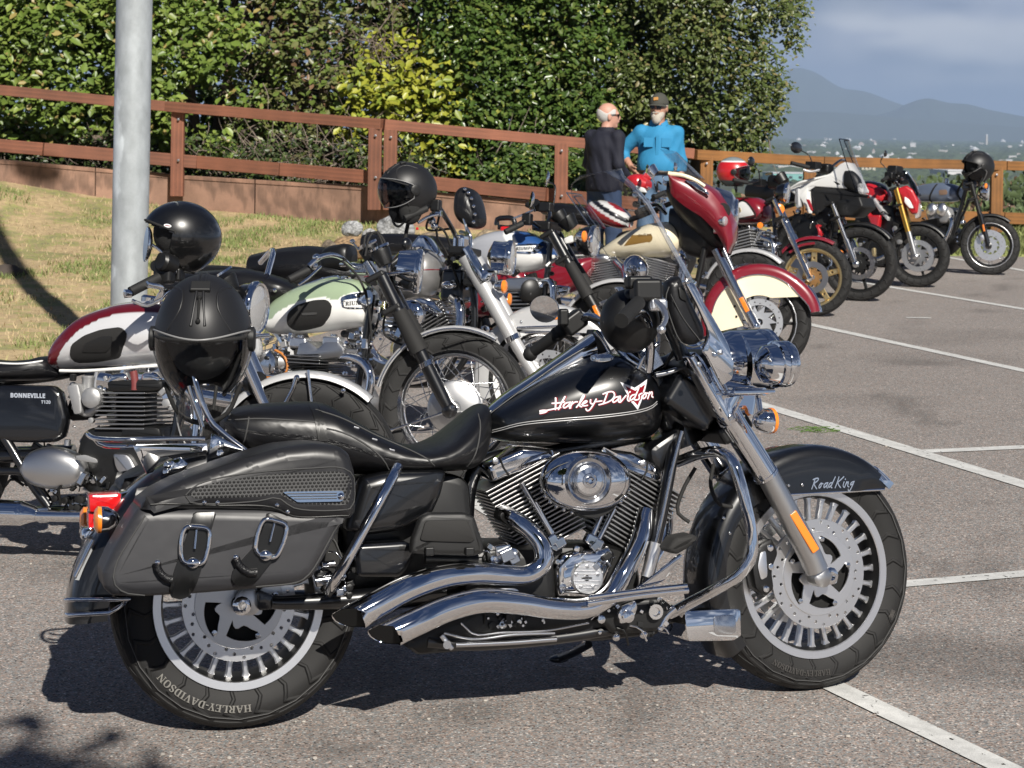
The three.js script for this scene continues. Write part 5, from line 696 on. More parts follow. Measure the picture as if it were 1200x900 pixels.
b.sub(bag, 'keeper', M.leather, tube(onB(body, [[183, 659], [185, 668], [192, 676], [201, 679]], 0.009), 0.010, { n: 10 }), tube(onB(body, [[275, 653], [280, 663], [290, 670], [300, 670]], 0.012), 0.010, { n: 10 }));
b.sub(bag, 'rivet', M.chrome, [[239, 588.5], [254.5, 588.5], [324, 591.5], [337, 599.5]].map(([x, y]) => { const q = f.q(x, y, 0.43), h = onto(lid, 0, f.m, q.x, q.y); return ball(h ? h.p : f.p(x, y, 0.43), 0.006, 0.006, 0.004, 10); }), [[183.5, 658], [275, 652]].map(([x, y]) => ball(onB(body, [[x, y]], 0.02)[0], 0.007, 0.007, 0.005, 10)));
}
// rear mudguard, lamps, plate
const rf = b.part('rear_fender', M.black, arcBand(f, b.cr, { R: (a) => 0.405 + 0.03 * smooth(140, 185, a), w: 0.115, a0: 55, a1: 184, crown: 0.05, rin: (a) => lerp(0.30, 0.335, smooth(150, 185, a)) }), plate(f, [[158, 580], [185, 565], [170, 620], [130, 705], [95, 716], [80, 704], [110, 650]], -0.10, 0.10, { bevel: 0.03, seg: 4, round: 0.2, tm: 0 }));
b.sub(rf, 'bumper', M.chrome, tube(P([[75, 706, -0.1], [76, 704, 0.05], [80, 703, 0.12], [110, 702.5, 0.14], [153, 702, 0.14], [138, 712, 0.14], [128, 718, 0.14], [82, 721, 0.12], [77, 720, 0]], 0), 0.006, { n: 10, straight: true }), plate(f, [[84, 712], [114, 709], [114, 714], [86, 719]], -0.05, 0.1, { bevel: 0.004 }));
b.part('tail_light', M.redLens, plate(f, [[103, 579], [142, 577], [140, 597], [104, 600]], -0.055, 0.055, { bevel: 0.008, round: 0.15, tm: 0.03 }), plate(f, [[103, 600], [114, 600], [112, 618], [103, 618]], -0.04, 0.04, { bevel: 0.006, tm: 0.03 }));
b.part('tail_bracket', M.chrome, plate(f, [[140, 578], [156, 573], [150, 590], [136, 601], [128, 600]], -0.05, 0.05, { bevel: 0.005, tm: 0.03 }), plate(f, [[97, 620], [112, 615], [116, 624], [112, 631], [94, 632]], -0.07, 0.05, { bevel: 0.008, tm: 0.03 }));
b.signal(f.p(118, 609, 0.17), b.dir(-1, 0, 0), 0.033, M.chrome, M.amber, 0.045, f.p(135, 614, 0.05)); b.signal(f.p(101, 609, -0.17), b.dir(-1, 0, 0), 0.033, M.chrome, M.amber, 0.045, f.p(118, 614, -0.05));
b.part('number_plate', std(L(0.30, 0.31, 0.32), 0.4), plate(f, [[104, 634], [108, 634], [90, 675], [85, 674]], -0.10, 0.10, { bevel: 0.001, round: 0.02, tm: 0 })); b.part('plate_frame', M.chrome, tube(P([[109, 633, 0.102], [88, 676, 0.102]], 0), 0.005), tube(P([[109, 633, -0.102], [88, 676, -0.102]], 0), 0.005));
// luggage rack and backrest hardware
const rk = b.part('luggage_rack', M.chrome, ...[0.11, -0.11].map((t) => tube(P([[240, 514, t], [200, 514, t], [140, 515.5, t], [112, 514, t * 0.85], [104, 510, t * 0.5]], 0), 0.0065, { n: 10 })), tube(P([[104, 510, 0.055], [102, 508, 0], [104, 510, -0.055]], 0), 0.0065), ...[0.04, -0.04].map((t) => tube(P([[238, 523, t], [150, 524, t], [118, 521, t], [110, 513, t]], 0), 0.006)), tube(P([[205, 514, 0.11], [205, 514, -0.11]], 0), 0.005), tube(P([[150, 516, 0.11], [150, 516, -0.11]], 0), 0.005));
b.part('rack_plate', M.chrome, plate(f, [[155, 521], [243, 519], [243, 533], [205, 539], [196, 535], [188, 536], [180, 553], [172, 556]], 0.125, 0.131, { bevel: 0.0015, round: 0.08, holes: [[[222, 523], [238, 522], [238, 530], [222, 531]]] }), plate(f, [[248, 507], [292, 530], [272, 533], [244, 538]], 0.131, 0.138, { bevel: 0.002, round: 0.08 }), plate(f, [[200, 540], [212, 536], [222, 545], [208, 556], [196, 558]], 0.128, 0.134, { bevel: 0.001 }));
b.sub(rk, 'bolts', M.chrome, [[258, 522], [258, 532], [196, 545], [195, 553]].map(([x, y]) => axial(f.p(x, y, 0.136), V(0, 0, 1), [[0, 0.010], [0.008, 0.010], [0.010, 0.006]], 12)));
b.part('backrest_upright', M.chrome, ...[0.12, -0.12].map((t) => tube(P([[292, 531, t], [262, 508, t], [247, 494, t], [236, 470, t], [228, 440, t * 0.9], [224, 420, t * 0.6]], 0), 0.0085, { n: 12 })), tube(P([[224, 420, 0.072], [223, 414, 0], [224, 420, -0.072]], 0), 0.0085), ...[0.05, -0.02].map((t) => tube(P([[238, 500, t], [226, 468, t], [221, 452, t]], 0), 0.007)));
// side covers, frame, strut
b.part('side_cover', M.black, plate(f, [[424, 560], [455, 552], [525, 550], [518, 580], [508, 602], [468, 623], [430, 628], [405, 622]], 0.10, 0.20, { bevel: 0.03, seg: 4, round: 0.2, tm: 0.19 }), plate(f, [[416, 638], [474, 634], [490, 642], [476, 668], [468, 676], [418, 676]], 0.10, 0.20, { bevel: 0.012, seg: 3, round: 0.15, tm: 0.19 }));
b.part('battery_box', M.blackSatin, plate(f, [[400, 560], [545, 552], [552, 640], [545, 690], [400, 700]], -0.12, 0.10, { bevel: 0.02, tm: 0.05 }));
b.part('bag_guard', M.chrome, tube(P([[466, 548, 0.27], [462, 556, 0.30], [430, 614, 0.34], [400, 668, 0.33], [388, 688, 0.27], [386, 694, 0.2]], 0), 0.0135, { n: 14 }));
b.part('swingarm', M.black, tube(P([[318, 706], [340, 706], [420, 702], [520, 690]], 0.135), (k) => lerp(0.017, 0.034, k), { n: 14 }), tube(P([[285, 705], [340, 706], [420, 701], [520, 690]], -0.145), (k) => lerp(0.028, 0.045, k)), plate(f, [[300, 690], [322, 698], [322, 714], [302, 716]], 0.11, 0.145, { bevel: 0.006 }));
b.part('axle_carrier', M.alu, axial(f.p(291, 705, 0.115), V(0, 0, 1), [[-0.01, 0.034], [0.012, 0.034], [0.014, 0.028]], 20));
b.part('shock_mount', M.chromeDull, tube(P([[370, 682], [388, 678]], 0.2), 0.014), tube(P([[378, 662], [392, 660]], 0.2), 0.008)); 
b.bits(26, 372, 655, 420, 700, 0.10, 0.2, 5, [M.blackSatin, M.chromeDull, M.dark], 0.012);
const fb = b.part('passenger_footboard', M.blackPlastic, plate(f, [[481, 648], [483, 632], [493, 606], [503, 601], [545, 601], [557, 606], [567, 636], [568, 648], [556, 652], [490, 650]], 0.24, 0.275, { bevel: 0.012, round: 0.15, seg: 3 })); b.sub(fb, 'pad', M.rubber, plate(f, [[492, 634], [499, 610], [548, 609], [557, 632], [552, 636]], 0.275, 0.282, { bevel: 0.003, round: 0.15 })); b.sub(fb, 'hinge', M.blackSatin, box(f.p(503, 646, 0.28), 0.024, 0.022, 0.02), box(f.p(550, 646, 0.28), 0.024, 0.022, 0.02), tube(P([[498, 655], [560, 655]], 0.22), 0.012));
b.part('frame_tube', M.black, tube(P([[795, 500, 0.06], [786, 545, 0.12], [776, 600, 0.135], [764, 650, 0.14], [752, 700, 0.14], [735, 730, 0.13], [690, 742, 0.13], [560, 755, 0.13], [500, 752, 0.13]], 0), 0.017, { n: 12 }), tube(P([[795, 500, -0.06], [776, 600, -0.135], [752, 700, -0.14], [735, 730, -0.13], [690, 742, -0.13], [500, 752, -0.13]], 0), 0.017), tube(P([[760, 508], [650, 530], [560, 548], [545, 640], [540, 720]], 0), 0.022));
b.sub(b.g.children[b.g.children.length - 1], 'conduit', M.chromeDull, tube(P([[799, 505], [788, 548], [777, 600], [768, 640]], 0.16), 0.006)); b.part('downtube_cover', M.aluBright, tube(P([[769, 636], [764, 655], [758, 676]], 0.155), 0.018, { straight: true }));
b.part('neck_cover', M.black, plate(f, [[762, 526], [797, 502], [790, 530], [778, 555], [764, 540]], -0.05, 0.10, { bevel: 0.012 }));
b.part('under_engine', M.blackSatin, plate(f, [[500, 735], [560, 712], [640, 700], [700, 712], [775, 720], [772, 744], [700, 752], [640, 750], [560, 762], [490, 768], [470, 752]], -0.14, 0.14, { bevel: 0.02, round: 0.1, tm: 0.13 }));
b.part('transmission', M.blackSatin, plate(f, [[545, 640], [650, 640], [655, 715], [540, 722]], -0.13, 0.14, { bevel: 0.03, tm: 0.13 }), plate(f, [[570, 646], [603, 643], [606, 656], [572, 660]], 0.12, 0.17, { bevel: 0.006 })); b.bits(20, 568, 640, 606, 656, 0.14, 0.18, 9, [M.chrome, M.blackSatin, M.chromeDull], 0.012);
b.part('brake_line', M.chromeDull, tube(P([[520, 742], [556, 749], [600, 744], [650, 742]], 0.17), 0.004), tube(P([[534, 756], [600, 753], [652, 749]], 0.175), 0.0065), tube(P([[540, 730], [556, 743], [590, 741], [640, 739], [690, 730]], 0.17), 0.003), box(f.p(523, 752, 0.17), 0.05, 0.014, 0.02, { rz: -0.9 }), axial(f.p(523, 755, 0.18), V(0, 0, 1), [[0, 0.011], [0.01, 0.011]], 10));
b.bits(34, 560, 718, 640, 735, 0.13, 0.17, 12, [M.blackSatin, M.chromeDull], 0.009);
b.part('side_stand', M.black, tube(P([[690, 755, -0.18], [672, 765, -0.26], [655, 772, -0.34]], 0), 0.012), ball(f.p(655, 772, -0.34), 0.03, 0.012, 0.02)); 
// engine
const ef = (x0, y0, x1, y1, n, w0, w1) => b.fin(f.p(x0, y0, 0), f.p(x1, y1, 0), n, w0, w1, 0.19, finEdgeM, M.blackSatin, { th: 0.42 });
const sc = 1 / 434;
ef(641, 634, 601, 549, 19, 82 * sc, 100 * sc); ef(708, 634, 752, 554, 18, 78 * sc, 98 * sc);
const rocker = (px, l1) => { const h = b.part('rocker_cover', M.chrome, plate(f, px, -0.085, 0.105, { bevel: 0.018, seg: 4, round: 0.16, tm: 0.10 })); b.sub(h, 'joint', M.blackSatin, tube(P(l1, 0.1055), 0.0028, { n: 6, straight: true })); b.sub(h, 'bolt', M.steel, axial(f.p(l1[0][0] - 6, l1[0][1] + 3, 0.105), V(0, 0, 1), [[0, 0.009], [0.008, 0.009], [0.01, 0.005]], 10)); };
rocker([[569, 546], [580, 540], [612, 524], [632, 525], [651, 527], [649, 535], [614, 552], [577, 566]], [[586, 537], [590, 548], [597, 558]]); rocker([[700, 529], [724, 528], [742, 530], [762, 540], [777, 551], [775, 566], [760, 563], [738, 553], [720, 540]], [[759, 540], [758, 552], [752, 562]]);
const ac = b.part('air_cleaner', M.chrome, (() => { const g = new THREE.SphereGeometry(1, 48, 30), q = g.attributes.position; for (let i = 0; i < q.count; i++) { const x = q.getX(i), y = q.getY(i), z = q.getZ(i); q.setXYZ(i, Math.sign(x) * Math.pow(Math.abs(x), 0.88), y, Math.sign(z) * Math.pow(Math.abs(z), 0.75)); } g.scale(0.124, 0.081, 0.052); g.rotateZ(-0.04); const c = f.p(686, 563, 0.19); g.translate(c.x, c.y, c.z); g.computeVertexNormals(); return g; })());
{ const c = f.p(689, 563, 0.235), Z = V(0, 0, 1); b.sub(ac, 'ring', M.chromeDull, axial(c, Z, [[-0.03, 0.066], [0.004, 0.064], [0.010, 0.058], [0.006, 0.050], [0.008, 0.046], [0.004, 0.040], [0.012, 0.039], [0.014, 0.034]], 48)); b.sub(ac, 'dome', M.chrome, axial(c, Z, [[0.004, 0.040], [0.014, 0.034], [0.016, 0.02], [0.010, 0.012]], 40)); b.sub(ac, 'bolt', M.chrome, axial(c, Z, [[0.008, 0.012], [0.020, 0.012], [0.024, 0.008], [0.02, 0.004]], 14)); b.sub(ac, 'seam', M.blackSatin, tube(P([[633, 561], [650, 548], [668, 541]], 0.226), 0.002), tube(P([[708, 542], [726, 547], [738, 559]], 0.222), 0.002)); b.sub(ac, 'backplate', M.blackSatin, axial(f.p(686, 566, 0.12), Z, [[0, 0.085], [0.05, 0.09], [0.07, 0.085]], 36)); b.sub(ac, 'rim_bolt', M.chrome, [...Array(14).keys()].map((i) => { const a = Math.PI + 0.25 + i / 13 * (Math.PI - 0.5); return ball(f.p(686 + Math.cos(a) * 52, 566 - Math.sin(a) * 36, 0.17), 0.006, 0.006, 0.006, 8); })); }
[[[611, 566], [630, 598], [648, 628]], [[627, 588], [650, 630]], [[720, 596], [700, 636]], [[707, 598], [694, 630]]].forEach((l) => b.part('pushrod_tube', M.chrome, tube(P(l, 0.115), 0.008, { straight: true, n: 12 }))); b.part('tappet_block', M.chrome, ...[[646, 633], [655, 636], [699, 637], [692, 632]].map(([x, y]) => box(f.p(x, y, 0.115), 0.034, 0.03, 0.03, { r: 0.006, rz: x < 670 ? 0.5 : -0.5 })));
b.part('crankcase', M.blackSatin, axial(f.p(682, 672, -0.12), V(0, 0, 1), [[0, 0.09], [0.2, 0.10], [0.22, 0.09]], 36), plate(f, [[640, 640], [720, 640], [735, 690], [720, 715], [650, 715], [638, 690]], -0.12, 0.09, { bevel: 0.02 }));
b.part('cam_cover', M.chrome, plate(f, [[653, 700], [651, 665], [660, 650], [676, 645], [702, 645], [714, 640], [722, 650], [716, 668], [708, 690], [690, 702], [668, 700]], 0.09, 0.135, { bevel: 0.014, seg: 4, round: 0.25 }), plate(f, [[655, 664], [668, 650], [683, 649], [668, 656], [662, 668], [661, 696], [656, 697]], 0.135, 0.15, { bevel: 0.006, round: 0.2 }));
b.bits(22, 645, 640, 720, 695, 0.13, 0.145, 21, [M.chrome, M.chromeDull, M.blackSatin], 0.009);
const tc = b.part('timer_cover', M.aluBright, axial(f.p(688, 677, 0.14), V(0, 0, 1), [[-0.02, 0.044], [0.006, 0.044], [0.010, 0.041], [0.010, 0.001]], 40)); b.sub(tc, 'line', M.steel, ...[-3, -2, -1, 1, 2, 3].map((k) => { const w = Math.sqrt(1 - (k / 4) ** 2) * 16; return tube(P([[688 - w, 677 + k * 4], [688 + w, 677 + k * 4]], 0.151), 0.0012, { n: 5 }); })); b.sub(tc, 'mark', M.blackSatin, plate(f, [[682, 676.4], [694, 676.4], [694, 678.4], [682, 678.4]], 0.15, 0.153, { bevel: 0 }), plate(f, [[685, 675.5], [688, 673.6], [691, 675.5]], 0.15, 0.153, { bevel: 0, round: 0.3 }), plate(f, [[685, 679.3], [691, 679.3], [688, 681.4]], 0.15, 0.153, { bevel: 0, round: 0.3 })); b.sub(tc, 'screw', M.steel, [0.3, 1.55, 2.85, 4.1, 5.3].map((a) => axial(f.p(688 + Math.cos(a) * 13, 677 - Math.sin(a) * 13, 0.15), V(0, 0, 1), [[0, 0.005], [0.004, 0.005], [0.005, 0.002]], 8)));
// exhausts
const ex = (name, px, t, r0, r1) => { const g = tube(P(px, t), (k) => lerp(r0, r1, smooth(0.3, 1, k)), { n: 22, slash: 0.045, caps: false, step: 0.015 }); const e = b.part(name, M.chrome, g); b.sub(e, 'bore', M.dark, tube(P(px.slice(-3).map(([x, y, z]) => [x, y, z]), t), (k) => r1 * 0.93, { n: 18, slash: 0.042, caps: true })); return e; };
ex('exhaust_pipe', [[588, 602, 0.10], [602, 609, 0.15], [621, 622, 0.18], [636, 642, 0.20], [636, 660, 0.205], [620, 673, 0.21], [590, 674, 0.22], [560, 672, 0.235], [520, 676, 0.25], [478, 690, 0.265], [443, 708, 0.275], [414, 724, 0.28]], 0, 0.0255, 0.036);
ex('exhaust_pipe', [[757, 600, 0.11], [749, 634, 0.15], [731, 672, 0.18], [716, 697, 0.19], [690, 712, 0.20], [650, 713, 0.22], [610, 707, 0.235], [565, 704, 0.25], [525, 713, 0.265], [488, 729, 0.28], [456, 744, 0.285]], 0, 0.0265, 0.035);
b.part('exhaust_bracket', M.chromeDull, plate(f, [[553, 690], [605, 689], [612, 696], [556, 697]], 0.2, 0.215, { bevel: 0.003 }));
// engine guard, pegs, pedal
b.part('engine_guard', M.chrome, tube(P([[795, 541, 0.06], [820, 532, 0.16], [843, 530, 0.25], [857, 538, 0.29], [866, 560, 0.31], [875, 595, 0.32], [881, 625, 0.32], [881, 650, 0.32], [868, 672, 0.31], [845, 687, 0.27], [815, 703, 0.18], [785, 719, 0.11]], 0), 0.0155, { n: 16 }));
b.part('engine_guard', M.chrome, tube([[795, 541, 0.06], [820, 532, 0.16], [843, 530, 0.25], [857, 538, 0.29], [866, 560, 0.31], [875, 595, 0.32], [881, 625, 0.32], [881, 650, 0.32], [868, 672, 0.31], [845, 687, 0.27], [815, 703, 0.18], [785, 719, 0.11]].map(([x, y, t]) => { const q = f.q(x, y, t); return V(q.x, q.y, -t); }), 0.0155, { n: 12 }));
const pd = b.part('brake_pedal', M.chrome, plate(f, [[746, 690], [797, 649], [801, 652], [779, 680], [762, 689]], 0.24, 0.252, { bevel: 0.003, round: 0.1 })); b.sub(pd, 'pedal_pad', M.rubber, plate(f, [[783, 643], [792, 630], [812, 626], [819, 630], [809, 642], [795, 650], [785, 648]], 0.21, 0.29, { bevel: 0.012, seg: 3, round: 0.2 }));
b.part('highway_bar', M.chrome, tube(P([[688, 707], [745, 698], [806, 691]], 0.25), 0.010, { n: 12 }), tube(P([[690, 700], [750, 692], [805, 686]], 0.27), 0.006, { n: 10 }));
b.part('peg_mount', M.blackSatin, plate(f, [[700, 716], [740, 702], [775, 700], [790, 712], [776, 740], [720, 744], [705, 730]], 0.12, 0.17, { bevel: 0.012, seg: 3 })); b.part('foot_peg_clamp', M.chrome, plate(f, [[727, 712], [745, 703], [748, 712], [742, 728], [728, 732], [724, 722]], 0.17, 0.205, { bevel: 0.006 }), axial(f.p(735, 722, 0.205), V(0, 0, 1), [[0, 0.016], [0.012, 0.016], [0.014, 0.01]], 14), axial(f.p(766, 716, 0.17), V(0, 0, 1), [[0, 0.02], [0.02, 0.02], [0.02, 0.012], [0.012, 0.01]], 16), ball(f.p(722, 746, 0.16), 0.012), ball(f.p(754, 743, 0.16), 0.012), tube(P([[772, 738], [780, 722], [790, 712]], 0.16), 0.012));
b.bits(26, 700, 702, 790, 742, 0.15, 0.18, 33, [M.blackSatin, M.chromeDull, M.chrome], 0.009);
}

// ---------------------------------------------------------------- helmets
function helmet(name, label, c, { yaw = 0, pitch = 0, roll = 0, mat = M.helmetMatte, open = false, visor = null, visorTilt = 0, k = 1, ridges = true, visorLow = -0.62, group, color = null } = {}) {   // face along local +x
const o = thing(name, label, 'helmet', c, 0, group); o.rotation.set(roll, yaw, pitch, 'YZX');
const W = 0.118 * k, Hh = 0.128 * k, D = 0.146 * k, N = 64, K = 44, pos = [], uv = [], idx = [], keep = [], cols = [];
const surf = (th, ph, e = 1) => { const cp = Math.cos(ph), sp = Math.sin(ph); let x = Math.cos(th) * cp, z = Math.sin(th) * cp, y = sp; if (y < 0) { const q = -y; x *= 1 - 0.12 * q * q; z *= 1 - 0.16 * q * q; if (!open) x += 0.14 * q * (Math.cos(th) > 0 ? Math.cos(th) : 0); } return V(x * D * e, y * Hh * (y < 0 ? 1.12 : 1) * e, z * W * e); };
const hole = (th, ph) => { const a = Math.abs(th), d = ph * 180 / Math.PI; if (ph < -1.02) return true; if (open) return a < 1.22 && d < 6 + 10 * Math.cos(th * 1.2); return a < 1.12 && d < 20 - 6 * a && d > -30 + 6 * a; };
for (let i = 0; i <= K; i++) for (let j = 0; j <= N; j++) { const ph = lerp(-1.06, Math.PI / 2, i / K), th = (j / N - 0.5) * 2 * Math.PI, p = surf(th, ph); pos.push(p.x, p.y, p.z); uv.push(j / N, i / K); keep.push(hole(th, ph)); if (color) cols.push(...color(th, ph)); }
for (let i = 0; i < K; i++) for (let j = 0; j < N; j++) { const a = i * (N + 1) + j, b = a + 1, c2 = b + N + 1, d = a + N + 1; if (keep[a] && keep[b] && keep[c2] && keep[d]) continue; idx.push(a, b, c2, a, c2, d); }
const mk = (e, ix) => { const g = new THREE.BufferGeometry(); g.setAttribute('position', new THREE.Float32BufferAttribute(pos.map((v) => v * e), 3)); g.setAttribute('uv', new THREE.Float32BufferAttribute(uv, 2)); if (color) g.setAttribute('color', new THREE.Float32BufferAttribute(cols, 3)); g.setIndex(ix); g.computeVertexNormals(); return g; };
const sh = part(o, 'shell', mat, mk(1, idx)); part(o, 'liner', M.liner, mk(0.93, idx), ball(V(-0.01 * k, 0.01 * k, 0), D * 0.8, Hh * 0.8, W * 0.8, 20));
const line = (list, e, r, m, n = 'ridge') => part(sh, n, m || mat, tube(list.map(([th, ph]) => surf(th, ph, e)), r * k, { n: 8 }));
// rolled rim along the opening
const rim = []; if (open) { for (let i = 0; i <= 24; i++) { const th = lerp(-1.22, 1.22, i / 24); rim.push([th, (6 + 10 * Math.cos(th * 1.2)) * Math.PI / 180]); } rim.unshift([-1.3, -0.5], [-1.4, -1.0]); rim.push([1.3, -0.5], [1.4, -1.0]); } else for (let i = 0; i <= 48; i++) { const a = i / 48 * 6.2832; rim.push([1.14 * Math.cos(a), ((Math.sin(a) > 0 ? 20 - 6 * Math.abs(1.14 * Math.cos(a)) : -30 + 6 * Math.abs(1.14 * Math.cos(a))) * Math.pow(Math.abs(Math.sin(a)), 0.5) * 1.0) * Math.PI / 180]); }
line(rim, 1.005, 0.0045, M.rubber, 'rim_seal');
const low = []; for (let i = 0; i <= 40; i++) { const th = lerp(open ? 1.35 : 0, open ? 2 * Math.PI - 1.35 : 2 * Math.PI, i / 40); low.push([th, -1.03]); } line(low, 0.99, 0.006, M.rubber, 'edge_trim');
if (ridges) { line([[0.16, 0.5], [0.14, 1.0], [0.3, 1.35], [2.9, 1.3], [3.0, 0.9]], 1.004, 0.0035); line([[-0.16, 0.5], [-0.14, 1.0], [-0.3, 1.35], [-2.9, 1.3], [-3.0, 0.9]], 1.004, 0.0035); line([[0.75, 0.35], [0.55, 0.75], [0.85, 1.05], [1.6, 0.95]], 1.003, 0.003); line([[-0.75, 0.35], [-0.55, 0.75], [-0.85, 1.05], [-1.6, 0.95]], 1.003, 0.003); part(sh, 'vent', M.dark, tube([surf(0.0, 0.95, 1.012), surf(0.0, 0.62, 1.012)], 0.0035 * k, { n: 8 }), ball(surf(0, 0.98, 1.012), 0.006 * k), ball(surf(0, 0.58, 1.012), 0.006 * k)); part(sh, 'vent', M.blackPlastic, (() => { const g = new RoundedBoxGeometry(0.03 * k, 0.01 * k, 0.05 * k, 2, 0.004 * k); const p = surf(0, 1.22, 1.02); g.rotateZ(-0.4); g.translate(p.x, p.y, p.z); return g; })()); }
if (visor) { const P = []; const n1 = 12, n2 = 28; for (let i = 0; i <= n1; i++) { const R = []; for (let j = 0; j <= n2; j++) { const th = lerp(-1.42, 1.42, j / n2), e = lerp(1, 0.42, Math.pow(Math.abs(th) / 1.42, 3)); const ph = lerp(visorLow * e, 0.42 * e, i / n1); const p = surf(th, Math.max(ph, -0.85), 1.035); if (ph < -0.85) p.y += (ph + 0.85) * Hh * 0.95; p.applyAxisAngle(V(0, 0, 1), visorTilt * lerp(1, 0.9, Math.abs(th) / 1.42)); R.push(p); } P.push(R); }
const v = part(o, 'visor', visor, skin(P, { closed: false, caps: false })); part(v, 'visor_edge', std(L(0.22), 0.3), tube([...P[n1], ...P.map((r) => r[n2]).reverse(), ...[...P[0]].reverse(), ...P.map((r) => r[0])], 0.0022 * k, { n: 6, straight: true })); for (const s of [1, -1]) part(v, 'pivot', M.blackPlastic, axial(V(D * 0.12, 0, s * W * 1.0), V(0, 0, s), [[-0.01, 0.026 * k], [0.008, 0.026 * k], [0.012, 0.02 * k], [0.012, 0.008 * k]], 24)); }
part(o, 'chin_strap', M.rubber, tube([V(0.02, -Hh * 0.75, W * 0.8), V(0.03, -Hh * 1.25, W * 0.5), V(0.03, -Hh * 1.42, 0), V(0.03, -Hh * 1.25, -W * 0.5), V(0.02, -Hh * 0.75, -W * 0.8)], 0.006 * k, { n: 6 }));
o.userData.surf = null; delete o.userData.surf; return { o, sh, surf };
}
const hAxis = (h) => h;

// ---------------------------------------------------------------- left: white and red retro twin
{
const b = new Bike('retro_motorcycle', 'retro twin with white and dark red tank and black side cover, at the left edge', { x: 352, s: 335, yaw: -12, lean: -6, steer: 12, wb: 1.45, R: 0.335, Rr: 0.32 }), f = b.B, S = b.S, P = (l, t, fr) => b.P(l, t, fr);
b.wheel(true, { w: 0.052, rim: 0.235, type: 'wire', disc: 0.155, discIn: 0.11, rimMat: M.chrome }); b.wheel(false, { w: 0.07, rim: 0.22, type: 'wire', disc: 0.12, rimMat: M.chrome });
b.fork([256, 352], { up: M.chrome, low: M.blackSatin }, { t: 0.10, low: 0.6 });
const FF = b.part('front_fender', M.silver, arcBand(S, b.cf, { R: 0.358, w: 0.06, a0: 50, a1: 150, crown: 0.025, rin: () => 0.335 })); b.sub(FF, 'stay', M.chrome, tube([[347, 442], [343, 455], [333, 474]].map(([x, y], i) => S.p(x, y, 0.075)), 0.008), tube([0, 0.5, 1].map((k) => V(0.06 * k, b.cf.y + 0.36 - 0.36 * k, 0.07).applyMatrix4(S.m)), 0.006)); b.sub(FF, 'bolt', M.chrome, ball(S.p(348, 443, 0.06), 0.012), ball(S.p(304, 463, 0.07), 0.009), ball(S.p(402, 458, 0.07), 0.009));
const red = [0.15, 0.006, 0.012], wht = [0.74, 0.74, 0.75], line = f.q(150, 362, 0.1);
const topY = (x) => { const L = [[62, 438], [70, 420], [85, 400], [105, 383], [135, 370], [165, 366], [195, 368], [222, 376]].map(([a, c]) => f.q(a, c, 0.08)); return cat(L.map((q) => q.x), L.map((q) => q.y), x); };
const tk = loft(f, [[61, 420, 430, 0.03], [66, 405, 433, 0.075], [80, 386, 432.5, 0.105], [100, 370, 431, 0.125], [135, 357, 429, 0.135], [165, 352.5, 427, 0.14], [195, 353, 424, 0.14], [215, 358, 420, 0.12], [228, 368, 412, 0.08], [232, 382, 400, 0.03]], { n: 2.3, rows: 90, cols: 96, color: (p) => { const y = topY(p.x); return p.y > y ? (p.y > y + 0.012 && Math.abs(p.z) < 0.07 ? wht.map((v) => v * 0.9) : red) : wht; } });
const T = b.part('fuel_tank', M.vcMetal, tk); b.sub(T, 'knee_pad', M.rubber, patch(tk, f, [[83, 419], [87, 404], [103, 393], [123, 386], [146, 383], [154, 389], [153, 399], [141, 420], [110, 425], [87, 426]], 0.1, { off: 0.006, round: 0.2 })); b.sub(T, 'pad_inlay', M.blackPlastic, patch(tk, f, [[99, 413], [105, 402], [125, 394], [138, 394], [136, 406], [128, 413]], 0.1, { off: 0.009, round: 0.2 })); b.sub(T, 'seam', M.white, tube(P([[70, 434.5], [100, 434.5], [150, 431], [195, 427], [225, 422]], 0.10), 0.006)); b.sub(T, 'fuel_cap', M.chrome, axial(f.p(176, 350, 0), V(0.1, 1, 0), [[-0.02, 0.032], [0.004, 0.034], [0.012, 0.026], [0.013, 0.001]], 24));
const sl = loft(f, [[-220, 402, 440, 0.10], [-150, 404, 447, 0.14], [-60, 412, 448, 0.145], [0, 422, 447, 0.14], [40, 421, 446, 0.125], [58, 417, 445, 0.10], [68, 424, 443, 0.08], [72, 434, 440, 0.03]], { n: 3, rows: 60, cols: 36 }); const SE = b.part('seat', M.leather, sl); b.sub(SE, 'piping', M.white, trace(sl, f, [[-150, 412], [0, 425.5], [30, 426], [50, 422.5], [58, 420]], 0.1, 0.004)); 
const scg = plate(f, [[-70, 452], [0, 451], [60, 452], [70, 460], [77, 490], [73, 512], [60, 519], [20, 519], [-40, 514], [-70, 490]], 0.10, 0.16, { bevel: 0.02, seg: 4, round: 0.2 }); const sc = b.part('side_cover', M.black, scg);
b.sub(sc, 'lettering', print(512, 160, (x, w, h) => { x.clearRect(0, 0, w, h); x.fillStyle = '#dfe3e8'; x.font = 'bold 66px sans-serif'; x.textAlign = 'left'; x.lineWidth = 3; x.strokeStyle = '#dfe3e8'; x.strokeText('BONNEVILLE', 10, 70, 480); x.globalAlpha = 0.85; x.fillText('BONNEVILLE', 10, 70, 480); x.globalAlpha = 1; x.font = 'bold 50px sans-serif'; x.fillText('T120', 366, 132); }, { roughness: 0.2, metalness: 0.6 }), decal(scg, f, [[14, 458], [66, 459], [66, 476], [14, 475]], 0.14, { nx: 6, ny: 2 }));
const eng = (x0, y0, x1, y1, n, wd) => b.fin(f.p(x0, y0, 0), f.p(x1, y1, 0), n, wd, wd, 0.30, finEdgeM, M.blackSatin, { th: 0.36 });
eng(159, 503, 160, 457, 9, 0.185); b.part('cylinder_head', M.blackSatin, plate(f, [[124, 446], [190, 444], [190, 459], [126, 460]], -0.15, 0.15, { bevel: 0.012 }));
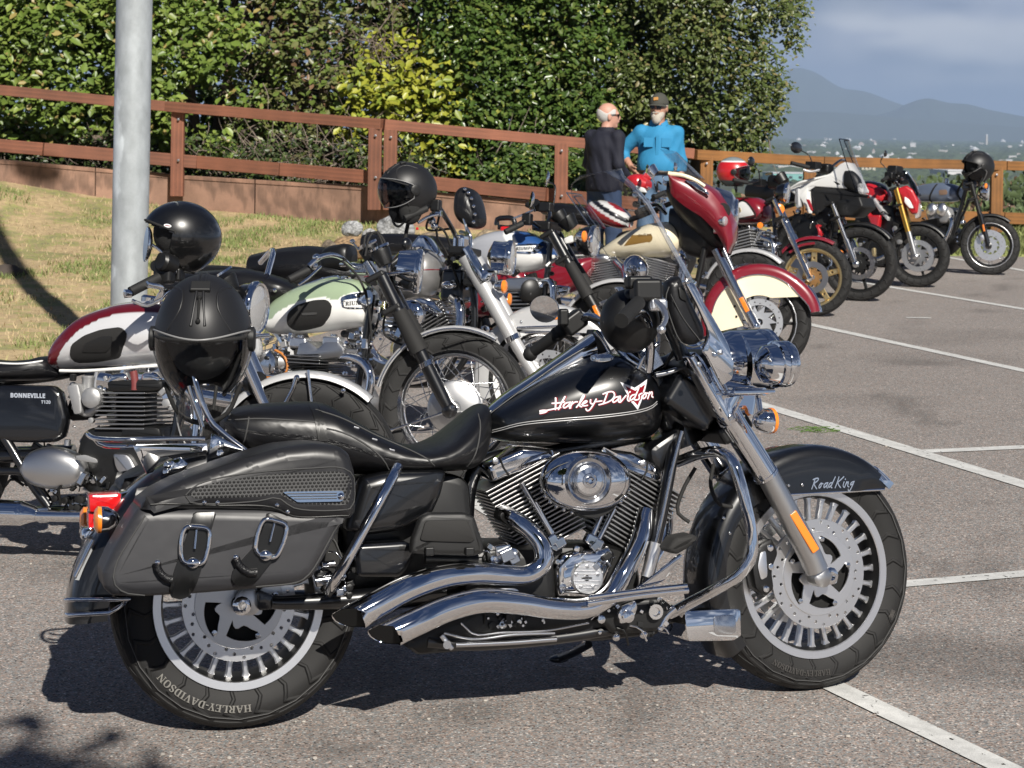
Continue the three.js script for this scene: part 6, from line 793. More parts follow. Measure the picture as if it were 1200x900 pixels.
const rc = b.part('cam_cover', M.chrome, plate(f, [[123, 448], [129, 438], [146, 436.5], [151, 447]], -0.14, 0.15, { bevel: 0.012, seg: 3 })); b.part('cam_cover', M.chrome, plate(f, [[164, 447], [166, 436.5], [182, 435.5], [190, 446]], -0.14, 0.15, { bevel: 0.012, seg: 3 })); b.part('ignition_cap', std(L(0.16, 0.03, 0.03), 0.6), tube(P([[156, 435], [158, 446], [158, 457]], 0.14), 0.014));
b.part('throttle_body', M.cast, axial(f.p(109, 466, 0.15), V(0, 0, 1), [[-0.06, 0.034], [0.02, 0.036], [0.026, 0.03], [0.028, 0.01]], 24), axial(f.p(103, 452, 0.1), V(0, 1, 0), [[-0.02, 0.02], [0.02, 0.022], [0.03, 0.024], [0.035, 0.02]], 18), tube(P([[90, 478], [104, 484], [120, 470]], 0.12), 0.016)); b.part('finned_cover', M.cast, plate(f, [[77, 452], [91, 449], [95, 465], [96, 485], [86, 486], [82, 470]], 0.10, 0.16, { bevel: 0.008 })); 
b.part('airbox_tube', M.blackSatin, tube(P([[85, 480], [108, 478], [124, 470]], 0.05), 0.04)); b.part('crankcase', M.blackSatin, plate(f, [[95, 500], [190, 500], [200, 530], [185, 575], [110, 585], [80, 560]], -0.16, 0.14, { bevel: 0.03 })); b.part('cylinder_base', M.blackSatin, plate(f, [[143, 500], [186, 500], [190, 514], [140, 514]], -0.15, 0.15, { bevel: 0.01 }));
const cc = b.part('clutch_cover', M.alu, loft(f, [[52, 540, 552, 0.03], [58, 529, 560, 0.045], [72, 522, 567, 0.055], [90, 521, 569.5, 0.058], [108, 526, 568, 0.052], [120, 535, 562, 0.04], [124.5, 545, 553, 0.02]], { n: 2.6, tc: 0.17, rows: 40, cols: 32 }), axial(f.p(79, 522, 0.17), V(0, 1, 0), [[0, 0.012], [0.02, 0.012], [0.022, 0.006]], 12)); b.sub(cc, 'window', M.cast, plate(f, [[88, 534], [100, 533], [113, 538], [114, 543], [92, 540]], 0.222, 0.23, { bevel: 0.002 }));
b.part('primary_cover', M.alu, plate(f, [[131, 531], [150, 532], [166, 560], [164, 570], [148, 568], [134, 548]], 0.12, 0.17, { bevel: 0.012 })); b.bits(44, 60, 560, 130, 605, 0.10, 0.2, 3, [M.chromeDull, M.blackSatin, M.dark], 0.014); b.bits(26, 80, 440, 125, 500, 0.08, 0.15, 8, [M.chromeDull, M.blackSatin, M.cast], 0.011); b.bits(24, 186, 450, 215, 480, 0.08, 0.14, 10, [M.chrome, M.chromeDull, M.cast], 0.014);
b.part('frame_tube', M.black, tube(P([[-40, 470], [0, 506], [40, 570], [58, 594]], 0.14), 0.018), tube(P([[60, 522], [48, 545], [38, 562]], 0.15), 0.016), tube(P([[0, 552], [30, 555], [60, 590]], 0.14), 0.014), tube(P([[225, 380], [215, 440], [205, 510], [180, 580], [100, 600], [40, 600]], 0.12), 0.018), tube(P([[225, 380], [205, 510], [180, 580], [40, 600]], -0.12), 0.018), tube(P([[-160, 445], [60, 440], [225, 390]], 0.0), 0.022)); b.bits(20, 0, 520, 60, 590, 0.02, 0.12, 4, [M.blackSatin, M.dark, M.grimy], 0.02);
b.part('exhaust_pipe', M.chrome, tube(P([[205, 456, 0.13], [222, 458, 0.15], [232, 480, 0.16], [226, 540, 0.17], [205, 590, 0.18], [160, 605, 0.185], [100, 605, 0.19], [40, 604, 0.19]], 0), 0.021, { n: 14 })); b.part('silencer', M.chrome, tube(P([[44, 603.5], [38, 602.5], [20, 601.5], [-60, 599], [-170, 594], [-200, 590]], 0.19), (k) => k < 0.07 ? lerp(0.024, 0.041, k / 0.07) : lerp(0.043, 0.050, k), { n: 18, step: 0.012 })); b.part('exhaust_bracket', M.chromeDull, plate(f, [[40, 596], [56, 594], [58, 612], [44, 614]], 0.17, 0.2, { bevel: 0.005 }));
b.part('rear_fender', M.silver, arcBand(f, b.cr, { R: 0.365, w: 0.085, a0: 40, a1: 190, crown: 0.04, rin: () => 0.335 })); b.part('rear_shock', M.chrome, tube(P([[-60, 450], [-95, 590]], 0.15), 0.028)); b.part('swingarm', M.black, tube([V(-0.725, 0.32, 0.12), V(-0.2, 0.36, 0.12)], 0.025), tube([V(-0.725, 0.32, -0.12), V(-0.2, 0.36, -0.12)], 0.025));
const bar = b.part('handlebar', M.chrome, tube(P([[232, 352, 0], [215, 362, 0.08], [196, 342, 0.2], [184, 354, 0.26], [190, 338, 0.3], [172, 333, 0.36]], 0), 0.011), tube([V(0.55, 1.02, 0), V(0.5, 1.12, -0.2), V(0.4, 1.08, -0.36)], 0.011)); b.sub(bar, 'grip', M.grip, tube(P([[186, 325, 0.30], [153, 342, 0.38]], 0), 0.018, { n: 14 })); b.sub(bar, 'bar_end', M.chrome, axial(f.p(150, 344, 0.385), b.dir(-0.75, -0.1, 0.6), [[-0.01, 0.016], [0.012, 0.016], [0.015, 0.008]], 14)); b.sub(bar, 'switch_box', M.blackSatin, box(f.p(193, 318, 0.26), 0.07, 0.09, 0.06, { r: 0.015 }), axial(f.p(196, 308, 0.28), V(-0.5, 0.2, 0.8), [[-0.03, 0.03], [0.02, 0.035], [0.03, 0.028]], 18), tube(P([[183, 312], [190, 298], [200, 296]], 0.26), 0.012)); b.sub(bar, 'lever', M.aluBright, tube(P([[190, 350], [172, 358], [155, 352]], 0.33), 0.006));
b.part('master_cylinder', M.blackSatin, box(f.p(205, 322, 0.2), 0.06, 0.05, 0.06, { r: 0.01 }), axial(f.p(186, 312, 0.25), V(0, 0, 1), [[0, 0.02], [0.03, 0.02]], 14));
b.mirror(f.p(171, 286, 0.28), b.dir(-0.8, 0.05, 0.55), 0.038, 0.062, M.chrome, P([[178, 287, 0.28], [186, 292, 0.27], [200, 308, 0.25], [208, 322, 0.22]], 0)); b.part('mirror_stalk', M.chrome, tube(P([[216, 292, 0.1], [213, 315, 0.12]], 0), 0.006));
const ga = b.part('gauge', M.blackSatin, axial(f.p(262, 327, 0.04), b.dir(-0.5, 0.75, 0.2), [[-0.06, 0.03], [-0.01, 0.046], [0.0, 0.046], [0.004, 0.04]], 24)); b.sub(ga, 'bezel', M.chrome, axial(f.p(258, 321, 0.045), b.dir(-0.5, 0.75, 0.2), [[-0.004, 0.049], [0.004, 0.049], [0.004, 0.041]], 28));
b.lamp(f.p(300, 361, 0.02), b.dir(1, -0.02, 0.06), 0.092, 0.11, M.black); b.part('lamp_bracket', M.chrome, tube(P([[262, 385, 0.08], [290, 394, 0.06], [316, 393, 0.03]], 0), 0.009)); b.part('horn', M.blackSatin, axial(f.p(298, 450, 0.08), V(0.8, 0, 0.5), [[-0.03, 0.03], [0.02, 0.045]], 18));
b.part('cables', M.rubber, ...[[[190, 310, 0.26], [215, 330, 0.15], [235, 390, 0.08], [240, 440, 0.08]], [[262, 335, 0], [270, 385, 0.05], [256, 440, 0.08], [250, 480, 0.1]], [[205, 470, 0.12], [215, 490, 0.12], [200, 520, 0.12]]].map((l) => tube(P(l, 0), 0.006, { n: 7 })));
const h = helmet('half_helmet', 'glossy black half helmet with small white badge hung on the left motorcycle mirror', b.W(213, 277, 0.16), { yaw: Math.PI + 0.55 - 0.2, pitch: 0.18, mat: M.helmetGloss, open: true, ridges: false, k: 0.97 });
part(h.o, 'badge', print(128, 64, (x, w, hh) => { x.clearRect(0, 0, w, hh); x.fillStyle = '#e6e6e6'; x.beginPath(); x.ellipse(64, 32, 60, 26, 0, 0, 7); x.fill(); x.fillStyle = '#8a1a20'; x.fillRect(24, 26, 80, 12); }), (() => { const g = new THREE.PlaneGeometry(0.03, 0.015); const d = V(0.55, 0.15, -0.83).normalize(); const p = V(0.075, 0.03, -0.098); g.lookAt(d.clone().multiplyScalar(1)); g.translate(p.x, p.y, p.z); return g; })());
}
// ---------------------------------------------------------------- matte helmet on the luggage rack of the nearest machine
{
const b = A, h = helmet('full_face_helmet', 'matt black full face helmet with clear visor resting on the nearest backrest', b.W(238, 394, 0.09), { yaw: -0.08 - Math.PI / 2 + 0.14, pitch: -0.26, visor: M.glass, k: 1.05, visorTilt: -0.12, open: true, visorLow: -1.75 }); h.o.scale.set(1, 1.2, 1);
}
// ---------------------------------------------------------------- green and white classic twin
{
const b = new Bike('classic_motorcycle', 'classic twin with green and white tank and wire wheels, behind the nearest seat', { x: 528, s: 270, yaw: -20, lean: -7, steer: 16, wb: 1.42, R: 0.335, Rr: 0.33 }), f = b.B, S = b.S, P = (l, t, fr) => b.P(l, t, fr);
b.wheel(true, { w: 0.048, rim: 0.245, type: 'wire', rimMat: M.chrome, hub: 0.085, hubMat: M.alu, spokes: 40 }); b.wheel(false, { w: 0.055, rim: 0.235, type: 'wire', hub: 0.07, rimMat: M.chrome });
const wh = b.g.children[0]; b.sub(wh, 'brake_plate', M.alu, lathe(S, b.cf, [[0.03, 0.062], [0.10, 0.060], [0.115, 0.052], [0.118, 0.04], [0.03, 0.04]], { n: 40 }), box(V(0.03, b.cf.y - 0.03, 0.066).applyMatrix4(S.m), 0.05, 0.03, 0.012), axial(V(0, b.cf.y, 0.06).applyMatrix4(S.m), V(0, 0, 1), [[0, 0.022], [0.03, 0.02], [0.035, 0.012]], 12));
b.fork([446, 322], { up: M.black, low: M.black }, { t: 0.095, low: 0.56, r: 0.022, rLow: 0.030, gaiter: 0.27 });
for (const s of [1, -1]) b.part('stanchion_ring', M.chrome, axial(b.forkAt(0.57, 0.095 * s), b.dir(0.5, -0.85, 0, S), [[-0.02, 0.028], [0.03, 0.028]], 14), axial(b.forkAt(0.66, 0.095 * s), b.dir(0.5, -0.85, 0, S), [[-0.01, 0.034], [0.012, 0.034]], 14));
const FF = b.part('front_fender', M.silver, arcBand(S, b.cf, { R: 0.357, w: 0.058, a0: 62, a1: 168, crown: 0.022, rin: () => 0.34 })); b.sub(FF, 'edge', M.chrome, arcTube(S, b.cf, 0.342, 62, 168, 0.060, 0.004)); b.sub(FF, 'stay', M.chromeDull, rod(S.p(536, 478, 0.09), S.p(459, 504, 0.07), 0.005), rod(S.p(536, 478, 0.09), S.p(478, 408, 0.065), 0.005)); b.sub(FF, 'cable', M.rubber, tube(P([[520, 404, 0.07], [560, 396, 0.06], [590, 408, 0.02]], 0, S), 0.004)); b.sub(FF, 'bolt', M.chrome, ball(S.p(480, 409, 0.07), 0.012), ball(S.p(459, 504, 0.07), 0.008));
const gl = [[317, 374], [325, 366], [340, 358], [360, 350.5], [380, 348], [394, 352], [404, 346], [420, 341], [440, 338]].map(([x, y]) => f.q(x, y, 0.12)), X = gl.map((q) => q.x), Y = gl.map((q) => q.y);
const gr = [0.30, 0.38, 0.25], wh2 = [0.80, 0.80, 0.77];
const tk = loft(f, [[314, 368, 380, 0.03], [318, 360, 389, 0.08], [331, 347, 392, 0.11], [358, 334, 391, 0.13], [391, 326, 388, 0.135], [410, 326.5, 385, 0.13], [424, 330, 383, 0.12], [436, 340, 380, 0.09], [441, 353, 372, 0.04]], { n: 2.5, rows: 90, cols: 96, color: (p) => { const y = cat(X, Y, p.x) - 0.0; return p.y > y ? gr : wh2; } });
const T = b.part('fuel_tank', M.vc, tk); b.sub(T, 'knee_pad', M.rubber, patch(tk, f, [[335, 381], [338, 367], [350, 357], [370, 351.5], [385, 351], [391, 358], [388, 370], [376, 382], [355, 386.5], [340, 388]], 0.12, { off: 0.006 })); b.sub(T, 'knee_pad_stripe', M.thread, patch(tk, f, [[355, 367], [374, 366], [373, 369], [356, 370]], 0.12, { off: 0.009 }));
b.sub(T, 'badge', M.chrome, patch(tk, f, [[400, 349], [408, 345], [433, 339.5], [437, 345], [436, 355], [424, 362], [408, 362], [402, 360]], 0.12, { off: 0.004, round: 0.12 })); b.sub(T, 'badge_face', M.white, patch(tk, f, [[403, 352], [434, 347], [434, 356], [424, 360.5], [404, 360]], 0.12, { off: 0.006, round: 0.1 })); b.sub(T, 'lettering', print(256, 72, (x, w, h) => { x.clearRect(0, 0, w, h); x.fillStyle = '#161616'; x.font = 'bold 56px serif'; x.textBaseline = 'middle'; x.fillText('T', 2, 34); x.font = 'bold 44px serif'; x.fillText('RIUMPH', 40, 38, 208); }), decal(tk, f, [[401, 351], [434, 348], [434, 358.5], [401, 361]], 0.12, { off: 0.0085, nx: 8, ny: 3 })); b.sub(T, 'rack_rail', M.chrome, tube(P([[313, 363], [326, 350], [350, 337], [386, 325], [396, 324]], 0.05), 0.006), tube(P([[313, 363], [326, 350], [350, 337], [386, 325], [396, 324]], -0.05), 0.006), ...[330, 345, 360, 378].map((x) => tube(P([[x, 360 - (x - 320) * 0.55 - 2, 0.05], [x, 360 - (x - 320) * 0.55 - 2, -0.05]], 0), 0.005))); b.sub(T, 'fuel_cap', M.chrome, axial(f.p(403, 326, 0.0), V(0, 1, 0), [[-0.02, 0.03], [0.006, 0.032], [0.01, 0.02]], 20));
const sl = loft(f, [[200, 322, 350, 0.10], [240, 318, 356, 0.13], [290, 316, 358, 0.135], [318, 322, 356, 0.12], [338, 330, 352, 0.10], [348, 337, 346, 0.05]], { n: 2.8, rows: 50, cols: 32 }); const SE = b.part('seat', M.leather, sl); b.sub(SE, 'stud', M.chrome, ball(f.p(322, 340, 0.125), 0.010));
b.fin(f.p(370, 446, 0), f.p(370, 415, 0), 9, 0.145, 0.155, 0.27, M.blackSatin, M.blackSatin, { th: 0.4 }); b.part('cylinder_head', M.alu, plate(f, [[346, 416], [350, 402], [361, 399], [372, 408], [380, 400], [396, 400], [404, 409], [402, 418], [380, 421], [352, 422]], -0.13, 0.13, { bevel: 0.012, round: 0.12 })); for (const [x, y] of [[352, 402], [391, 401]]) { const r = b.part('rocker_box', M.aluBright, box(f.p(x, y, 0.09), 0.085, 0.05, 0.07, { r: 0.012, seg: 3 })); b.sub(r, 'cap', M.chromeDull, axial(f.p(x, y - 6, 0.09), V(0, 1, 0), [[0, 0.016], [0.012, 0.016], [0.014, 0.01]], 14)); }
b.part('upper_fins', finEdgeM, ...[418, 422, 426].map((y) => box(f.p(371, y, 0), 0.16, 0.006, 0.28, { r: 0.003 }))).userData.kind = 'stuff';
b.part('carburettor', M.cast, axial(f.p(341, 425, 0.09), b.dir(-1, 0, 0.2), [[-0.05, 0.025], [0.02, 0.03], [0.05, 0.036]], 20)); b.part('air_filter', M.chromeDull, axial(f.p(318, 426, 0.09), b.dir(-0.3, 0, 1), [[-0.03, 0.05], [0.03, 0.052], [0.034, 0.04]], 26)); b.part('fuel_hose', M.orangeHose, tube(P([[322, 410], [332, 416], [337, 428], [334, 438], [322, 442], [310, 443]], 0.13), 0.006, { n: 8 }));
b.bits(50, 305, 395, 345, 450, 0.06, 0.13, 14, [M.chrome, M.chromeDull, M.blackSatin, M.cast], 0.012); b.bits(30, 400, 390, 440, 440, 0.0, 0.1, 15, [M.chromeDull, M.blackSatin, M.chrome], 0.014); b.bits(30, 430, 340, 470, 400, -0.06, 0.06, 16, [M.chromeDull, M.blackSatin, M.chrome], 0.013);
b.part('crankcase', M.alu, plate(f, [[315, 445], [405, 440], [420, 470], [405, 520], [330, 525], [305, 490]], -0.14, 0.14, { bevel: 0.03 })); b.part('exhaust_pipe', M.chrome, tube(P([[400, 419, 0.10], [414, 419, 0.14], [427, 426, 0.15], [434, 440, 0.155], [432, 460, 0.155], [424, 480, 0.155], [405, 515, 0.16], [370, 540, 0.165], [300, 545, 0.17], [200, 540, 0.17]], 0), 0.020, { n: 14 })); 
b.part('frame_tube', M.black, tube(P([[436, 345], [428, 400], [418, 460], [402, 520], [330, 545]], 0.08), 0.017), tube(P([[436, 345], [418, 460], [330, 545]], -0.08), 0.017), tube(P([[440, 350], [360, 380], [250, 365]], 0), 0.018), tube(P([[300, 365], [300, 450], [310, 540]], 0.09), 0.016)); b.part('side_panel', M.silver, plate(f, [[225, 372], [300, 372], [305, 420], [240, 430]], 0.09, 0.14, { bevel: 0.015 })); b.part('rear_fender', M.silver, arcBand(f, b.cr, { R: 0.37, w: 0.07, a0: 60, a1: 190, crown: 0.03, rin: () => 0.345 })); b.part('rear_shock', M.chrome, tube([V(-0.5, 0.75, 0.14), V(-0.68, 0.36, 0.14)], 0.026)); b.part('swingarm', M.black, tube([V(-0.71, 0.33, 0.1), V(-0.2, 0.36, 0.1)], 0.02)); b.part('silencer', M.chrome, tube([V(-0.2, 0.3, 0.18), V(-0.95, 0.36, 0.2)], (k) => 0.04 - 0.01 * Math.abs(k - 0.5), { n: 16, step: 0.05 }));
const bar = b.part('handlebar', M.chrome, tube(P([[424, 316, 0], [412, 312, 0.10], [398, 301, 0.22], [386, 298.5, 0.28], [372, 303, 0.33], [362, 312, 0.36]], 0), 0.011), tube(P([[424, 316, 0], [420, 310, -0.1], [400, 310, -0.3]], 0), 0.011)); b.sub(bar, 'grip', M.grip, tube(P([[362, 316, 0.34], [339, 328, 0.40]], 0), 0.018, { n: 12 })); b.sub(bar, 'lever', M.chrome, tube(P([[376, 312, 0.33], [362, 325, 0.38], [350, 334, 0.42]], 0), 0.006), ball(f.p(371, 302, 0.33), 0.018), ball(f.p(369, 312, 0.33), 0.016)); b.sub(bar, 'clamp', M.chromeDull, box(f.p(426, 316, 0), 0.09, 0.05, 0.12, { r: 0.012 }), box(f.p(437, 318, 0.05), 0.1, 0.03, 0.06, { rz: -0.9 })); b.sub(bar, 'end_ball', M.chrome, ball(f.p(413, 283, 0.05), 0.012), rod(f.p(413, 284, 0.05), f.p(420, 292, 0.03), 0.005));
const g1 = b.part('gauge', M.blackSatin, axial(f.p(446, 296, 0.03), b.dir(-0.45, 0.85, 0.15), [[-0.06, 0.036], [0, 0.046], [0.01, 0.046]], 24)); b.sub(g1, 'bezel', M.chrome, axial(f.p(444, 291, 0.03), b.dir(-0.45, 0.85, 0.15), [[-0.004, 0.049], [0.006, 0.049], [0.006, 0.04]], 26)); const g2 = b.part('gauge', M.blackSatin, axial(f.p(432, 292, -0.07), b.dir(-0.45, 0.85, 0.15), [[-0.06, 0.036], [0, 0.046], [0.01, 0.046]], 24)); b.sub(g2, 'bezel', M.chrome, axial(f.p(430, 287, -0.07), b.dir(-0.45, 0.85, 0.15), [[-0.004, 0.049], [0.006, 0.049], [0.006, 0.04]], 26));
b.part('cables', M.rubber, ...[[[428, 300, 0.1], [433, 278, 0.08], [440, 271, 0.06], [448, 285, 0.04], [455, 320, 0.04]], [[426, 300, 0.05], [430, 274, 0.0], [446, 276, 0], [456, 300, 0]], [[400, 305, 0.2], [420, 325, 0.14], [430, 350, 0.12], [436, 400, 0.1]], [[454, 355, 0.1], [450, 390, 0.1], [462, 400, 0.08], [474, 405, 0.08]], [[448, 360, 0.02], [438, 390, 0.04], [426, 410, 0.06]]].map((l) => tube(P(l, 0), 0.0055, { n: 7 })));
b.lamp(f.p(490, 318, 0.0), b.dir(0.95, -0.05, -0.32), 0.098, 0.125, M.chrome, { fatness: 1.15 }); b.part('lamp_bracket', M.chrome, tube(P([[452, 322, 0.08], [468, 320, 0.10], [482, 318, 0.09]], 0), 0.009)); b.mirror(f.p(476, 286, -0.2), b.dir(-0.9, 0, -0.3), 0.03, 0.03, M.black, P([[476, 290, -0.2], [470, 305, -0.1]], 0), M.black);
}
// ---------------------------------------------------------------- silver cruiser
{
const b = new Bike('cruiser_motorcycle', 'silver cruiser with long silver fork covers and deep skirted front fender', { x: 640, s: 240, yaw: -18, lean: -7, steer: 10, wb: 1.6, R: 0.325, Rr: 0.33 }), f = b.B, S = b.S, P = (l, t, fr) => b.P(l, t, fr);
b.wheel(true, { w: 0.062, rim: 0.225, type: 'wire', disc: 0.145, white: true }); b.wheel(false, { w: 0.07, rim: 0.215, type: 'wire', white: true });
for (const s of [1, -1]) { const q = (x, y) => { const k = S.q(x, y, 0.12); return V(k.x, k.y, 0.12 * s).applyMatrix4(S.m); }; const L0 = b.part('fork_leg', M.silver, tube([q(600, 395), q(615, 420), q(638, 455)], 0.031, { n: 16, straight: true })); b.sub(L0, 'fork_cover', M.silver, tube([q(546, 300), q(566, 334), q(602, 398)], (k) => lerp(0.043, 0.036, k), { n: 18, straight: true })); b.sub(L0, 'collar', M.chrome, axial(q(601, 396), b.dir(0.5, -0.85, 0, S), [[-0.012, 0.041], [0.012, 0.041]], 18)); }
b.part('nacelle_plate', M.chrome, plate(S, [[541, 291], [549, 287], [558, 300], [567, 316], [579, 317], [574, 328], [563, 334], [553, 318]], 0.13, 0.165, { bevel: 0.01, round: 0.12 })); b.part('fork_yoke', M.blackSatin, box(S.p(545, 295, 0), 0.09, 0.04, 0.26, { r: 0.01 }), box(S.p(562, 332, 0), 0.09, 0.04, 0.26, { r: 0.01 }));
const FF = b.part('front_fender', M.white, arcBand(S, b.cf, { R: 0.372, w: 0.085, a0: 28, a1: 200, crown: 0.04, rin: (a) => a < 130 ? Math.min(0.355, 0.235 / Math.max(0.3, Math.sin(a * Math.PI / 180))) : 0.29 })); FF.material = M.silver; b.sub(FF, 'trim', M.chrome, rod(S.p(606, 384, 0.09), S.p(655, 382, 0.09), 0.006), tube(P([[615, 390, 0.09], [650, 389, 0.09], [680, 392, 0.085]], 0, S), 0.005)); b.sub(FF, 'bolt', M.chromeDull, ball(S.p(611, 377, 0.087), 0.007)); b.sub(FF, 'marker', M.amber, plate(S, [[650, 371.5], [658, 371], [657, 374], [650, 374.5]], 0.08, 0.09, { bevel: 0.002 }));
const tk = loft(f, [[400, 335, 350, 0.06], [430, 315, 354, 0.13], [465, 298, 353, 0.16], [492, 291, 349, 0.165], [508, 293, 346, 0.15], [518, 303, 338, 0.10], [522, 315, 325, 0.04]], { n: 2.2, rows: 60, cols: 48 }); const T = b.part('fuel_tank', M.silverGrey, tk); b.sub(T, 'pinstripe', M.red, trace(tk, f, [[430, 325], [470, 319], [500, 317], [517, 315]], 0.1, 0.003)); b.sub(T, 'console', M.chrome, plate(f, [[476, 292], [490, 275], [500, 276], [515, 300], [505, 300]], -0.05, 0.05, { bevel: 0.015, seg: 3 }), axial(f.p(488, 291, 0.08), V(0, 1, 0.2), [[0, 0.03], [0.01, 0.03], [0.014, 0.01]], 18));
b.part('seat', M.leather, loft(f, [[300, 298, 330, 0.12], [340, 290, 335, 0.16], [380, 290, 335, 0.17], [410, 306, 335, 0.16], [430, 312, 332, 0.10]], { n: 2.6, rows: 40, cols: 30 })); b.part('seat', M.vinyl, loft(f, [[386, 303, 318, 0.03], [392, 293, 320, 0.07], [405, 288.5, 320, 0.085], [420, 289, 320, 0.08], [424, 300, 316, 0.04]], { n: 3, tc: 0.1 })); b.part('tail_light', M.redLens, axial(f.p(352, 312, 0.1), b.dir(-1, 0, 0.1), [[-0.02, 0.035], [0.02, 0.034], [0.03, 0.02]], 18), ); b.part('rear_fender', M.silverGrey, arcBand(f, b.cr, { R: 0.40, w: 0.10, a0: 40, a1: 185, crown: 0.05, rin: () => 0.33 })); b.part('saddlebag', M.vinyl, loft(f, [[230, 330, 370, 0.05], [240, 318, 385, 0.10], [300, 316, 390, 0.11], [330, 326, 385, 0.09], [336, 345, 370, 0.04]], { n: 4, tc: 0.28, rows: 30, cols: 32 }));
b.fin(f.p(520, 398, 0), f.p(502, 362, 0), 10, 0.17, 0.2, 0.18, finEdgeM, M.blackSatin, { th: 0.42 }); b.fin(f.p(470, 398, 0), f.p(478, 362, 0), 8, 0.15, 0.17, 0.18, finEdgeM, M.blackSatin, { th: 0.42 }); b.part('rocker_cover', M.chrome, plate(f, [[478, 352], [492, 347], [508, 352], [520, 366], [514, 372], [498, 364], [480, 358]], -0.1, 0.11, { bevel: 0.015, seg: 3 })); b.part('air_cleaner', M.chrome, ball(f.p(481, 368, 0.2), 0.08, 0.075, 0.045, 24)); b.part('crankcase', M.chromeDull, axial(f.p(500, 412, -0.1), V(0, 0, 1), [[0, 0.12], [0.2, 0.12], [0.24, 0.09]], 30)); b.part('exhaust_pipe', M.chrome, tube(P([[530, 350, 0.08], [538, 356, 0.12], [539, 378, 0.14], [530, 410, 0.16], [500, 440, 0.18], [420, 446, 0.2], [300, 440, 0.2]], 0), 0.026, { n: 14 })); b.bits(50, 505, 335, 575, 400, -0.05, 0.12, 22, [M.chromeDull, M.blackSatin, M.dark, M.chrome], 0.016); b.bits(16, 520, 300, 560, 340, -0.05, 0.10, 27, [M.blackSatin, M.dark, M.cast], 0.016);
b.part('frame_tube', M.black, tube(P([[548, 312], [556, 360], [550, 410], [520, 445], [420, 448]], 0.11), 0.018), tube(P([[548, 312], [556, 360], [520, 445]], -0.11), 0.018), box(f.p(535, 335, 0), 0.12, 0.16, 0.16, { r: 0.02 })); b.part('brake_caliper', M.blackSatin, plate(S, [[594, 406], [604, 402], [612, 420], [602, 430]], 0.05, 0.1, { bevel: 0.008 }));
const bar = b.part('handlebar', M.black, tube(P([[536, 284, 0], [532, 272, 0.10], [524, 258, 0.2], [513, 242, 0.28], [505, 240, 0.32], [494, 246, 0.38]], 0), 0.0125), tube(P([[536, 284, 0], [548, 276, -0.2], [540, 272, -0.34]], 0), 0.0125)); b.sub(bar, 'grip', M.grip, tube(P([[500, 244, 0.36], [474, 256, 0.44]], 0), 0.018)); b.sub(bar, 'lever', M.chrome, tube(P([[514, 251, 0.33], [502, 254, 0.36], [490, 261, 0.40]], 0), 0.008), box(f.p(512, 250, 0.3), 0.05, 0.03, 0.03)); b.sub(bar, 'switch_box', M.blackSatin, box(f.p(511, 241, 0.31), 0.05, 0.06, 0.05, { r: 0.01 })); b.sub(bar, 'riser', M.chrome, box(f.p(540, 285, 0.03), 0.06, 0.08, 0.1, { r: 0.02, seg: 3 }));
b.part('cables', M.rubber, ...[[[512, 246, 0.3], [505, 262, 0.25], [520, 270, 0.18], [532, 300, 0.1]], [[515, 250, 0.28], [512, 275, 0.2], [525, 300, 0.1], [540, 340, 0.08]], [[505, 250, 0.33], [500, 268, 0.28], [530, 268, 0.1]]].map((l) => tube(P(l, 0), 0.006, { n: 7 }))); b.part('clutch_reservoir', M.chrome, ball(f.p(506, 259, 0.25), 0.02), ball(f.p(509, 265, 0.25), 0.018));
b.lamp(S.p(598, 302, 0.06), b.dir(1, 0, 0.05, S), 0.083, 0.115, M.chrome, { fatness: 1.3 }); b.signal(S.p(590, 336, 0.18), b.dir(1, 0, 0.2, S), 0.032, M.chrome, M.amber, 0.05, S.p(580, 322, 0.12)); b.signal(S.p(596, 351, -0.18), b.dir(1, 0, 0, S), 0.032, M.chrome, M.amber, 0.05, S.p(584, 335, -0.1)); b.part('lamp_bracket', M.chrome, box(S.p(582, 319, 0.1), 0.07, 0.02, 0.14, { r: 0.005 })); b.part('horn', M.chrome, ball(f.p(526, 334, 0.12), 0.04, 0.022, 0.03));
b.part('reflector', M.redLens, box(f.p(489, 268, 0.4), 0.014, 0.014, 0.01));
const h = helmet('open_face_helmet', 'matt black open face helmet with smoked visor on the silver cruiser handlebar', b.W(478, 222, 0.36), { yaw: Math.PI + 0.32 + 0.18, pitch: 0.12, open: true, visor: M.smoke, visorTilt: -0.12, k: 1.02 }); part(h.o, 'strap_tail', M.rubber, tube([V(-0.03, -0.12, 0.0), V(-0.02, -0.2, 0.0), V(-0.02, -0.30, 0.0)], 0.010)); part(h.o, 'cheek_pad', M.liner, ball(V(0.0, -0.10, 0.06), 0.06, 0.07, 0.04)); part(h.o, 'cheek_pad', M.liner, ball(V(0, -0.10, -0.06), 0.06, 0.07, 0.04));
}
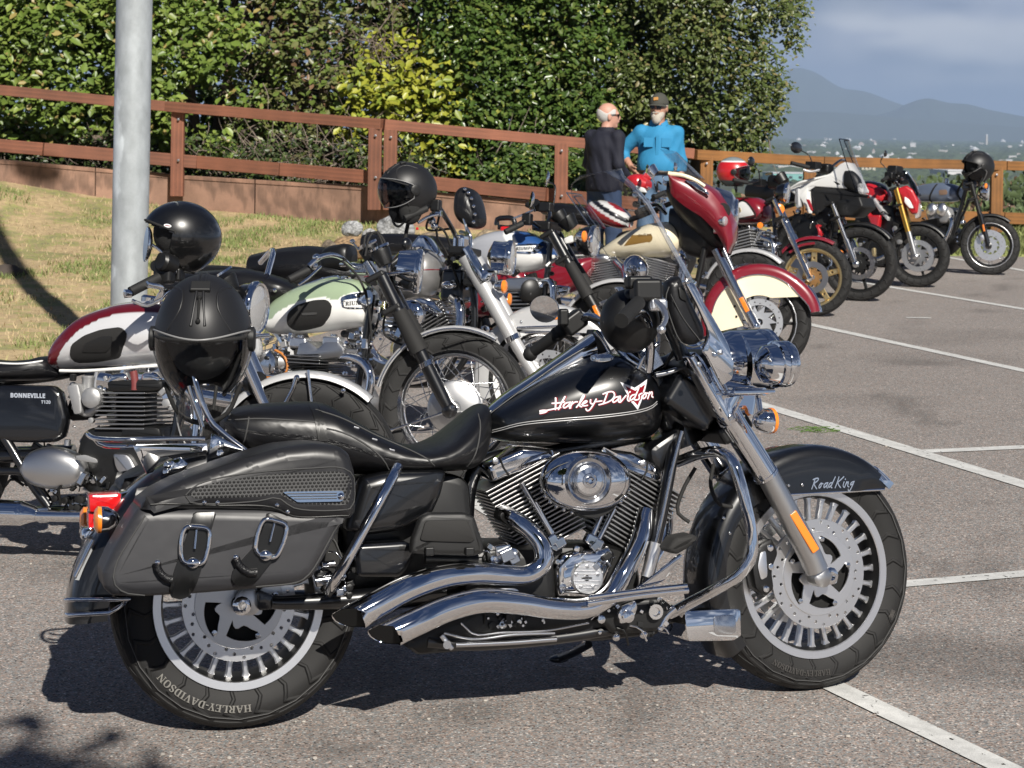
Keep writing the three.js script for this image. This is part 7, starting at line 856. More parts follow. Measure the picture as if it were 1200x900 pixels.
// ---------------------------------------------------------------- blue, white and silver roadster
{
const b = new Bike('roadster_motorcycle', 'roadster with blue and white tank, fork gaiters and small flyscreen', { x: 722, s: 203, yaw: -24, lean: -7, steer: 12, wb: 1.45, R: 0.335, Rr: 0.33 }), f = b.B, S = b.S, P = (l, t, fr) => b.P(l, t, fr);
b.wheel(true, { w: 0.052, rim: 0.24, type: 'wire', disc: 0.155, rimMat: M.chrome }); b.wheel(false, { w: 0.065, rim: 0.225, type: 'wire', rimMat: M.chrome }); b.fork([646, 272], { up: M.black, low: M.blackSatin }, { t: 0.10, low: 0.58, r: 0.022, rLow: 0.029, gaiter: 0.29 });
b.part('reflector', M.amber, box(b.forkAt(0.74, 0.132), 0.024, 0.09, 0.012, { rz: 0.5 })); b.part('front_fender', M.silver, arcBand(S, b.cf, { R: 0.36, w: 0.06, a0: 55, a1: 165, crown: 0.025, rin: () => 0.34 }));
const bl = [0.02, 0.07, 0.22], wt = [0.74, 0.74, 0.72], sv = [0.36, 0.37, 0.40], c0 = f.q(598, 272, 0.1), c1 = f.q(612, 298, 0.1), bot = f.q(620, 297, 0.1).y;
const tk = loft(f, [[550, 290, 300, 0.05], [556, 281, 310, 0.09], [574, 273, 316, 0.125], [597, 270, 319, 0.14], [620, 272.5, 319, 0.14], [636, 281, 314, 0.12], [646, 291, 308, 0.08], [652, 299, 304, 0.03]], { n: 2.6, rows: 80, cols: 90, color: (p) => { const k = (p.y - c1.y) / (c0.y - c1.y), bx = lerp(c1.x, c0.x, clamp(k, 0, 1.3)); const d = p.x - bx; if (p.y < bot && d > -0.05) return wt; if (d < -0.05) return sv; if (d < 0.02) return wt; return bl; } });
const T = b.part('fuel_tank', M.vc, tk); b.sub(T, 'badge', M.chrome, patch(tk, f, [[602, 287], [628, 285], [634, 288], [631, 294], [622, 298], [604, 297]], 0.12, { off: 0.004, round: 0.12 })); b.sub(T, 'badge_face', M.white, patch(tk, f, [[605, 289], [628, 287.5], [630, 290], [624, 295], [605, 295]], 0.12, { off: 0.006, round: 0.12 })); b.sub(T, 'lettering', print(256, 72, (x, w, h) => { x.clearRect(0, 0, w, h); x.fillStyle = '#20242c'; x.font = 'bold 52px sans-serif'; x.textBaseline = 'middle'; x.fillText('TRIUMPH', 6, 38, 244); }), decal(tk, f, [[604, 288.5], [628, 287], [628, 294], [604, 295.5]], 0.12, { off: 0.0085, nx: 6, ny: 2 })); b.sub(T, 'fuel_cap', M.chrome, axial(f.p(600, 270, 0), V(0, 1, 0), [[-0.02, 0.03], [0.004, 0.034], [0.01, 0.02]], 20)); b.sub(T, 'tank_seam', M.white, tube(P([[640, 312, 0.12], [646, 306, 0.1], [652, 303, 0.06]], 0), 0.008));
b.part('seat', M.leather, loft(f, [[430, 275, 296, 0.09], [470, 274, 300, 0.13], [520, 278, 303, 0.13], [545, 284, 303, 0.11], [555, 290, 300, 0.06]], { n: 2.8 })); b.fin(f.p(612, 378, 0), f.p(612, 338, 0), 9, 0.2, 0.2, 0.3, finEdgeM, M.blackSatin, { th: 0.42 }); b.part('cylinder_head', M.alu, plate(f, [[590, 326], [628, 324], [634, 336], [630, 342], [592, 342]], -0.14, 0.14, { bevel: 0.012 })); b.part('crankcase', M.blackSatin, plate(f, [[575, 378], [640, 374], [648, 400], [630, 425], [580, 425]], -0.15, 0.14, { bevel: 0.03 })); b.part('exhaust_pipe', M.chrome, tube(P([[632, 332, 0.1], [645, 330, 0.14], [648, 350, 0.15], [640, 400, 0.16], [600, 425, 0.17], [520, 425, 0.18]], 0), 0.02, { n: 12 })); b.bits(50, 580, 318, 655, 375, 0.0, 0.13, 41, [M.chromeDull, M.blackSatin, M.dark, M.chrome], 0.016); b.part('frame_tube', M.black, tube(P([[645, 285], [640, 330], [630, 390], [600, 428], [540, 430]], 0.1), 0.018), tube(P([[645, 285], [640, 330], [600, 428]], -0.1), 0.018), tube(P([[640, 300], [560, 315], [450, 305]], 0), 0.02)); b.part('rear_fender', M.silver, arcBand(f, b.cr, { R: 0.37, w: 0.08, a0: 50, a1: 180, crown: 0.03, rin: () => 0.345 })); b.part('horn', M.blackSatin, axial(f.p(622, 340, 0.15), V(0.6, 0, 0.8), [[-0.02, 0.05], [0.01, 0.065], [0.02, 0.05]], 20), ball(f.p(618, 345, 0.14), 0.05, 0.05, 0.04));
const bar = b.part('handlebar', M.black, tube(P([[640, 266, 0], [632, 266, 0.1], [622, 260, 0.2], [612, 260, 0.28], [604, 266, 0.34]], 0), 0.012), tube(P([[640, 266, 0], [644, 250, -0.12], [636, 244, -0.24], [622, 244, -0.34]], 0), 0.012)); b.sub(bar, 'grip', M.grip, tube(P([[612, 262, 0.3], [592, 272, 0.38]], 0), 0.018)); b.sub(bar, 'grip', M.grip, tube(P([[636, 246, -0.26], [618, 240, -0.36]], 0), 0.018)); b.sub(bar, 'switch_box', M.blackSatin, box(f.p(618, 257, 0.24), 0.06, 0.07, 0.05, { r: 0.012 }), box(f.p(640, 243, -0.18), 0.08, 0.06, 0.06, { r: 0.012 }), axial(f.p(628, 241, -0.2), V(0, 0.5, 0.7), [[-0.02, 0.03], [0.03, 0.03]], 16)); b.sub(bar, 'lever', M.aluBright, tube(P([[626, 246], [612, 252], [602, 256]], 0.2), 0.007)); b.sub(bar, 'clamp', M.blackSatin, box(f.p(641, 266, 0), 0.12, 0.06, 0.2, { r: 0.015 }));
b.mirror(f.p(640, 209, -0.3), b.dir(-0.85, 0.1, 0.5), 0.028, 0.05, M.chrome, P([[643, 214, -0.3], [650, 217, -0.28], [650, 230, -0.26], [647, 248, -0.22]], 0), M.black); b.mirror(f.p(622, 234, 0.3), b.dir(-0.8, 0.1, 0.55), 0.03, 0.05, M.chrome, P([[624, 240, 0.3], [627, 248, 0.28]], 0), M.black); b.part('gauge', M.blackSatin, axial(f.p(664, 258, 0.04), b.dir(-0.6, 0.7, 0.2), [[-0.06, 0.04], [0.0, 0.058], [0.012, 0.058], [0.014, 0.05]], 24), axial(f.p(654, 252, -0.1), b.dir(-0.6, 0.7, 0.2), [[-0.06, 0.036], [0.0, 0.05], [0.012, 0.05]], 24));
const scr = []; for (let i = 0; i <= 8; i++) { const r = []; for (let j = 0; j <= 12; j++) { const u = j / 12 * 2 - 1, k = i / 8, q = S.q(lerp(696, 668, k), lerp(266, 228, k), 0); r.push(V(q.x + 0.07 * (1 - u * u), q.y, u * 0.17 * (1 - 0.3 * k)).applyMatrix4(S.m)); } scr.push(r); } const fs = b.part('flyscreen', M.glass, skin(scr, { closed: false, caps: false })); b.sub(fs, 'edge', M.chromeDull, tube([...scr.map((r) => r[12]), ...[...scr[8]].reverse(), ...scr.map((r) => r[0]).reverse()], 0.004, { n: 6, straight: true }));
b.lamp(S.p(696, 283, 0.02), b.dir(0.96, 0, 0.1, S), 0.092, 0.12, M.black); b.signal(S.p(684, 277, 0.16), b.dir(1, 0, 0.2, S), 0.032, M.chrome, M.amber, 0.05, S.p(676, 280, 0.08)); b.part('cover', M.white, plate(f, [[660, 279], [670, 275], [671, 284], [662, 286]], 0.1, 0.13, { bevel: 0.008 }));
b.part('sissy_bar', M.chrome, tube(P([[553, 296, 0.1], [552, 278, 0.1], [545, 262, 0.1], [541, 240, 0.1], [542, 228, 0.08]], 0), 0.008), tube(P([[553, 296, -0.1], [545, 262, -0.1], [542, 228, -0.08]], 0), 0.008)); 
const pad = b.part('backrest_pad', M.leather, loft(f, [[538, 236, 244, 0.06], [541, 222, 257, 0.11], [549, 220.5, 265, 0.12], [557, 228, 268, 0.115], [563, 248, 266, 0.09], [565, 256, 262, 0.05]], { n: 2.8 })); b.sub(pad, 'studs', M.chrome, ...[[545, 221.5], [549, 226], [552.5, 232.5], [555, 241.5], [556.5, 251], [555, 260]].map(([x, y]) => ball(f.p(x, y, 0.115), 0.011, 0.011, 0.009, 10)));
}
// ---------------------------------------------------------------- red and cream touring machine with a fairing
{
const b = new Bike('fairing_motorcycle', 'maroon and cream touring motorcycle with big fairing and skirted fender', { x: 888, s: 183, yaw: -18, lean: -6, steer: 10, wb: 1.66, R: 0.33, Rr: 0.33 }), f = b.B, S = b.S, P = (l, t, fr) => b.P(l, t, fr);
b.wheel(true, { w: 0.068, rim: 0.235, type: 'cast', spokes: 10, sw: 0.010, rimMat: M.blackSatin, spokeMat: M.blackSatin, disc: 0.15, discSides: [1, -1], dz: 0.07 }); b.wheel(false, { w: 0.085, rim: 0.215, type: 'cast', spokes: 10, sw: 0.012, rimMat: M.blackSatin }); const wh = b.g.children[0]; b.sub(wh, 'rim_lip', M.aluBright, arcTube(S, b.cf, 0.236, 0, 360, 0.06, 0.004));
const fend = arcBand(S, b.cf, { R: (a) => 0.372 + 0.02 * smooth(60, 20, a), w: (a) => 0.10, a0: 14, a1: 196, crown: 0.045, rin: (a) => a < 120 ? Math.max(0.17, Math.min(0.34, 0.15 / Math.max(0.18, Math.sin((a - 5) * Math.PI / 180)))) : lerp(0.17, 0.10, smooth(120, 196, a)) }), FF = b.part('front_fender', M.cream, fend);
b.sub(FF, 'crown_panel', M.red, arcBand(S, b.cf, { R: (a) => 0.376 + 0.02 * smooth(60, 20, a), w: 0.1035, a0: 13, a1: 197, crown: 0.045, rin: (a) => 0.305 + 0.03 * smooth(40, 14, a) })); b.sub(FF, 'stripe', M.chrome, arcTube(S, b.cf, (a) => 0.303 + 0.03 * smooth(40, 14, a), 14, 170, 0.105, 0.004)); b.sub(FF, 'edge_trim', M.chrome, arcTube(S, b.cf, (a) => 0.372 + 0.02 * smooth(60, 20, a), 12, 40, 0.03, 0.012)); b.sub(FF, 'bolts', M.dark, ball(S.p(861, 359, 0.102), 0.008), ball(S.p(863, 371, 0.102), 0.008));
for (const s of [1, -1]) { const q = (x, y) => { const k = S.q(x, y, 0.13); return V(k.x, k.y, 0.13 * s).applyMatrix4(S.m); }; const lg = b.part('fork_leg', M.chrome, tube([q(838, 292), q(860, 335), q(884, 381)], (k) => lerp(0.027, 0.034, smooth(0.2, 0.4, k)), { n: 16, straight: true, }), ball(q(885, 383), 0.035, 0.04, 0.035, 12)); b.sub(lg, 'reflector', M.amber, box(q(871, 357).add(b.dir(0.2, 0, s, S).multiplyScalar(0.036)), 0.03, 0.10, 0.012, { rz: 0.5 })); }
const tk = loft(f, [[700, 296, 299, 0.03], [712, 287, 302, 0.09], [727, 277, 303, 0.13], [748, 267, 304, 0.155], [768, 261, 303, 0.165], [788, 262, 300, 0.15], [798, 270, 292, 0.10], [802, 278, 285, 0.04]], { n: 2.2, rows: 60, cols: 48 }); const T = b.part('fuel_tank', M.cream, tk); b.sub(T, 'emblem', print(256, 128, (x, w, h) => { x.clearRect(0, 0, w, h); x.fillStyle = '#8a6a34'; for (let i = 0; i < 11; i++) { x.beginPath(); x.moveTo(90 + i * 12, 24 + i * 1.2); x.lineTo(105 + i * 12, 26 + i * 1.2); x.lineTo(46 + i * 17, 108 - i * 2); x.lineTo(20 + i * 17, 112 - i * 2); x.closePath(); x.fill(); } x.beginPath(); x.ellipse(210, 60, 26, 34, 0.3, 0, 7); x.fill(); x.fillStyle = '#4a3518'; x.font = 'italic bold 30px serif'; x.fillText('Indian', 130, 42); }), decal(tk, f, [[726, 273], [768, 270], [770, 289], [728, 291]], 0.14, { nx: 10, ny: 5 })); b.sub(T, 'filler', M.chrome, axial(f.p(779, 262, 0), V(0, 1, 0), [[-0.02, 0.035], [0.01, 0.03]], 18));
b.part('seat', M.leather, loft(f, [[600, 285, 310, 0.12], [640, 280, 312, 0.17], [672, 292, 312, 0.18], [696, 294, 308, 0.12], [706, 292, 304, 0.06]], { n: 2.6 })); b.part('side_panel', M.red, loft(f, [[630, 318, 342, 0.06], [640, 312, 346, 0.12], [670, 306, 345, 0.15], [692, 303, 334, 0.14], [703, 302, 318, 0.09]], { n: 3, tc: 0.12 })); const bagF = b.part('saddlebag', M.red, loft(f, [[560, 322, 360, 0.08], [575, 310, 372, 0.13], [620, 312, 372, 0.14], [640, 330, 366, 0.10], [644, 340, 356, 0.04]], { n: 3.5, tc: 0.28 })); b.sub(bagF, 'trim', M.chrome, tube(P([[568, 344], [610, 346], [640, 350]], 0.40), 0.01)); b.part('trim_bar', M.chrome, plate(f, [[637, 336], [652, 333], [668, 335], [666, 345], [652, 350], [640, 347]], 0.24, 0.27, { bevel: 0.012, seg: 3 }));
b.part('rear_rack', M.black, tube(P([[582, 264, 0.1], [583, 257, 0.1], [590, 255.5, 0.1], [601, 256.5, 0.1], [603, 264, 0.1], [596, 267, 0.1], [584, 266, 0.1]], 0), 0.018)); b.part('tail_light', M.redLens, box(f.p(596, 270, 0.1), 0.10, 0.05, 0.08, { r: 0.015 })); b.part('rear_fender', M.red, arcBand(f, b.cr, { R: 0.40, w: 0.11, a0: 30, a1: 190, crown: 0.06, rin: () => 0.25 }));
b.fin(f.p(714, 334, 0.04), f.p(709, 304, 0.04), 11, 0.2, 0.2, 0.2, M.alu, M.cast, { th: 0.6 }); b.fin(f.p(764, 334, 0.0), f.p(772, 304, 0.0), 11, 0.2, 0.2, 0.2, M.alu, M.cast, { th: 0.6 }); b.part('rocker_cover', M.alu, loft(f, [[694, 303, 312, 0.06], [702, 299, 312, 0.10], [716, 298, 310, 0.11], [728, 303, 310, 0.06]], { n: 3, tc: 0.04 })); b.part('air_cleaner', M.chrome, ball(f.p(744, 316, 0.16), 0.09, 0.10, 0.05, 22)); b.part('crankcase', M.chrome, plate(f, [[715, 336], [770, 334], [778, 360], [760, 385], [715, 385], [700, 360]], -0.12, 0.14, { bevel: 0.03, seg: 3 })); b.part('exhaust_pipe', M.chrome, tube(P([[790, 300, 0.08], [800, 305, 0.14], [798, 330, 0.16], [785, 370, 0.17], [740, 392, 0.19], [640, 392, 0.22], [540, 388, 0.24]], 0), 0.028, { n: 14 })); b.part('exhaust_pipe', M.chrome, tube(P([[722, 306, 0.12], [733, 320, 0.17], [726, 350, 0.2], [690, 372, 0.22], [640, 376, 0.24]], 0), 0.026, { n: 14 })); b.bits(60, 735, 300, 830, 365, -0.02, 0.12, 52, [M.chrome, M.chromeDull, M.blackSatin, M.dark], 0.016); b.part('engine_guard', M.chrome, tube(P([[800, 345, 0.1], [812, 335, 0.25], [822, 350, 0.32], [815, 380, 0.3], [795, 395, 0.15]], 0), 0.016, { n: 12 })); b.part('frame_tube', M.blackSatin, tube(P([[826, 290], [815, 340], [800, 390], [740, 402]], 0.1), 0.02), tube(P([[826, 290], [815, 340], [800, 390]], -0.1), 0.02));
// fairing: a wide shell wrapped round the front
{ const prof = [[783, 204], [805, 209], [832, 223], [847, 241], [857, 263], [859, 282], [853, 296]], back = [[783, 206], [786, 228], [800, 240], [822, 254], [838, 270], [846, 284], [851, 296]]; const up = prof.map(([x, y]) => S.q(x, y, 0.26)), lo = back.map(([x, y]) => S.q(x, y, 0.28)), mk = (m, z0, off) => { const rings = []; for (let i = 0; i <= 24; i++) { const u = i / 24 * 2 - 1, k = 1 - Math.pow(Math.abs(u), 2.5); const n = 20, r = []; for (let j = 0; j <= n; j++) { const f0 = j / n * (up.length - 1), a = Math.floor(Math.min(f0, up.length - 2)), tt = f0 - a, e = up[a].clone().lerp(up[a + 1], tt), w = 0.27 * lerp(1, 0.66, j / n); r.push(V(e.x + 0.05 * k * lerp(0.25, 1, Math.sin(Math.PI * Math.min(1, j / n + 0.1))) + off, e.y + 0.03 * k * (1 - j / n), u * w).applyMatrix4(S.m)); } rings.push(r); } return skin(rings, { closed: false, caps: false }); };
const F0 = b.part('fairing', M.red, mk(M.red, 0, 0)); for (const s of [1, -1]) { const r2 = [up, lo].map((l) => l), rr = []; for (let i = 0; i <= 10; i++) { const row = []; for (let j = 0; j <= 20; j++) { const f0 = j / 20 * (up.length - 1), a = Math.floor(Math.min(f0, up.length - 2)), tt = f0 - a, e = up[a].clone().lerp(up[a + 1], tt), g = lo[a].clone().lerp(lo[a + 1], tt), k = i / 10; const p = e.lerp(g, k); row.push(V(p.x, p.y, s * (0.27 * lerp(1, 0.66, j / 20) + 0.03 * Math.sin(Math.PI * k))).applyMatrix4(S.m)); } rr.push(row); } b.sub(F0, 'side_wing', M.red, skin(rr, { closed: false, caps: false })); }
b.sub(F0, 'inner_shell', M.blackSatin, loft(S, [[782, 212, 230, 0.10], [795, 212, 252, 0.14], [815, 224, 272, 0.16], [836, 245, 290, 0.13], [848, 262, 294, 0.08]], { n: 2.4 }), loft(f, [[786, 244, 266, 0.06], [804, 244, 296, 0.12], [828, 255, 303, 0.12], [845, 280, 300, 0.05]], { n: 2.4 })); b.sub(F0, 'top_strip', M.cream, tube(P([[783, 203.5, 0.27], [800, 205.5, 0.27], [815, 211, 0.26], [826, 218, 0.25]], 0, S), (k) => 0.016 * (1 - 0.4 * k), { n: 8 })); b.sub(F0, 'vent', M.chrome, plate(S, [[801, 210], [816, 214], [829, 224], [832, 229], [818, 223]], 0.265, 0.29, { bevel: 0.005 }));
b.lamp(S.p(862, 252, 0), b.dir(1, 0, 0, S), 0.10, 0.10, M.chrome); b.sub(F0, 'lamp_surround', M.chromeDull, axial(S.p(856, 252, 0), b.dir(1, 0, 0, S), [[-0.1, 0.18], [0.0, 0.15], [0.03, 0.11]], 28)); b.sub(F0, 'marker', M.dark, axial(S.p(847, 247, 0.21), b.dir(0.5, 0, 1, S), [[-0.02, 0.05], [0.01, 0.05], [0.012, 0.03]], 18)); b.signal(S.p(849, 259, 0.24), b.dir(1, 0, 0.4, S), 0.03, M.chrome, M.lens);
const sc = []; for (let i = 0; i <= 10; i++) { const r = []; for (let j = 0; j <= 14; j++) { const u = j / 14 * 2 - 1, k = i / 10, q = S.q(lerp(806, 772, k), lerp(206, 173, k), 0.26); r.push(V(q.x + 0.1 * (1 - u * u), q.y, u * 0.27 * (1 - 0.35 * k * k)).applyMatrix4(S.m)); } sc.push(r); } b.part('windscreen', M.tint, skin(sc, { closed: false, caps: false })); }
const bar = b.part('handlebar', M.chrome, tube(P([[780, 250, 0.05], [768, 240, 0.2], [750, 247, 0.35]], 0), 0.013), tube(P([[780, 250, -0.05], [775, 240, -0.2], [760, 240, -0.36]], 0), 0.013)); b.sub(bar, 'grip', M.grip, tube(P([[762, 242, 0.26], [746, 249, 0.38]], 0), 0.019)); b.mirror(f.p(790, 196, -0.35), b.dir(-1, 0, 0.2), 0.05, 0.035, M.chrome, P([[792, 200, -0.34], [798, 212, -0.3]], 0));
}
// ---------------------------------------------------------------- red, white and black machine half hidden behind it
{
const b = new Bike('scrambler_motorcycle', 'red, white and black motorcycle half hidden behind the maroon touring motorcycle', { x: 876, s: 160, yaw: -33, lean: -6, steer: 14, wb: 1.45, R: 0.335, Rr: 0.33 }), f = b.B, S = b.S, P = (l, t, fr) => b.P(l, t, fr);
b.wheel(true, { w: 0.055, rim: 0.245, type: 'wire', disc: 0.14, rimMat: M.chrome }); b.wheel(false, { w: 0.065, rim: 0.23, type: 'wire' }); b.fork([815, 222], { up: M.chrome, low: M.chromeDull }, { t: 0.1 }); b.part('front_fender', M.silver, arcBand(S, b.cf, { R: 0.362, w: 0.065, a0: 50, a1: 160, crown: 0.03, rin: () => 0.342 }));
const red = [0.36, 0.012, 0.018], w = [0.72, 0.72, 0.7], k = [0.01, 0.01, 0.012]; const m = f.q(712, 246, 0.1).y; const tk = loft(f, [[688, 240, 254, 0.05], [698, 235, 258, 0.10], [712, 236, 264, 0.13], [728, 244, 268, 0.12], [738, 254, 266, 0.06]], { n: 2.4, rows: 60, cols: 60, color: (p) => { const q = p.y - m + 0.5 * (p.x - f.q(712, 246, 0.1).x); return q > 0.045 ? red : q > 0.015 ? w : q > -0.02 ? k : q > -0.045 ? w : red; } }); b.part('fuel_tank', M.vc, tk); b.part('seat', M.leather, loft(f, [[640, 240, 252, 0.08], [660, 238, 258, 0.13], [690, 244, 260, 0.12], [700, 248, 258, 0.06]], { n: 2.8 }));
b.part('cowl', M.brightRed, loft(f, [[738, 212, 218, 0.04], [745, 206, 222, 0.09], [756, 205, 226, 0.10], [764, 212, 222, 0.05]], { n: 2.4, tc: 0.05 })); b.part('cowl_stripe', M.white, plate(f, [[744, 217], [754, 220], [757, 226], [746, 224]], 0.13, 0.16, { bevel: 0.006 })); b.part('gauge', M.chrome, axial(f.p(760, 200, 0), b.dir(-0.7, 0.6, 0.3), [[-0.06, 0.05], [0, 0.07], [0.01, 0.06]], 22)); b.mirror(f.p(758, 198, 0.25), b.dir(-0.8, 0, 0.6), 0.055, 0.035, M.chrome, P([[762, 204, 0.22], [768, 214, 0.18]], 0)); b.bits(40, 742, 214, 790, 240, -0.05, 0.15, 61, [M.chromeDull, M.blackSatin, M.chrome], 0.02); const bar = b.part('handlebar', M.black, tube(P([[798, 226, 0], [786, 222, 0.2], [774, 228, 0.36]], 0), 0.013), tube(P([[798, 226, 0], [796, 218, -0.2], [780, 216, -0.34]], 0), 0.013)); b.sub(bar, 'grip', M.grip, tube(P([[778, 226, 0.32], [766, 232, 0.42]], 0), 0.02));
b.part('engine', M.blackSatin, plate(f, [[722, 270], [780, 268], [800, 300], [780, 340], [730, 340], [712, 310]], -0.14, 0.14, { bevel: 0.03, seg: 3 })); b.part('frame_tube', M.blackSatin, tube(P([[815, 226], [805, 280], [790, 345], [720, 350]], 0.1), 0.018), tube(P([[815, 226], [720, 262], [660, 258]], 0), 0.02)); b.part('exhaust_pipe', M.chrome, tube(P([[785, 285, 0.1], [800, 300, 0.13], [790, 345, 0.15], [700, 356, 0.17], [620, 345, 0.2]], 0), 0.025)); b.lamp(f.p(832, 235, 0), b.dir(1, 0, 0), 0.085, 0.1, M.chrome); b.part('rear_fender', M.blackSatin, arcBand(f, b.cr, { R: 0.37, w: 0.08, a0: 40, a1: 170, crown: 0.03, rin: () => 0.34 }));
}
// ---------------------------------------------------------------- maroon classic with gold wheels
{
const b = new Bike('classic_motorcycle', 'maroon classic motorcycle with gold five spoke wheels and white tank panel', { x: 950, s: 139, yaw: -42, lean: -6, steer: 24, wb: 1.4, R: 0.325, Rr: 0.32 }), f = b.B, S = b.S, P = (l, t, fr) => b.P(l, t, fr);
const w = { w: 0.05, rim: 0.242, type: 'cast', spokes: 5, sw: 0.026, sweep: 0, phase: 0.35, holes: true, rimMat: M.gold, spokeMat: M.gold, hubMat: M.alu, disc: 0.135, discIn: 0.085, dh: 0, discMat: M.steel, carrier: M.copper, hub: 0.05 }; b.wheel(true, w); b.wheel(false, { ...w, disc: 0.12, w: 0.06 });
b.fork([906, 232], { up: M.chrome, low: M.chrome }, { t: 0.095, low: 0.45, r: 0.018, rLow: 0.024 }); const FF = b.part('front_fender', M.red, arcBand(S, b.cf, { R: 0.352, w: 0.06, a0: 62, a1: 160, crown: 0.03, rin: (a) => 0.33 })); b.sub(FF, 'brace', M.red, tube(P([[925, 296], [938, 288], [955, 285]], 0.075, S), 0.012));
const mr = [0.20, 0.008, 0.014], tkL = [[846, 240, 252, 0.05], [856, 233, 260, 0.11], [872, 231, 263, 0.13], [888, 232, 262, 0.125], [897, 240, 260, 0.10], [902, 252, 256, 0.03]]; const tk = loft(f, tkL, { n: 2.8, rows: 50, cols: 44 }), T = b.part('fuel_tank', M.red, tk); b.sub(T, 'panel', M.white, patch(tk, f, [[850, 238], [872, 236], [878, 240], [884, 252], [864, 256], [850, 256]], 0.12, { off: 0.004, round: 0.12 })); b.sub(T, 'panel_outline', M.dark, trace(tk, f, [[850, 237.5], [872, 235.5], [878.5, 240], [885, 252.5], [864, 256.5], [850, 257]], 0.12, 0.006, { off: 0.005 })); b.sub(T, 'panel_mark', M.gold, patch(tk, f, [[861, 243], [869, 243], [870, 249], [862, 250]], 0.12, { off: 0.007 }));
b.part('seat', M.leather, loft(f, [[800, 228, 244, 0.11], [825, 226, 246, 0.14], [845, 232, 246, 0.13], [854, 240, 246, 0.06]], { n: 2.8 })); b.fin(f.p(886, 300, 0), f.p(882, 272, 0), 8, 0.22, 0.22, 0.42, M.cast, M.blackSatin, { th: 0.45 }); b.part('crankcase', M.cast, plate(f, [[862, 296], [905, 296], [912, 318], [895, 335], [860, 335]], -0.22, 0.2, { bevel: 0.03, seg: 3 })); b.part('exhaust_pipe', M.chromeDull, ...[0.15, -0.15].map((t) => tube(P([[892, 278, t], [905, 284, t], [906, 310, t], [892, 334, t], [840, 338, t * 1.3], [790, 326, t * 1.4]], 0), 0.022))); b.bits(70, 855, 262, 915, 315, 0.0, 0.2, 71, [M.dark, M.blackSatin, M.chromeDull, M.alu], 0.020); b.part('frame_tube', M.black, tube(P([[905, 236], [908, 280], [902, 335], [860, 342]], 0.1), 0.018), tube(P([[905, 236], [850, 258], [800, 250]], 0), 0.02));
const bar = b.part('handlebar', M.black, tube(P([[900, 214, 0], [888, 212, 0.18], [876, 214, 0.28], [862, 211, 0.38]], 0), 0.012), tube(P([[900, 214, 0], [905, 204, -0.2], [898, 204, -0.38]], 0), 0.012)); b.sub(bar, 'grip', M.grip, tube(P([[876, 214, 0.28], [859, 211, 0.40]], 0), 0.018)); b.sub(bar, 'switch_box', M.blackSatin, box(f.p(890, 214, 0.12), 0.09, 0.06, 0.08), box(f.p(912, 214, -0.05), 0.14, 0.12, 0.16, { r: 0.03 })); b.mirror(f.p(880, 189, 0.3), b.dir(-0.95, 0, 0.1), 0.055, 0.042, M.black, P([[882, 193, 0.28], [889, 200, 0.26], [890, 212, 0.22]], 0), M.black); b.part('gauge', M.blackSatin, axial(f.p(913, 206, 0.0), b.dir(-0.6, 0.7, 0.2), [[-0.07, 0.05], [0, 0.06], [0.01, 0.05]], 20)); b.lamp(S.p(922, 226, 0), b.dir(1, 0, 0, S), 0.085, 0.11, M.black); b.signal(f.p(913, 245, 0.16), b.dir(0.7, 0, 0.7), 0.045, M.amber, M.amber, 0.05, f.p(908, 243, 0.06)); b.part('reflector', M.amber, axial(f.p(891, 264, 0.14), b.dir(0.4, 0, 1), [[0, 0.026], [0.01, 0.026], [0.012, 0.01]], 16)); b.part('brace_rod', M.chromeDull, rod(f.p(893, 270, 0.16), f.p(882, 288, 0.16), 0.01)); b.part('rear_fender', M.red, arcBand(f, b.cr, { R: 0.36, w: 0.08, a0: 40, a1: 180, crown: 0.03, rin: () => 0.335 }));
const rd = [0.48, 0.012, 0.016], gy = [0.20, 0.23, 0.24], wt = [0.75, 0.75, 0.75]; helmet('red_helmet', 'red and grey helmet with a white stripe on the maroon motorcycle handlebar', b.W(859, 201, 0.1), { yaw: -0.2, pitch: 0, mat: M.vc, ridges: false, visor: M.smoke, color: (th, ph) => ph > 0.85 ? gy : ph > 0.68 ? wt : ph < -0.55 ? [0.02, 0.05, 0.05] : rd });
}
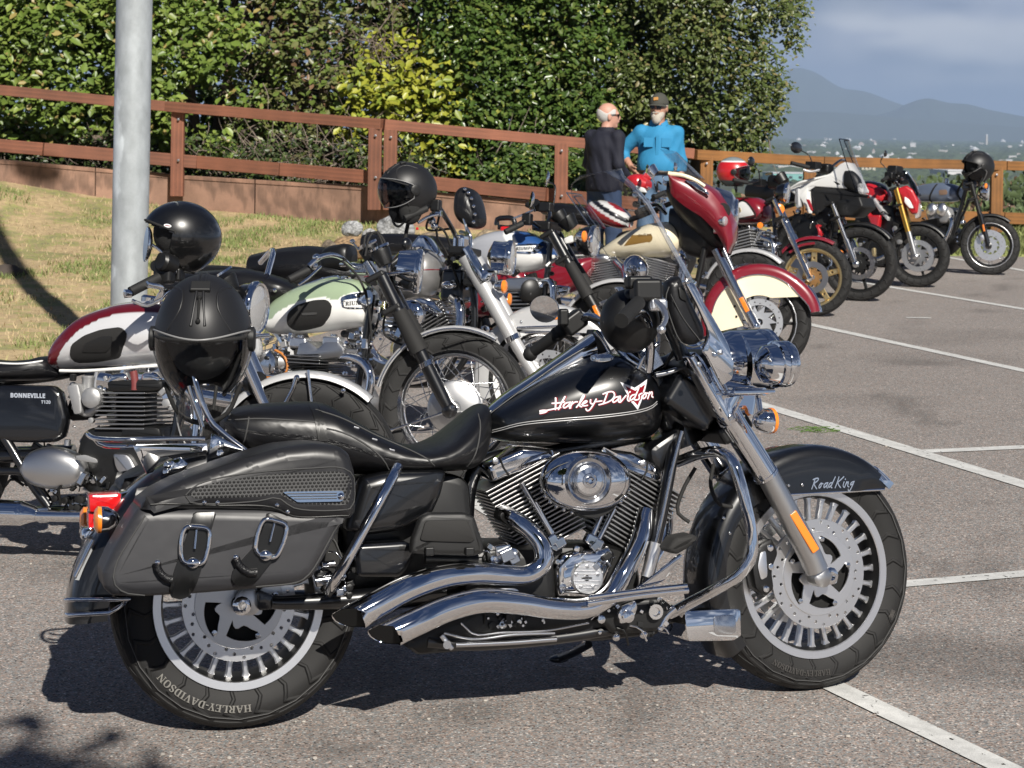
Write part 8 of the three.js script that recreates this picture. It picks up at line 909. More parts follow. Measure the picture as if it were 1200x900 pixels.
// ---------------------------------------------------------------- white and black adventure machine
{
const b = new Bike('adventure_motorcycle', 'tall white and black adventure motorcycle with clear windscreen', { x: 1005, s: 127, yaw: -44, lean: -5, steer: 22, wb: 1.5, R: 0.345, Rr: 0.33 }), f = b.B, S = b.S, P = (l, t, fr) => b.P(l, t, fr);
b.wheel(true, { w: 0.055, rim: 0.262, type: 'cast', spokes: 5, sw: 0.016, rimMat: M.blackSatin, disc: 0.15, discMat: M.steel, carrier: M.blackSatin, discSides: [1, -1] }); b.wheel(false, { w: 0.075, rim: 0.235, type: 'cast', spokes: 5, rimMat: M.blackSatin }); b.fork([975, 238], { up: M.goldFork, low: M.chromeDull }, { t: 0.11, low: 0.6, r: 0.022, rLow: 0.03 }); for (const c of b.g.children.slice(-4)) c.children[0] && (c.children[0].material = M.chromeDull);
b.part('front_fender', M.blackSatin, arcBand(S, b.cf, { R: 0.385, w: 0.07, a0: 42, a1: 125, crown: 0.03, rin: () => 0.365 }));
const sh = (px, t0, t1, m, n, o = {}) => b.part(n, m, plate(f, px, t0, t1, { bevel: 0.02, seg: 4, round: 0.15, ...o }));
const nose = (g) => { const a = g.attributes.position, xr = f.q(945, 220, 0).x, xf = f.q(1003, 220, 0).x; for (let i = 0; i < a.count; i++) a.setZ(i, a.getZ(i) * lerp(1, 0.34, smooth(xr, xf, a.getX(i)))); g.deleteAttribute('normal'); const q = mergeVertices(g, 1e-4); q.computeVertexNormals(); return toCreasedNormals(q, 0.7); }, shn = (px, t0, t1, m, n, o = {}) => b.part(n, m, nose(plate(f, px, t0, t1, { bevel: 0.02, seg: 4, round: 0.15, ...o })));
const ct = shn([[929, 222], [943, 213], [972, 204], [982, 192], [988, 189], [997, 204], [1006, 225], [994, 221], [952, 219], [953, 252], [944, 234]], -0.20, 0.22, M.white, 'fairing', { tm: 0.12 }); b.sub(ct, 'lettering', print(128, 128, (x, w, h) => { x.clearRect(0, 0, w, h); x.fillStyle = '#1a1d22'; x.font = 'bold 110px sans-serif'; x.setTransform(1, 0.1, -0.15, 1, 10, 0); x.fillText('N', 20, 104); }), plate(f, [[941, 219], [949, 219], [949, 234], [942, 232]], 0.221, 0.223, { bevel: 0 })); b.sub(ct, 'stripe', M.brightRed, plate(f, [[944, 233], [949, 234], [953, 247], [950, 247]], 0.221, 0.225, { bevel: 0.001 })); b.sub(ct, 'accent', M.dark, plate(f, [[976, 212], [982, 214], [985, 216], [981, 217]], 0.22, 0.224, { bevel: 0.001 }));
shn([[953, 220], [975, 219], [1005, 227], [998, 234], [980, 240], [967, 266], [961, 273], [956, 255]], -0.19, 0.21, M.blackPlastic, 'side_panel', { tm: 0.14 }); sh([[978, 236], [1008, 230], [1012, 242], [998, 254], [984, 254]], -0.12, 0.12, M.blackPlastic, 'beak', { tm: 0.1 }); sh([[957, 262], [961, 270], [961, 277], [957, 272]], 0.15, 0.2, M.brightRed, 'cover'); sh([[931, 220], [936, 218], [937, 242], [933, 245], [930, 236]], 0.16, 0.22, M.silver, 'pannier_trim');
sh([[928, 250], [955, 252], [966, 280], [985, 300], [975, 325], [940, 330], [922, 300]], -0.15, 0.15, M.blackSatin, 'engine', {}); b.bits(60, 928, 245, 985, 320, 0.05, 0.2, 81, [M.dark, M.blackSatin, M.chromeDull, M.grimy], 0.022); b.part('seat', M.leather, loft(f, [[880, 216, 234, 0.10], [905, 214, 238, 0.14], [925, 220, 238, 0.13], [938, 226, 236, 0.06]], { n: 2.8 })); b.part('frame_tube', M.blackSatin, tube(P([[980, 240], [970, 290], [950, 335]], 0.12), 0.02), tube(P([[930, 240], [890, 250], [870, 240]], 0.1), 0.02)); b.part('exhaust_pipe', M.chromeDull, tube(P([[975, 285, 0.12], [970, 318, 0.15], [930, 330, 0.18], [880, 300, 0.2]], 0), 0.025)); b.part('marker', M.amber, ball(f.p(986, 296, 0.12), 0.025)); b.part('brake_caliper', M.gold, plate(S, [[1021, 291], [1026, 290], [1026, 301], [1022, 300]], 0.05, 0.1, { bevel: 0.008 }));
const sc = []; for (let i = 0; i <= 12; i++) { const r = []; for (let j = 0; j <= 14; j++) { const u = j / 14 * 2 - 1, k = i / 12, q = S.q(lerp(1012, 990, k), lerp(226, 164, k), 0.0); r.push(V(q.x + 0.07 * (1 - u * u) - 0.03, q.y, u * 0.19 * (1 - 0.45 * k * k)).applyMatrix4(S.m)); } sc.push(r); } const ws = b.part('windscreen', M.tint, skin(sc, { closed: false, caps: false })); b.sub(ws, 'edge', M.smoke, tube([...sc.map((r) => r[14]), ...[...sc[12]].reverse(), ...sc.map((r) => r[0]).reverse()], 0.005, { n: 6, straight: true })); b.part('screen_mount', M.blackPlastic, loft(S, [[990, 200, 218, 0.04], [998, 200, 224, 0.07], [1007, 208, 228, 0.07], [1011, 218, 228, 0.03]], { n: 2.6 })); b.part('headlight', M.lens, plate(S, [[1004, 216], [1009, 214], [1012, 228], [1006, 227]], -0.10, 0.12, { bevel: 0.01 }));
const bar = b.part('handlebar', M.black, tube(P([[974, 196, 0], [962, 196, 0.14], [948, 196, 0.26], [930, 192, 0.40]], 0), 0.013), tube(P([[974, 196, 0], [985, 188, -0.25], [990, 188, -0.4]], 0), 0.013)); b.sub(bar, 'grip', M.grip, tube(P([[948, 196, 0.26], [927, 191, 0.42]], 0), 0.02)); b.sub(bar, 'hand_control', M.blackSatin, box(f.p(953, 194, 0.22), 0.12, 0.07, 0.09), box(f.p(966, 198, 0.08), 0.16, 0.1, 0.12, { r: 0.03 })); b.sub(bar, 'lever', M.aluBright, tube(P([[960, 199, 0.22], [950, 201, 0.30], [941, 199, 0.36]], 0), 0.012)); b.mirror(f.p(933, 173, 0.33), b.dir(-0.95, 0, 0.05), 0.10, 0.055, M.black, P([[938, 176, 0.31], [948, 182, 0.28], [952, 192, 0.25]], 0), M.black); b.part('rear_fender', M.blackSatin, arcBand(f, b.cr, { R: 0.37, w: 0.09, a0: 60, a1: 180, crown: 0.03, rin: () => 0.345 }));
}
// ---------------------------------------------------------------- red naked machine
{
const b = new Bike('naked_motorcycle', 'red and black naked motorcycle with gold fork legs and dark flyscreen', { x: 1074, s: 116, yaw: -44, lean: -5, steer: 26, wb: 1.42, R: 0.315, Rr: 0.32 }), f = b.B, S = b.S, P = (l, t, fr) => b.P(l, t, fr);
b.wheel(true, { w: 0.062, rim: 0.225, type: 'cast', spokes: 5, sw: 0.014, rimMat: M.blackSatin, disc: 0.16, discIn: 0.11, discSides: [1, -1], carrier: M.alu }); b.wheel(false, { w: 0.09, rim: 0.225, type: 'cast', spokes: 5, rimMat: M.blackSatin }); b.fork([1050, 220], { up: M.goldFork, low: M.alu }, { t: 0.105, low: 0.62, r: 0.030, rLow: 0.028 }); b.part('front_fender', M.blackSatin, arcBand(S, b.cf, { R: 0.345, w: 0.07, a0: 40, a1: 140, crown: 0.03, rin: () => 0.322 }));
const sh = (px, t0, t1, m, n, o = {}) => b.part(n, m, plate(f, px, t0, t1, { bevel: 0.02, seg: 4, round: 0.15, ...o })); const cw = b.part('headlight_cowl', M.brightRed, plate(S, [[1050, 221], [1062, 217], [1070, 222], [1077, 236], [1075, 250], [1068, 251], [1058, 236]], -0.12, 0.13, { bevel: 0.03, seg: 4, round: 0.15 })); b.sub(cw, 'stripe', M.white, plate(S, [[1060, 230], [1066, 234], [1071, 244], [1066, 244], [1060, 237]], 0.13, 0.135, { bevel: 0.001 })); b.sub(cw, 'lens', M.lens, plate(S, [[1072, 238], [1078, 238], [1077, 254], [1072, 256]], -0.08, 0.10, { bevel: 0.01 })); b.part('flyscreen', M.smoke, plate(S, [[1056, 200], [1061, 199], [1072, 215], [1077, 231], [1068, 222]], -0.12, 0.12, { bevel: 0.02, seg: 3 }));
b.part('fuel_tank', M.brightRed, loft(f, [[1004, 219, 232, 0.07], [1015, 214, 238, 0.13], [1028, 215, 241, 0.14], [1038, 222, 240, 0.11], [1043, 230, 237, 0.04]], { n: 2.5 })); b.part('tank_top', M.black, loft(f, [[1008, 214, 222, 0.05], [1020, 212, 222, 0.09], [1034, 216, 226, 0.08], [1040, 222, 228, 0.03]], { n: 2.5 })); sh([[1012, 244], [1020, 252], [1031, 252], [1028, 269], [1021, 266], [1016, 254]], 0.13, 0.20, M.brightRed, 'radiator_shroud'); sh([[1018, 228], [1024, 232], [1041, 254], [1040, 259], [1030, 248]], 0.12, 0.17, M.silver, 'frame_spar', { bevel: 0.008 }); sh([[1005, 240], [1045, 240], [1052, 270], [1040, 300], [1010, 300], [998, 270]], -0.16, 0.13, M.blackSatin, 'engine', {}); b.bits(60, 1005, 236, 1058, 300, 0.05, 0.17, 91, [M.dark, M.blackSatin, M.chromeDull, M.cast], 0.02); b.part('seat', M.leather, loft(f, [[960, 204, 218, 0.08], [980, 208, 224, 0.12], [1000, 216, 228, 0.12], [1008, 222, 228, 0.05]], { n: 2.8 })); b.part('exhaust_pipe', M.chromeDull, tube(P([[1046, 262, 0.1], [1050, 285, 0.13], [1030, 303, 0.15], [980, 295, 0.2]], 0), 0.024)); b.part('frame_tube', M.blackSatin, tube(P([[1050, 228], [1040, 270], [1020, 304]], 0.1), 0.02));
const bar = b.part('handlebar', M.black, tube(P([[1050, 210, 0], [1044, 207, 0.16], [1038, 209, 0.28]], 0), 0.013), tube(P([[1050, 210, 0], [1060, 202, -0.2], [1064, 202, -0.36]], 0), 0.013)); b.sub(bar, 'grip', M.grip, tube(P([[1040, 208, 0.26], [1034, 212, 0.38]], 0), 0.02)); b.sub(bar, 'switch_box', M.blackSatin, box(f.p(1043, 206, 0.2), 0.1, 0.08, 0.08, { r: 0.02 }), box(f.p(1049, 200, 0.05), 0.12, 0.10, 0.14, { r: 0.02 }), box(f.p(1052, 210, 0), 0.16, 0.1, 0.2, { r: 0.03 })); b.bits(24, 1038, 198, 1058, 218, 0.0, 0.2, 95, [M.blackSatin, M.dark, M.chromeDull], 0.02); b.mirror(f.p(1037, 180, 0.3), b.dir(-0.9, 0.1, 0.3), 0.045, 0.035, M.black, P([[1035, 183, 0.3], [1032, 190, 0.28], [1038, 197, 0.26], [1042, 206, 0.22]], 0), M.black); b.part('rear_fender', M.blackSatin, arcBand(f, b.cr, { R: 0.36, w: 0.09, a0: 60, a1: 170, crown: 0.03, rin: () => 0.335 }));
}
// ---------------------------------------------------------------- silver blue cafe racer, last in the row
{
const b = new Bike('cafe_racer', 'silver blue tanked cafe racer, last in the row by the fence', { x: 1158, s: 106, yaw: -44, lean: -6, steer: 30, wb: 1.4, R: 0.325, Rr: 0.32 }), f = b.B, S = b.S, P = (l, t, fr) => b.P(l, t, fr);
b.wheel(true, { w: 0.055, rim: 0.235, type: 'wire', rimMat: M.blackSatin, disc: 0.17, discIn: 0.10, dh: 18, discMat: M.aluBright }); b.wheel(false, { w: 0.065, rim: 0.225, type: 'wire', rimMat: M.blackSatin }); b.sub(b.g.children[0], 'rim_stripe', M.aluBright, arcTube(S, b.cf, 0.245, 0, 360, 0.056, 0.005)); b.fork([1138, 214], { up: M.blackSatin, low: M.black }, { t: 0.1, low: 0.5, r: 0.026, rLow: 0.032 }); b.part('front_fender', M.blackSatin, arcBand(S, b.cf, { R: 0.355, w: 0.065, a0: 55, a1: 175, crown: 0.03, rin: () => 0.333 })); b.part('reflector', M.amber, box(b.forkAt(0.72, 0.14), 0.02, 0.08, 0.012, { rz: 0.3 }));
const tk = loft(f, [[1070, 226, 234, 0.06], [1077, 219, 236, 0.11], [1090, 215.5, 237, 0.135], [1106, 214.5, 237, 0.14], [1120, 217, 236, 0.12], [1127, 223, 233, 0.06]], { n: 2.8 }), T = b.part('fuel_tank', M.steelBlue, tk); b.sub(T, 'stripe', M.dark, trace(tk, f, [[1099, 216], [1095, 224], [1089, 236]], 0.1, 0.010)); b.sub(T, 'badge', std(L(0.20, 0.13, 0.09), 0.5), patch(tk, f, [[1101, 223], [1110, 222], [1111, 228], [1102, 229]], 0.12, { off: 0.003 })); b.sub(T, 'fuel_cap', M.chrome, axial(f.p(1109, 214, 0), V(0, 1, 0), [[-0.02, 0.03], [0.04, 0.026], [0.05, 0.015]], 16));
b.part('seat', M.leather, loft(f, [[1030, 220, 232, 0.09], [1050, 224, 236, 0.12], [1068, 228, 236, 0.10], [1074, 230, 235, 0.05]], { n: 2.8 })); b.part('engine', M.cast, plate(f, [[1084, 250], [1090, 240], [1108, 241], [1114, 252], [1108, 262], [1088, 262]], -0.17, 0.16, { bevel: 0.03, seg: 3 })); b.fin(f.p(1098, 268, 0.06), f.p(1097, 258, 0.06), 6, 0.22, 0.22, 0.3, M.blackSatin, M.blackSatin); b.part('rocker_box', M.aluBright, ball(f.p(1092, 246, 0.16), 0.07, 0.08, 0.05, 16), ball(f.p(1104, 246, 0.16), 0.07, 0.08, 0.05, 16)); b.part('crankcase', M.blackSatin, plate(f, [[1078, 264], [1112, 264], [1116, 282], [1100, 298], [1076, 296]], -0.15, 0.15, { bevel: 0.03 })); b.part('exhaust_pipe', M.chrome, tube(P([[1108, 254, 0.1], [1115, 258, 0.14], [1112, 272, 0.16], [1100, 290, 0.17], [1060, 296, 0.18]], 0), 0.026, { n: 12 })); b.part('frame_tube', M.black, tube(P([[1132, 222], [1124, 250], [1104, 296], [1070, 300]], 0.1), 0.024), tube(P([[1132, 222], [1124, 250], [1104, 296]], -0.1), 0.024), tube(P([[1136, 234], [1120, 270], [1108, 296]], 0.0), 0.018)); b.bits(40, 1080, 240, 1130, 290, 0.0, 0.15, 97, [M.dark, M.blackSatin, M.chrome, M.chromeDull], 0.018);
b.lamp(S.p(1157, 226, 0.02), b.dir(1, 0, 0.1, S), 0.085, 0.11, M.chrome); b.signal(S.p(1155, 218, 0.16), b.dir(1, 0, 0.4, S), 0.03, M.chrome, M.amber, 0.04); b.part('handlebar', M.black, tube(P([[1138, 216, 0], [1134, 210, 0.25], [1128, 212, 0.36]], 0), 0.014), tube(P([[1138, 216, 0], [1148, 208, -0.25], [1150, 208, -0.36]], 0), 0.014), box(f.p(1136, 218, 0.05), 0.12, 0.12, 0.16, { r: 0.03 })); b.part('cables', M.rubber, tube(P([[1128, 214, 0.1], [1122, 226, 0.1], [1130, 240, 0.1]], 0), 0.012), tube(P([[1150, 262, 0.1], [1146, 276, 0.1], [1160, 282, 0.1]], 0, S), 0.008)); b.part('brake_caliper', M.aluBright, plate(S, [[1147, 276], [1154, 274], [1156, 281], [1149, 282]], 0.06, 0.12, { bevel: 0.01 })); b.part('rear_fender', M.blackSatin, arcBand(f, b.cr, { R: 0.36, w: 0.08, a0: 50, a1: 175, crown: 0.03, rin: () => 0.335 }));
helmet('full_face_helmet', 'satin black helmet with clear visor perched on the last cafe racer, by the orange fence', b.W(1146, 195, 0.12), { yaw: Math.PI + 0.35, pitch: 0.05, k: 1.32, mat: M.helmetMatte, visor: M.smoke, visorTilt: -1.0 });
}
// ---------------------------------------------------------------- people
function field(res, size, c, fn) {       // a surface meshed from a distance field inside a cube of half size `size` round c
const mc = new MarchingCubes(res, new THREE.MeshBasicMaterial(), false, false, 400000); mc.isolation = 0; const h = res / 2;
let o = 0; for (let k = 0; k < res; k++) for (let j = 0; j < res; j++) for (let i = 0; i < res; i++) mc.field[o++] = -fn(c.x + (i - h) / h * size, c.y + (j - h) / h * size, c.z + (k - h) / h * size);
mc.update(); const n = mc.count, pos = new Float32Array(n * 3); for (let i = 0; i < n; i++) { pos[i * 3] = c.x + mc.positionArray[i * 3] * size; pos[i * 3 + 1] = c.y + mc.positionArray[i * 3 + 1] * size; pos[i * 3 + 2] = c.z + mc.positionArray[i * 3 + 2] * size; }
let g = new THREE.BufferGeometry(); g.setAttribute('position', new THREE.BufferAttribute(pos, 3)); g = mergeVertices(g, 1e-5); g.computeVertexNormals(); return g;
}
const smin = (a, b, k) => { const h = clamp(0.5 + 0.5 * (b - a) / k); return lerp(b, a, h) - k * h * (1 - h); };
function caps(list, k = 0.03) { const B = list.map(([a, b, ra, rb]) => { const d = [b[0] - a[0], b[1] - a[1], b[2] - a[2]]; return { a, d, l: d[0] * d[0] + d[1] * d[1] + d[2] * d[2] || 1e-9, ra, rb }; }); return (x, y, z) => { let m = 1e9; for (const { a, d, l, ra, rb } of B) { const px = x - a[0], py = y - a[1], pz = z - a[2], h = clamp((px * d[0] + py * d[1] + pz * d[2]) / l), q = Math.hypot(px - h * d[0], py - h * d[1], pz - h * d[2]) - lerp(ra, rb, h); m = m > 1e8 ? q : smin(m, q, k); } return m; }; }
const ell = (x, y, z, cx, cy, cz, a, b, c) => { const k = Math.hypot((x - cx) / a, (y - cy) / b, (z - cz) / c); return (k - 1) * Math.min(a, b, c); };
function person(label, pos, yaw, J, { skinC, hairC, top, trousers, shoe, headYaw, glasses, beard, cap, sleeve, collar, bald }) {
const g = thing('person', label, 'person', pos, yaw), skinM = std(skinC, 0.55), C = V(0, 0.86, 0), S0 = 0.95;
// joints: x forward, y up, z to the right
const { hip, waist, chest, neck, head, shR, elR, wrR, shL, elL, wrL, knR, anR, knL, anL } = J, hipR = [hip[0], hip[1], 0.085], hipL = [hip[0], hip[1], -0.085], toe = (a) => [a[0] + 0.15, 0.04, a[2] * 1.15];
const torso = (e) => [[hip, waist, 0.135 + e, 0.135 + e], [[hip[0], hip[1], 0.06], [waist[0], waist[1], 0.06], 0.11 + e, 0.12 + e], [[hip[0], hip[1], -0.06], [waist[0], waist[1], -0.06], 0.11 + e, 0.12 + e], [waist, chest, 0.135 + e, 0.13 + e], [[waist[0], waist[1], 0.06], [chest[0], chest[1], 0.09], 0.112 + e, 0.092 + e], [[waist[0], waist[1], -0.06], [chest[0], chest[1], -0.09], 0.112 + e, 0.092 + e], [chest, [neck[0], neck[1] - 0.05, 0], 0.12 + e, 0.065 + e], [[chest[0], chest[1] + 0.06, 0.08], shR, 0.078 + e, 0.048 + e], [[chest[0], chest[1] + 0.06, -0.08], shL, 0.078 + e, 0.048 + e]];
const arm = (s, e, w, x, k = 1) => [[s, e, 0.054 + x, 0.044 + x], [e, [lerp(e[0], w[0], k), lerp(e[1], w[1], k), lerp(e[2], w[2], k)], 0.044 + x, lerp(0.044, 0.028, k) + x]];
const leg = (h, k, a, x) => [[h, k, 0.085 + x, 0.056 + x], [k, a, 0.056 + x, 0.04 + x]];
const hand = (e, w) => { const d = V(w[0] - e[0], w[1] - e[1], w[2] - e[2]).normalize(), pz = V(0, 0, Math.sign(w[2]) || 1), f = d.clone().cross(pz).normalize(), at_ = (u, v, n = 0) => { const p = V(...w).addScaledVector(d, u).addScaledVector(f, v).addScaledVector(pz, n); return [p.x, p.y, p.z]; }; const L0 = [[at_(0, 0), at_(0.08, -0.022), 0.024, 0.017], [at_(0, 0), at_(0.085, 0.02), 0.024, 0.017]]; [[-0.03, 0.155], [-0.01, 0.17], [0.011, 0.165], [0.03, 0.145]].forEach(([v, l]) => L0.push([at_(0.08, v * 0.9), at_(lerp(0.08, l, 0.55), v, -0.006), 0.010, 0.009], [at_(lerp(0.08, l, 0.55), v, -0.006), at_(l, v, -0.028), 0.009, 0.007])); L0.push([at_(0.02, -0.03), at_(0.075, -0.06, -0.014), 0.013, 0.009]); return L0; };
const bones = [...torso(0), [neck, [head[0], head[1] - 0.06, head[2]], 0.056, 0.055], ...arm(shR, elR, wrR, 0), ...arm(shL, elL, wrL, 0), ...leg(hipR, knR, anR, 0), ...leg(hipL, knL, anL, 0), [anR, toe(anR), 0.04, 0.032], [anL, toe(anL), 0.04, 0.032]];
const hy = headYaw - 0, ch = Math.cos(hy), sh = Math.sin(hy), HD = (x, y, z) => { const dx = x - head[0], dz = z - head[2]; return [dx * ch - dz * sh, y - head[1], dx * sh + dz * ch]; };
const headF = (x0, y0, z0) => { const [x, y, z] = HD(x0, y0, z0); let d = ell(x, y, z, -0.012, 0.025, 0, 0.098, 0.098, 0.076); d = smin(d, ell(x, y, z, 0.022, -0.045, 0, 0.068, 0.072, 0.058), 0.03); d = smin(d, ell(x, y, z, 0.092, -0.018, 0, 0.024, 0.026, 0.015), 0.014); d = smin(d, ell(x, y, z, 0.078, 0.022, 0, 0.016, 0.012, 0.05), 0.02); d = smin(d, ell(x, y, z, 0.06, -0.098, 0, 0.024, 0.02, 0.028), 0.02); d = smin(d, ell(x, y, z, 0.084, -0.056, 0, 0.014, 0.010, 0.024), 0.012); for (const s of [1, -1]) { d = smin(d, ell(x, y, z, -0.012, -0.008, s * 0.078, 0.02, 0.034, 0.010), 0.008); d = Math.max(d, -ell(x, y, z, 0.088, 0.004, s * 0.032, 0.016, 0.010, 0.018)); } return d; };
const nk = caps([[neck, [head[0], head[1] - 0.05, head[2]], 0.056, 0.055]]);
const body = part(g, 'body', skinM, field(96, S0, C, caps(bones)), field(72, 0.19, V(...head), (x, y, z) => smin(headF(x, y, z), nk(x, y, z), 0.02)), ...[[elR, wrR], [elL, wrL]].map(([e, w]) => field(60, 0.22, V(w[0], w[1], w[2]), caps([[[lerp(w[0], e[0], 0.35), lerp(w[1], e[1], 0.35), lerp(w[2], e[2], 0.35)], w, 0.031, 0.026], ...hand(e, w)], 0.010))));
const wob = (x, y, z) => 0.034 * (fbm(x * 11 + z * 5 + 30, y * 6 + z * 10 + 30, 3) - 0.5);
const kk = sleeve, tf = caps([...torso(0.020), ...arm(shR, elR, wrR, 0.016, kk), ...arm(shL, elL, wrL, 0.016, kk), [[hip[0], hip[1] - 0.06, 0.05], [hip[0], hip[1] + 0.1, 0.05], 0.135, 0.14], [[hip[0], hip[1] - 0.06, -0.05], [hip[0], hip[1] + 0.1, -0.05], 0.135, 0.14]], 0.03);
part(body, top.name, top.mat, field(104, S0, C, (x, y, z) => Math.max(tf(x, y, z) + wob(x, y, z), neck[1] - 0.135 + (0.5) * Math.abs(x - neck[0]) > 9 ? 9 : y - (neck[1] + 0.005 - 0.10 * clamp((x - neck[0]) * 6, 0, 1)), top.hem - y)));
const lf = caps([...leg(hipR, knR, anR, 0.022), ...leg(hipL, knL, anL, 0.022), [hip, [hip[0], hip[1] + 0.10, 0], 0.15, 0.15]], 0.03); part(body, 'trousers', trousers, field(80, S0, V(0, 0.62, 0), (x, y, z) => Math.max(lf(x, y, z) + wob(x, y, z), 0.06 - y, y - (top.hem + 0.05))));
part(body, 'shoes', shoe, field(60, 0.32, V(0.06, 0.1, 0), (x, y, z) => Math.max(caps([[anR, toe(anR), 0.052, 0.044], [anL, toe(anL), 0.052, 0.044]])(x, y, z), 0.005 - y)));
const U = (x, y, z) => V(head[0] + x * ch + z * sh, head[1] + y, head[2] - x * sh + z * ch);
if (hairC) part(body, 'hair', std(hairC, 0.8), field(60, 0.19, V(...head), (x0, y0, z0) => { const [x, y, z] = HD(x0, y0, z0); return Math.max(ell(x, y, z, -0.016, 0.025, 0, 0.103, 0.104, 0.082), bald ? y - 0.045 - 0.02 * Math.sin(x * 40) : -9, ell(x, y, z, -0.016, 0.025, 0, 0.103, 0.106, 0.083) + 0.006 * (fbm(x * 60 + 9, y * 60 + z * 60 + 9, 2) - 0.5), x - 0.055 + 0.55 * Math.max(0, 0.03 - y), -(y + 0.075), (y > 0.02 ? -9 : -(0.03 - x) * 0 + (x > -0.0 && y < 0.0 && Math.abs(z) > 0.0 ? x * 1 : -9))); }));
if (beard) part(body, 'beard', std(beard, 0.9), field(56, 0.14, U(0.05, -0.08, 0), (x0, y0, z0) => { const [x, y, z] = HD(x0, y0, z0); let d = Math.min(smin(ell(x, y, z, 0.064, -0.105, 0, 0.040, 0.052, 0.046), ell(x, y, z, 0.035, -0.06, 0, 0.052, 0.045, 0.066), 0.03), ell(x, y, z, 0.092, -0.044, 0, 0.012, 0.010, 0.036)); d += 0.012 * (fbm(x * 80 + 7, y * 60 + z * 80, 3) - 0.5); return Math.max(d, y + 0.035, -ell(x, y, z, 0.105, -0.062, 0, 0.014, 0.007, 0.020)); }));
if (glasses) { part(body, 'sunglasses', std(L(0.006), 0.12), ...[1, -1].map((s) => { const c = U(0.092, 0.006, s * 0.031), q = new RoundedBoxGeometry(0.008, 0.032, 0.054, 3, 0.004); q.rotateY(hy - s * 0.22); q.translate(c.x, c.y, c.z); return q; }), tube([U(0.094, 0.012, -0.014), U(0.098, 0.014, 0), U(0.094, 0.012, 0.014)], 0.003), ...[1, -1].map((s) => tube([U(0.082, 0.014, s * 0.058), U(0.04, 0.014, s * 0.078), U(-0.015, 0.008, s * 0.083)], 0.0035))); }
if (cap) { const cp = part(body, 'cap', cap, field(60, 0.19, V(...head), (x0, y0, z0) => { const [x, y, z] = HD(x0, y0, z0); return Math.max(ell(x, y, z, -0.010, 0.035, 0, 0.110, 0.112, 0.090), 0.035 - y); })); const rings = []; for (let i = 0; i <= 6; i++) { const r = []; for (let j = 0; j <= 14; j++) { const a = lerp(-1.25, 1.25, j / 14), k = i / 6; r.push(U(-0.01 + Math.cos(a) * (0.108 + 0.075 * k * Math.pow(Math.cos(a), 0.6)), 0.040 - 0.018 * k - 0.012 * Math.pow(Math.sin(a), 2), Math.sin(a) * (0.088 + 0.004 * k))); } rings.push(r); } part(cp, 'brim', cap, skin(rings, { closed: false, caps: false })); part(cp, 'patch', std(L(0.45, 0.22, 0.06), 0.7), box(U(0.090, 0.085, 0), 0.012, 0.035, 0.045, { ry: hy, rz: 0.55, r: 0.003 })); }
if (collar) { const n = V(neck[0], neck[1] - 0.015, 0), r = []; for (let k = 0; k <= 1; k++) { const row = []; for (let j = 0; j <= 30; j++) { const a = lerp(0.35, 5.93, j / 30); row.push(V(n.x + Math.cos(a) * (0.075 + 0.014 * k) + 0.0, n.y + (k ? -0.012 : 0.035) - 0.045 * Math.pow(Math.max(0, Math.cos(a)), 2), Math.sin(a) * (0.078 + 0.016 * k))); } r.push(row); } part(body, 'collar', top.mat, skin(r, { closed: false, caps: false })); }
return { g, body, U };
}
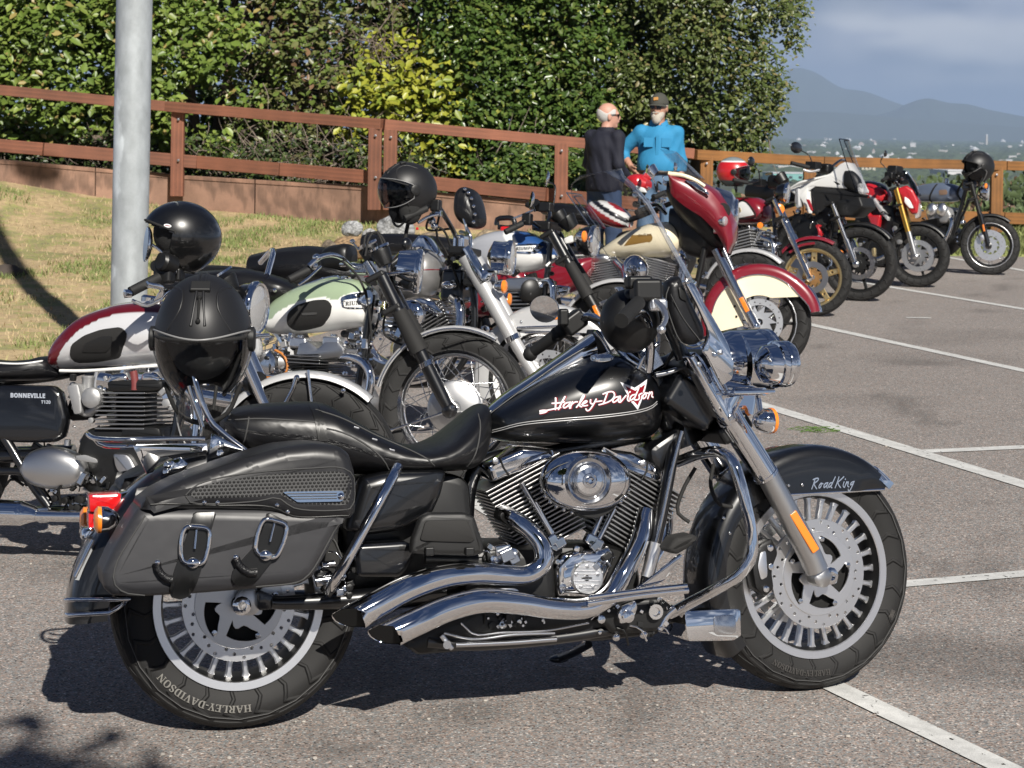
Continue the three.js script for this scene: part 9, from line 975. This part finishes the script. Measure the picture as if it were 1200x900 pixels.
{
const place = (px, z, y) => { const p = ray(px, HYP).multiplyScalar(z); return V(p.x, y, -z); };
const base = { hip: [0, 0.88, 0], waist: [0.01, 1.03, 0], chest: [0.0, 1.24, 0], neck: [0.0, 1.43, 0], knR: [0.02, 0.47, 0.11], anR: [0, 0.08, 0.12], knL: [0.02, 0.47, -0.11], anL: [0, 0.08, -0.12] };
const navy = std(L(0.007, 0.008, 0.018), 0.8), jeans = std(L(0.035, 0.06, 0.12), 0.85), blue = std(L(0.025, 0.22, 0.42), 0.8), blueJ = std(L(0.10, 0.17, 0.27), 0.85), shoe = std(L(0.02), 0.6);
person('man with short grey hair and sunglasses in a dark navy jacket, turned to the right', place(709, 19, 0.14), 0.75, { ...base, neck: [0.02, 1.41, 0], head: [0.05, 1.535, 0], shR: [0.0, 1.335, 0.165], elR: [-0.03, 1.08, 0.21], wrR: [0.14, 0.94, 0.20], shL: [0, 1.335, -0.165], elL: [0.0, 1.08, -0.21], wrL: [0.16, 0.95, -0.18] }, { skinC: L(0.50, 0.27, 0.20), hairC: L(0.50, 0.49, 0.47), top: { name: 'jacket', mat: navy, hem: 0.82 }, trousers: jeans, shoe, headYaw: -0.55, glasses: true, sleeve: 0.92, collar: true, bald: true });
const p2 = person('man with white beard, cap and sunglasses in a bright blue shirt, hand on hip', place(772, 19.2, 0.16), -1.72, { ...base, hip: [0, 0.92, 0], waist: [0.02, 1.06, 0], chest: [0, 1.28, 0], neck: [0, 1.47, 0], head: [0.03, 1.60, 0], shR: [0, 1.365, 0.165], elR: [-0.06, 1.17, 0.36], wrR: [0.08, 1.03, 0.25], shL: [0, 1.365, -0.165], elL: [-0.03, 1.10, -0.215], wrL: [0.05, 0.86, -0.22] }, { skinC: L(0.42, 0.22, 0.15), hairC: L(0.40, 0.38, 0.35), top: { name: 'shirt', mat: blue, hem: 0.99 }, trousers: blueJ, shoe, headYaw: -0.25, glasses: true, beard: L(0.46, 0.42, 0.36), cap: std(L(0.055, 0.055, 0.045), 0.85), sleeve: 0.35, collar: true });
part(p2.body, 'belt', std(L(0.03, 0.02, 0.015), 0.5), (() => { const g = new THREE.TorusGeometry(0.165, 0.018, 8, 40); g.rotateX(Math.PI / 2); g.scale(0.98, 1.2, 1.12); g.translate(0, 0.99, 0); return g; })()); part(p2.body, 'pocket', blue, box(V(0.150, 1.27, 0.085), 0.008, 0.09, 0.09, { r: 0.003, rz: 0.1 }), box(V(0.150, 1.27, -0.085), 0.008, 0.09, 0.09, { r: 0.003, rz: 0.1 })); part(p2.body, 'button_strip', blue, box(V(0.160, 1.17, 0), 0.008, 0.34, 0.03, { r: 0.003 }));
}

renderer.render(scene, camera);
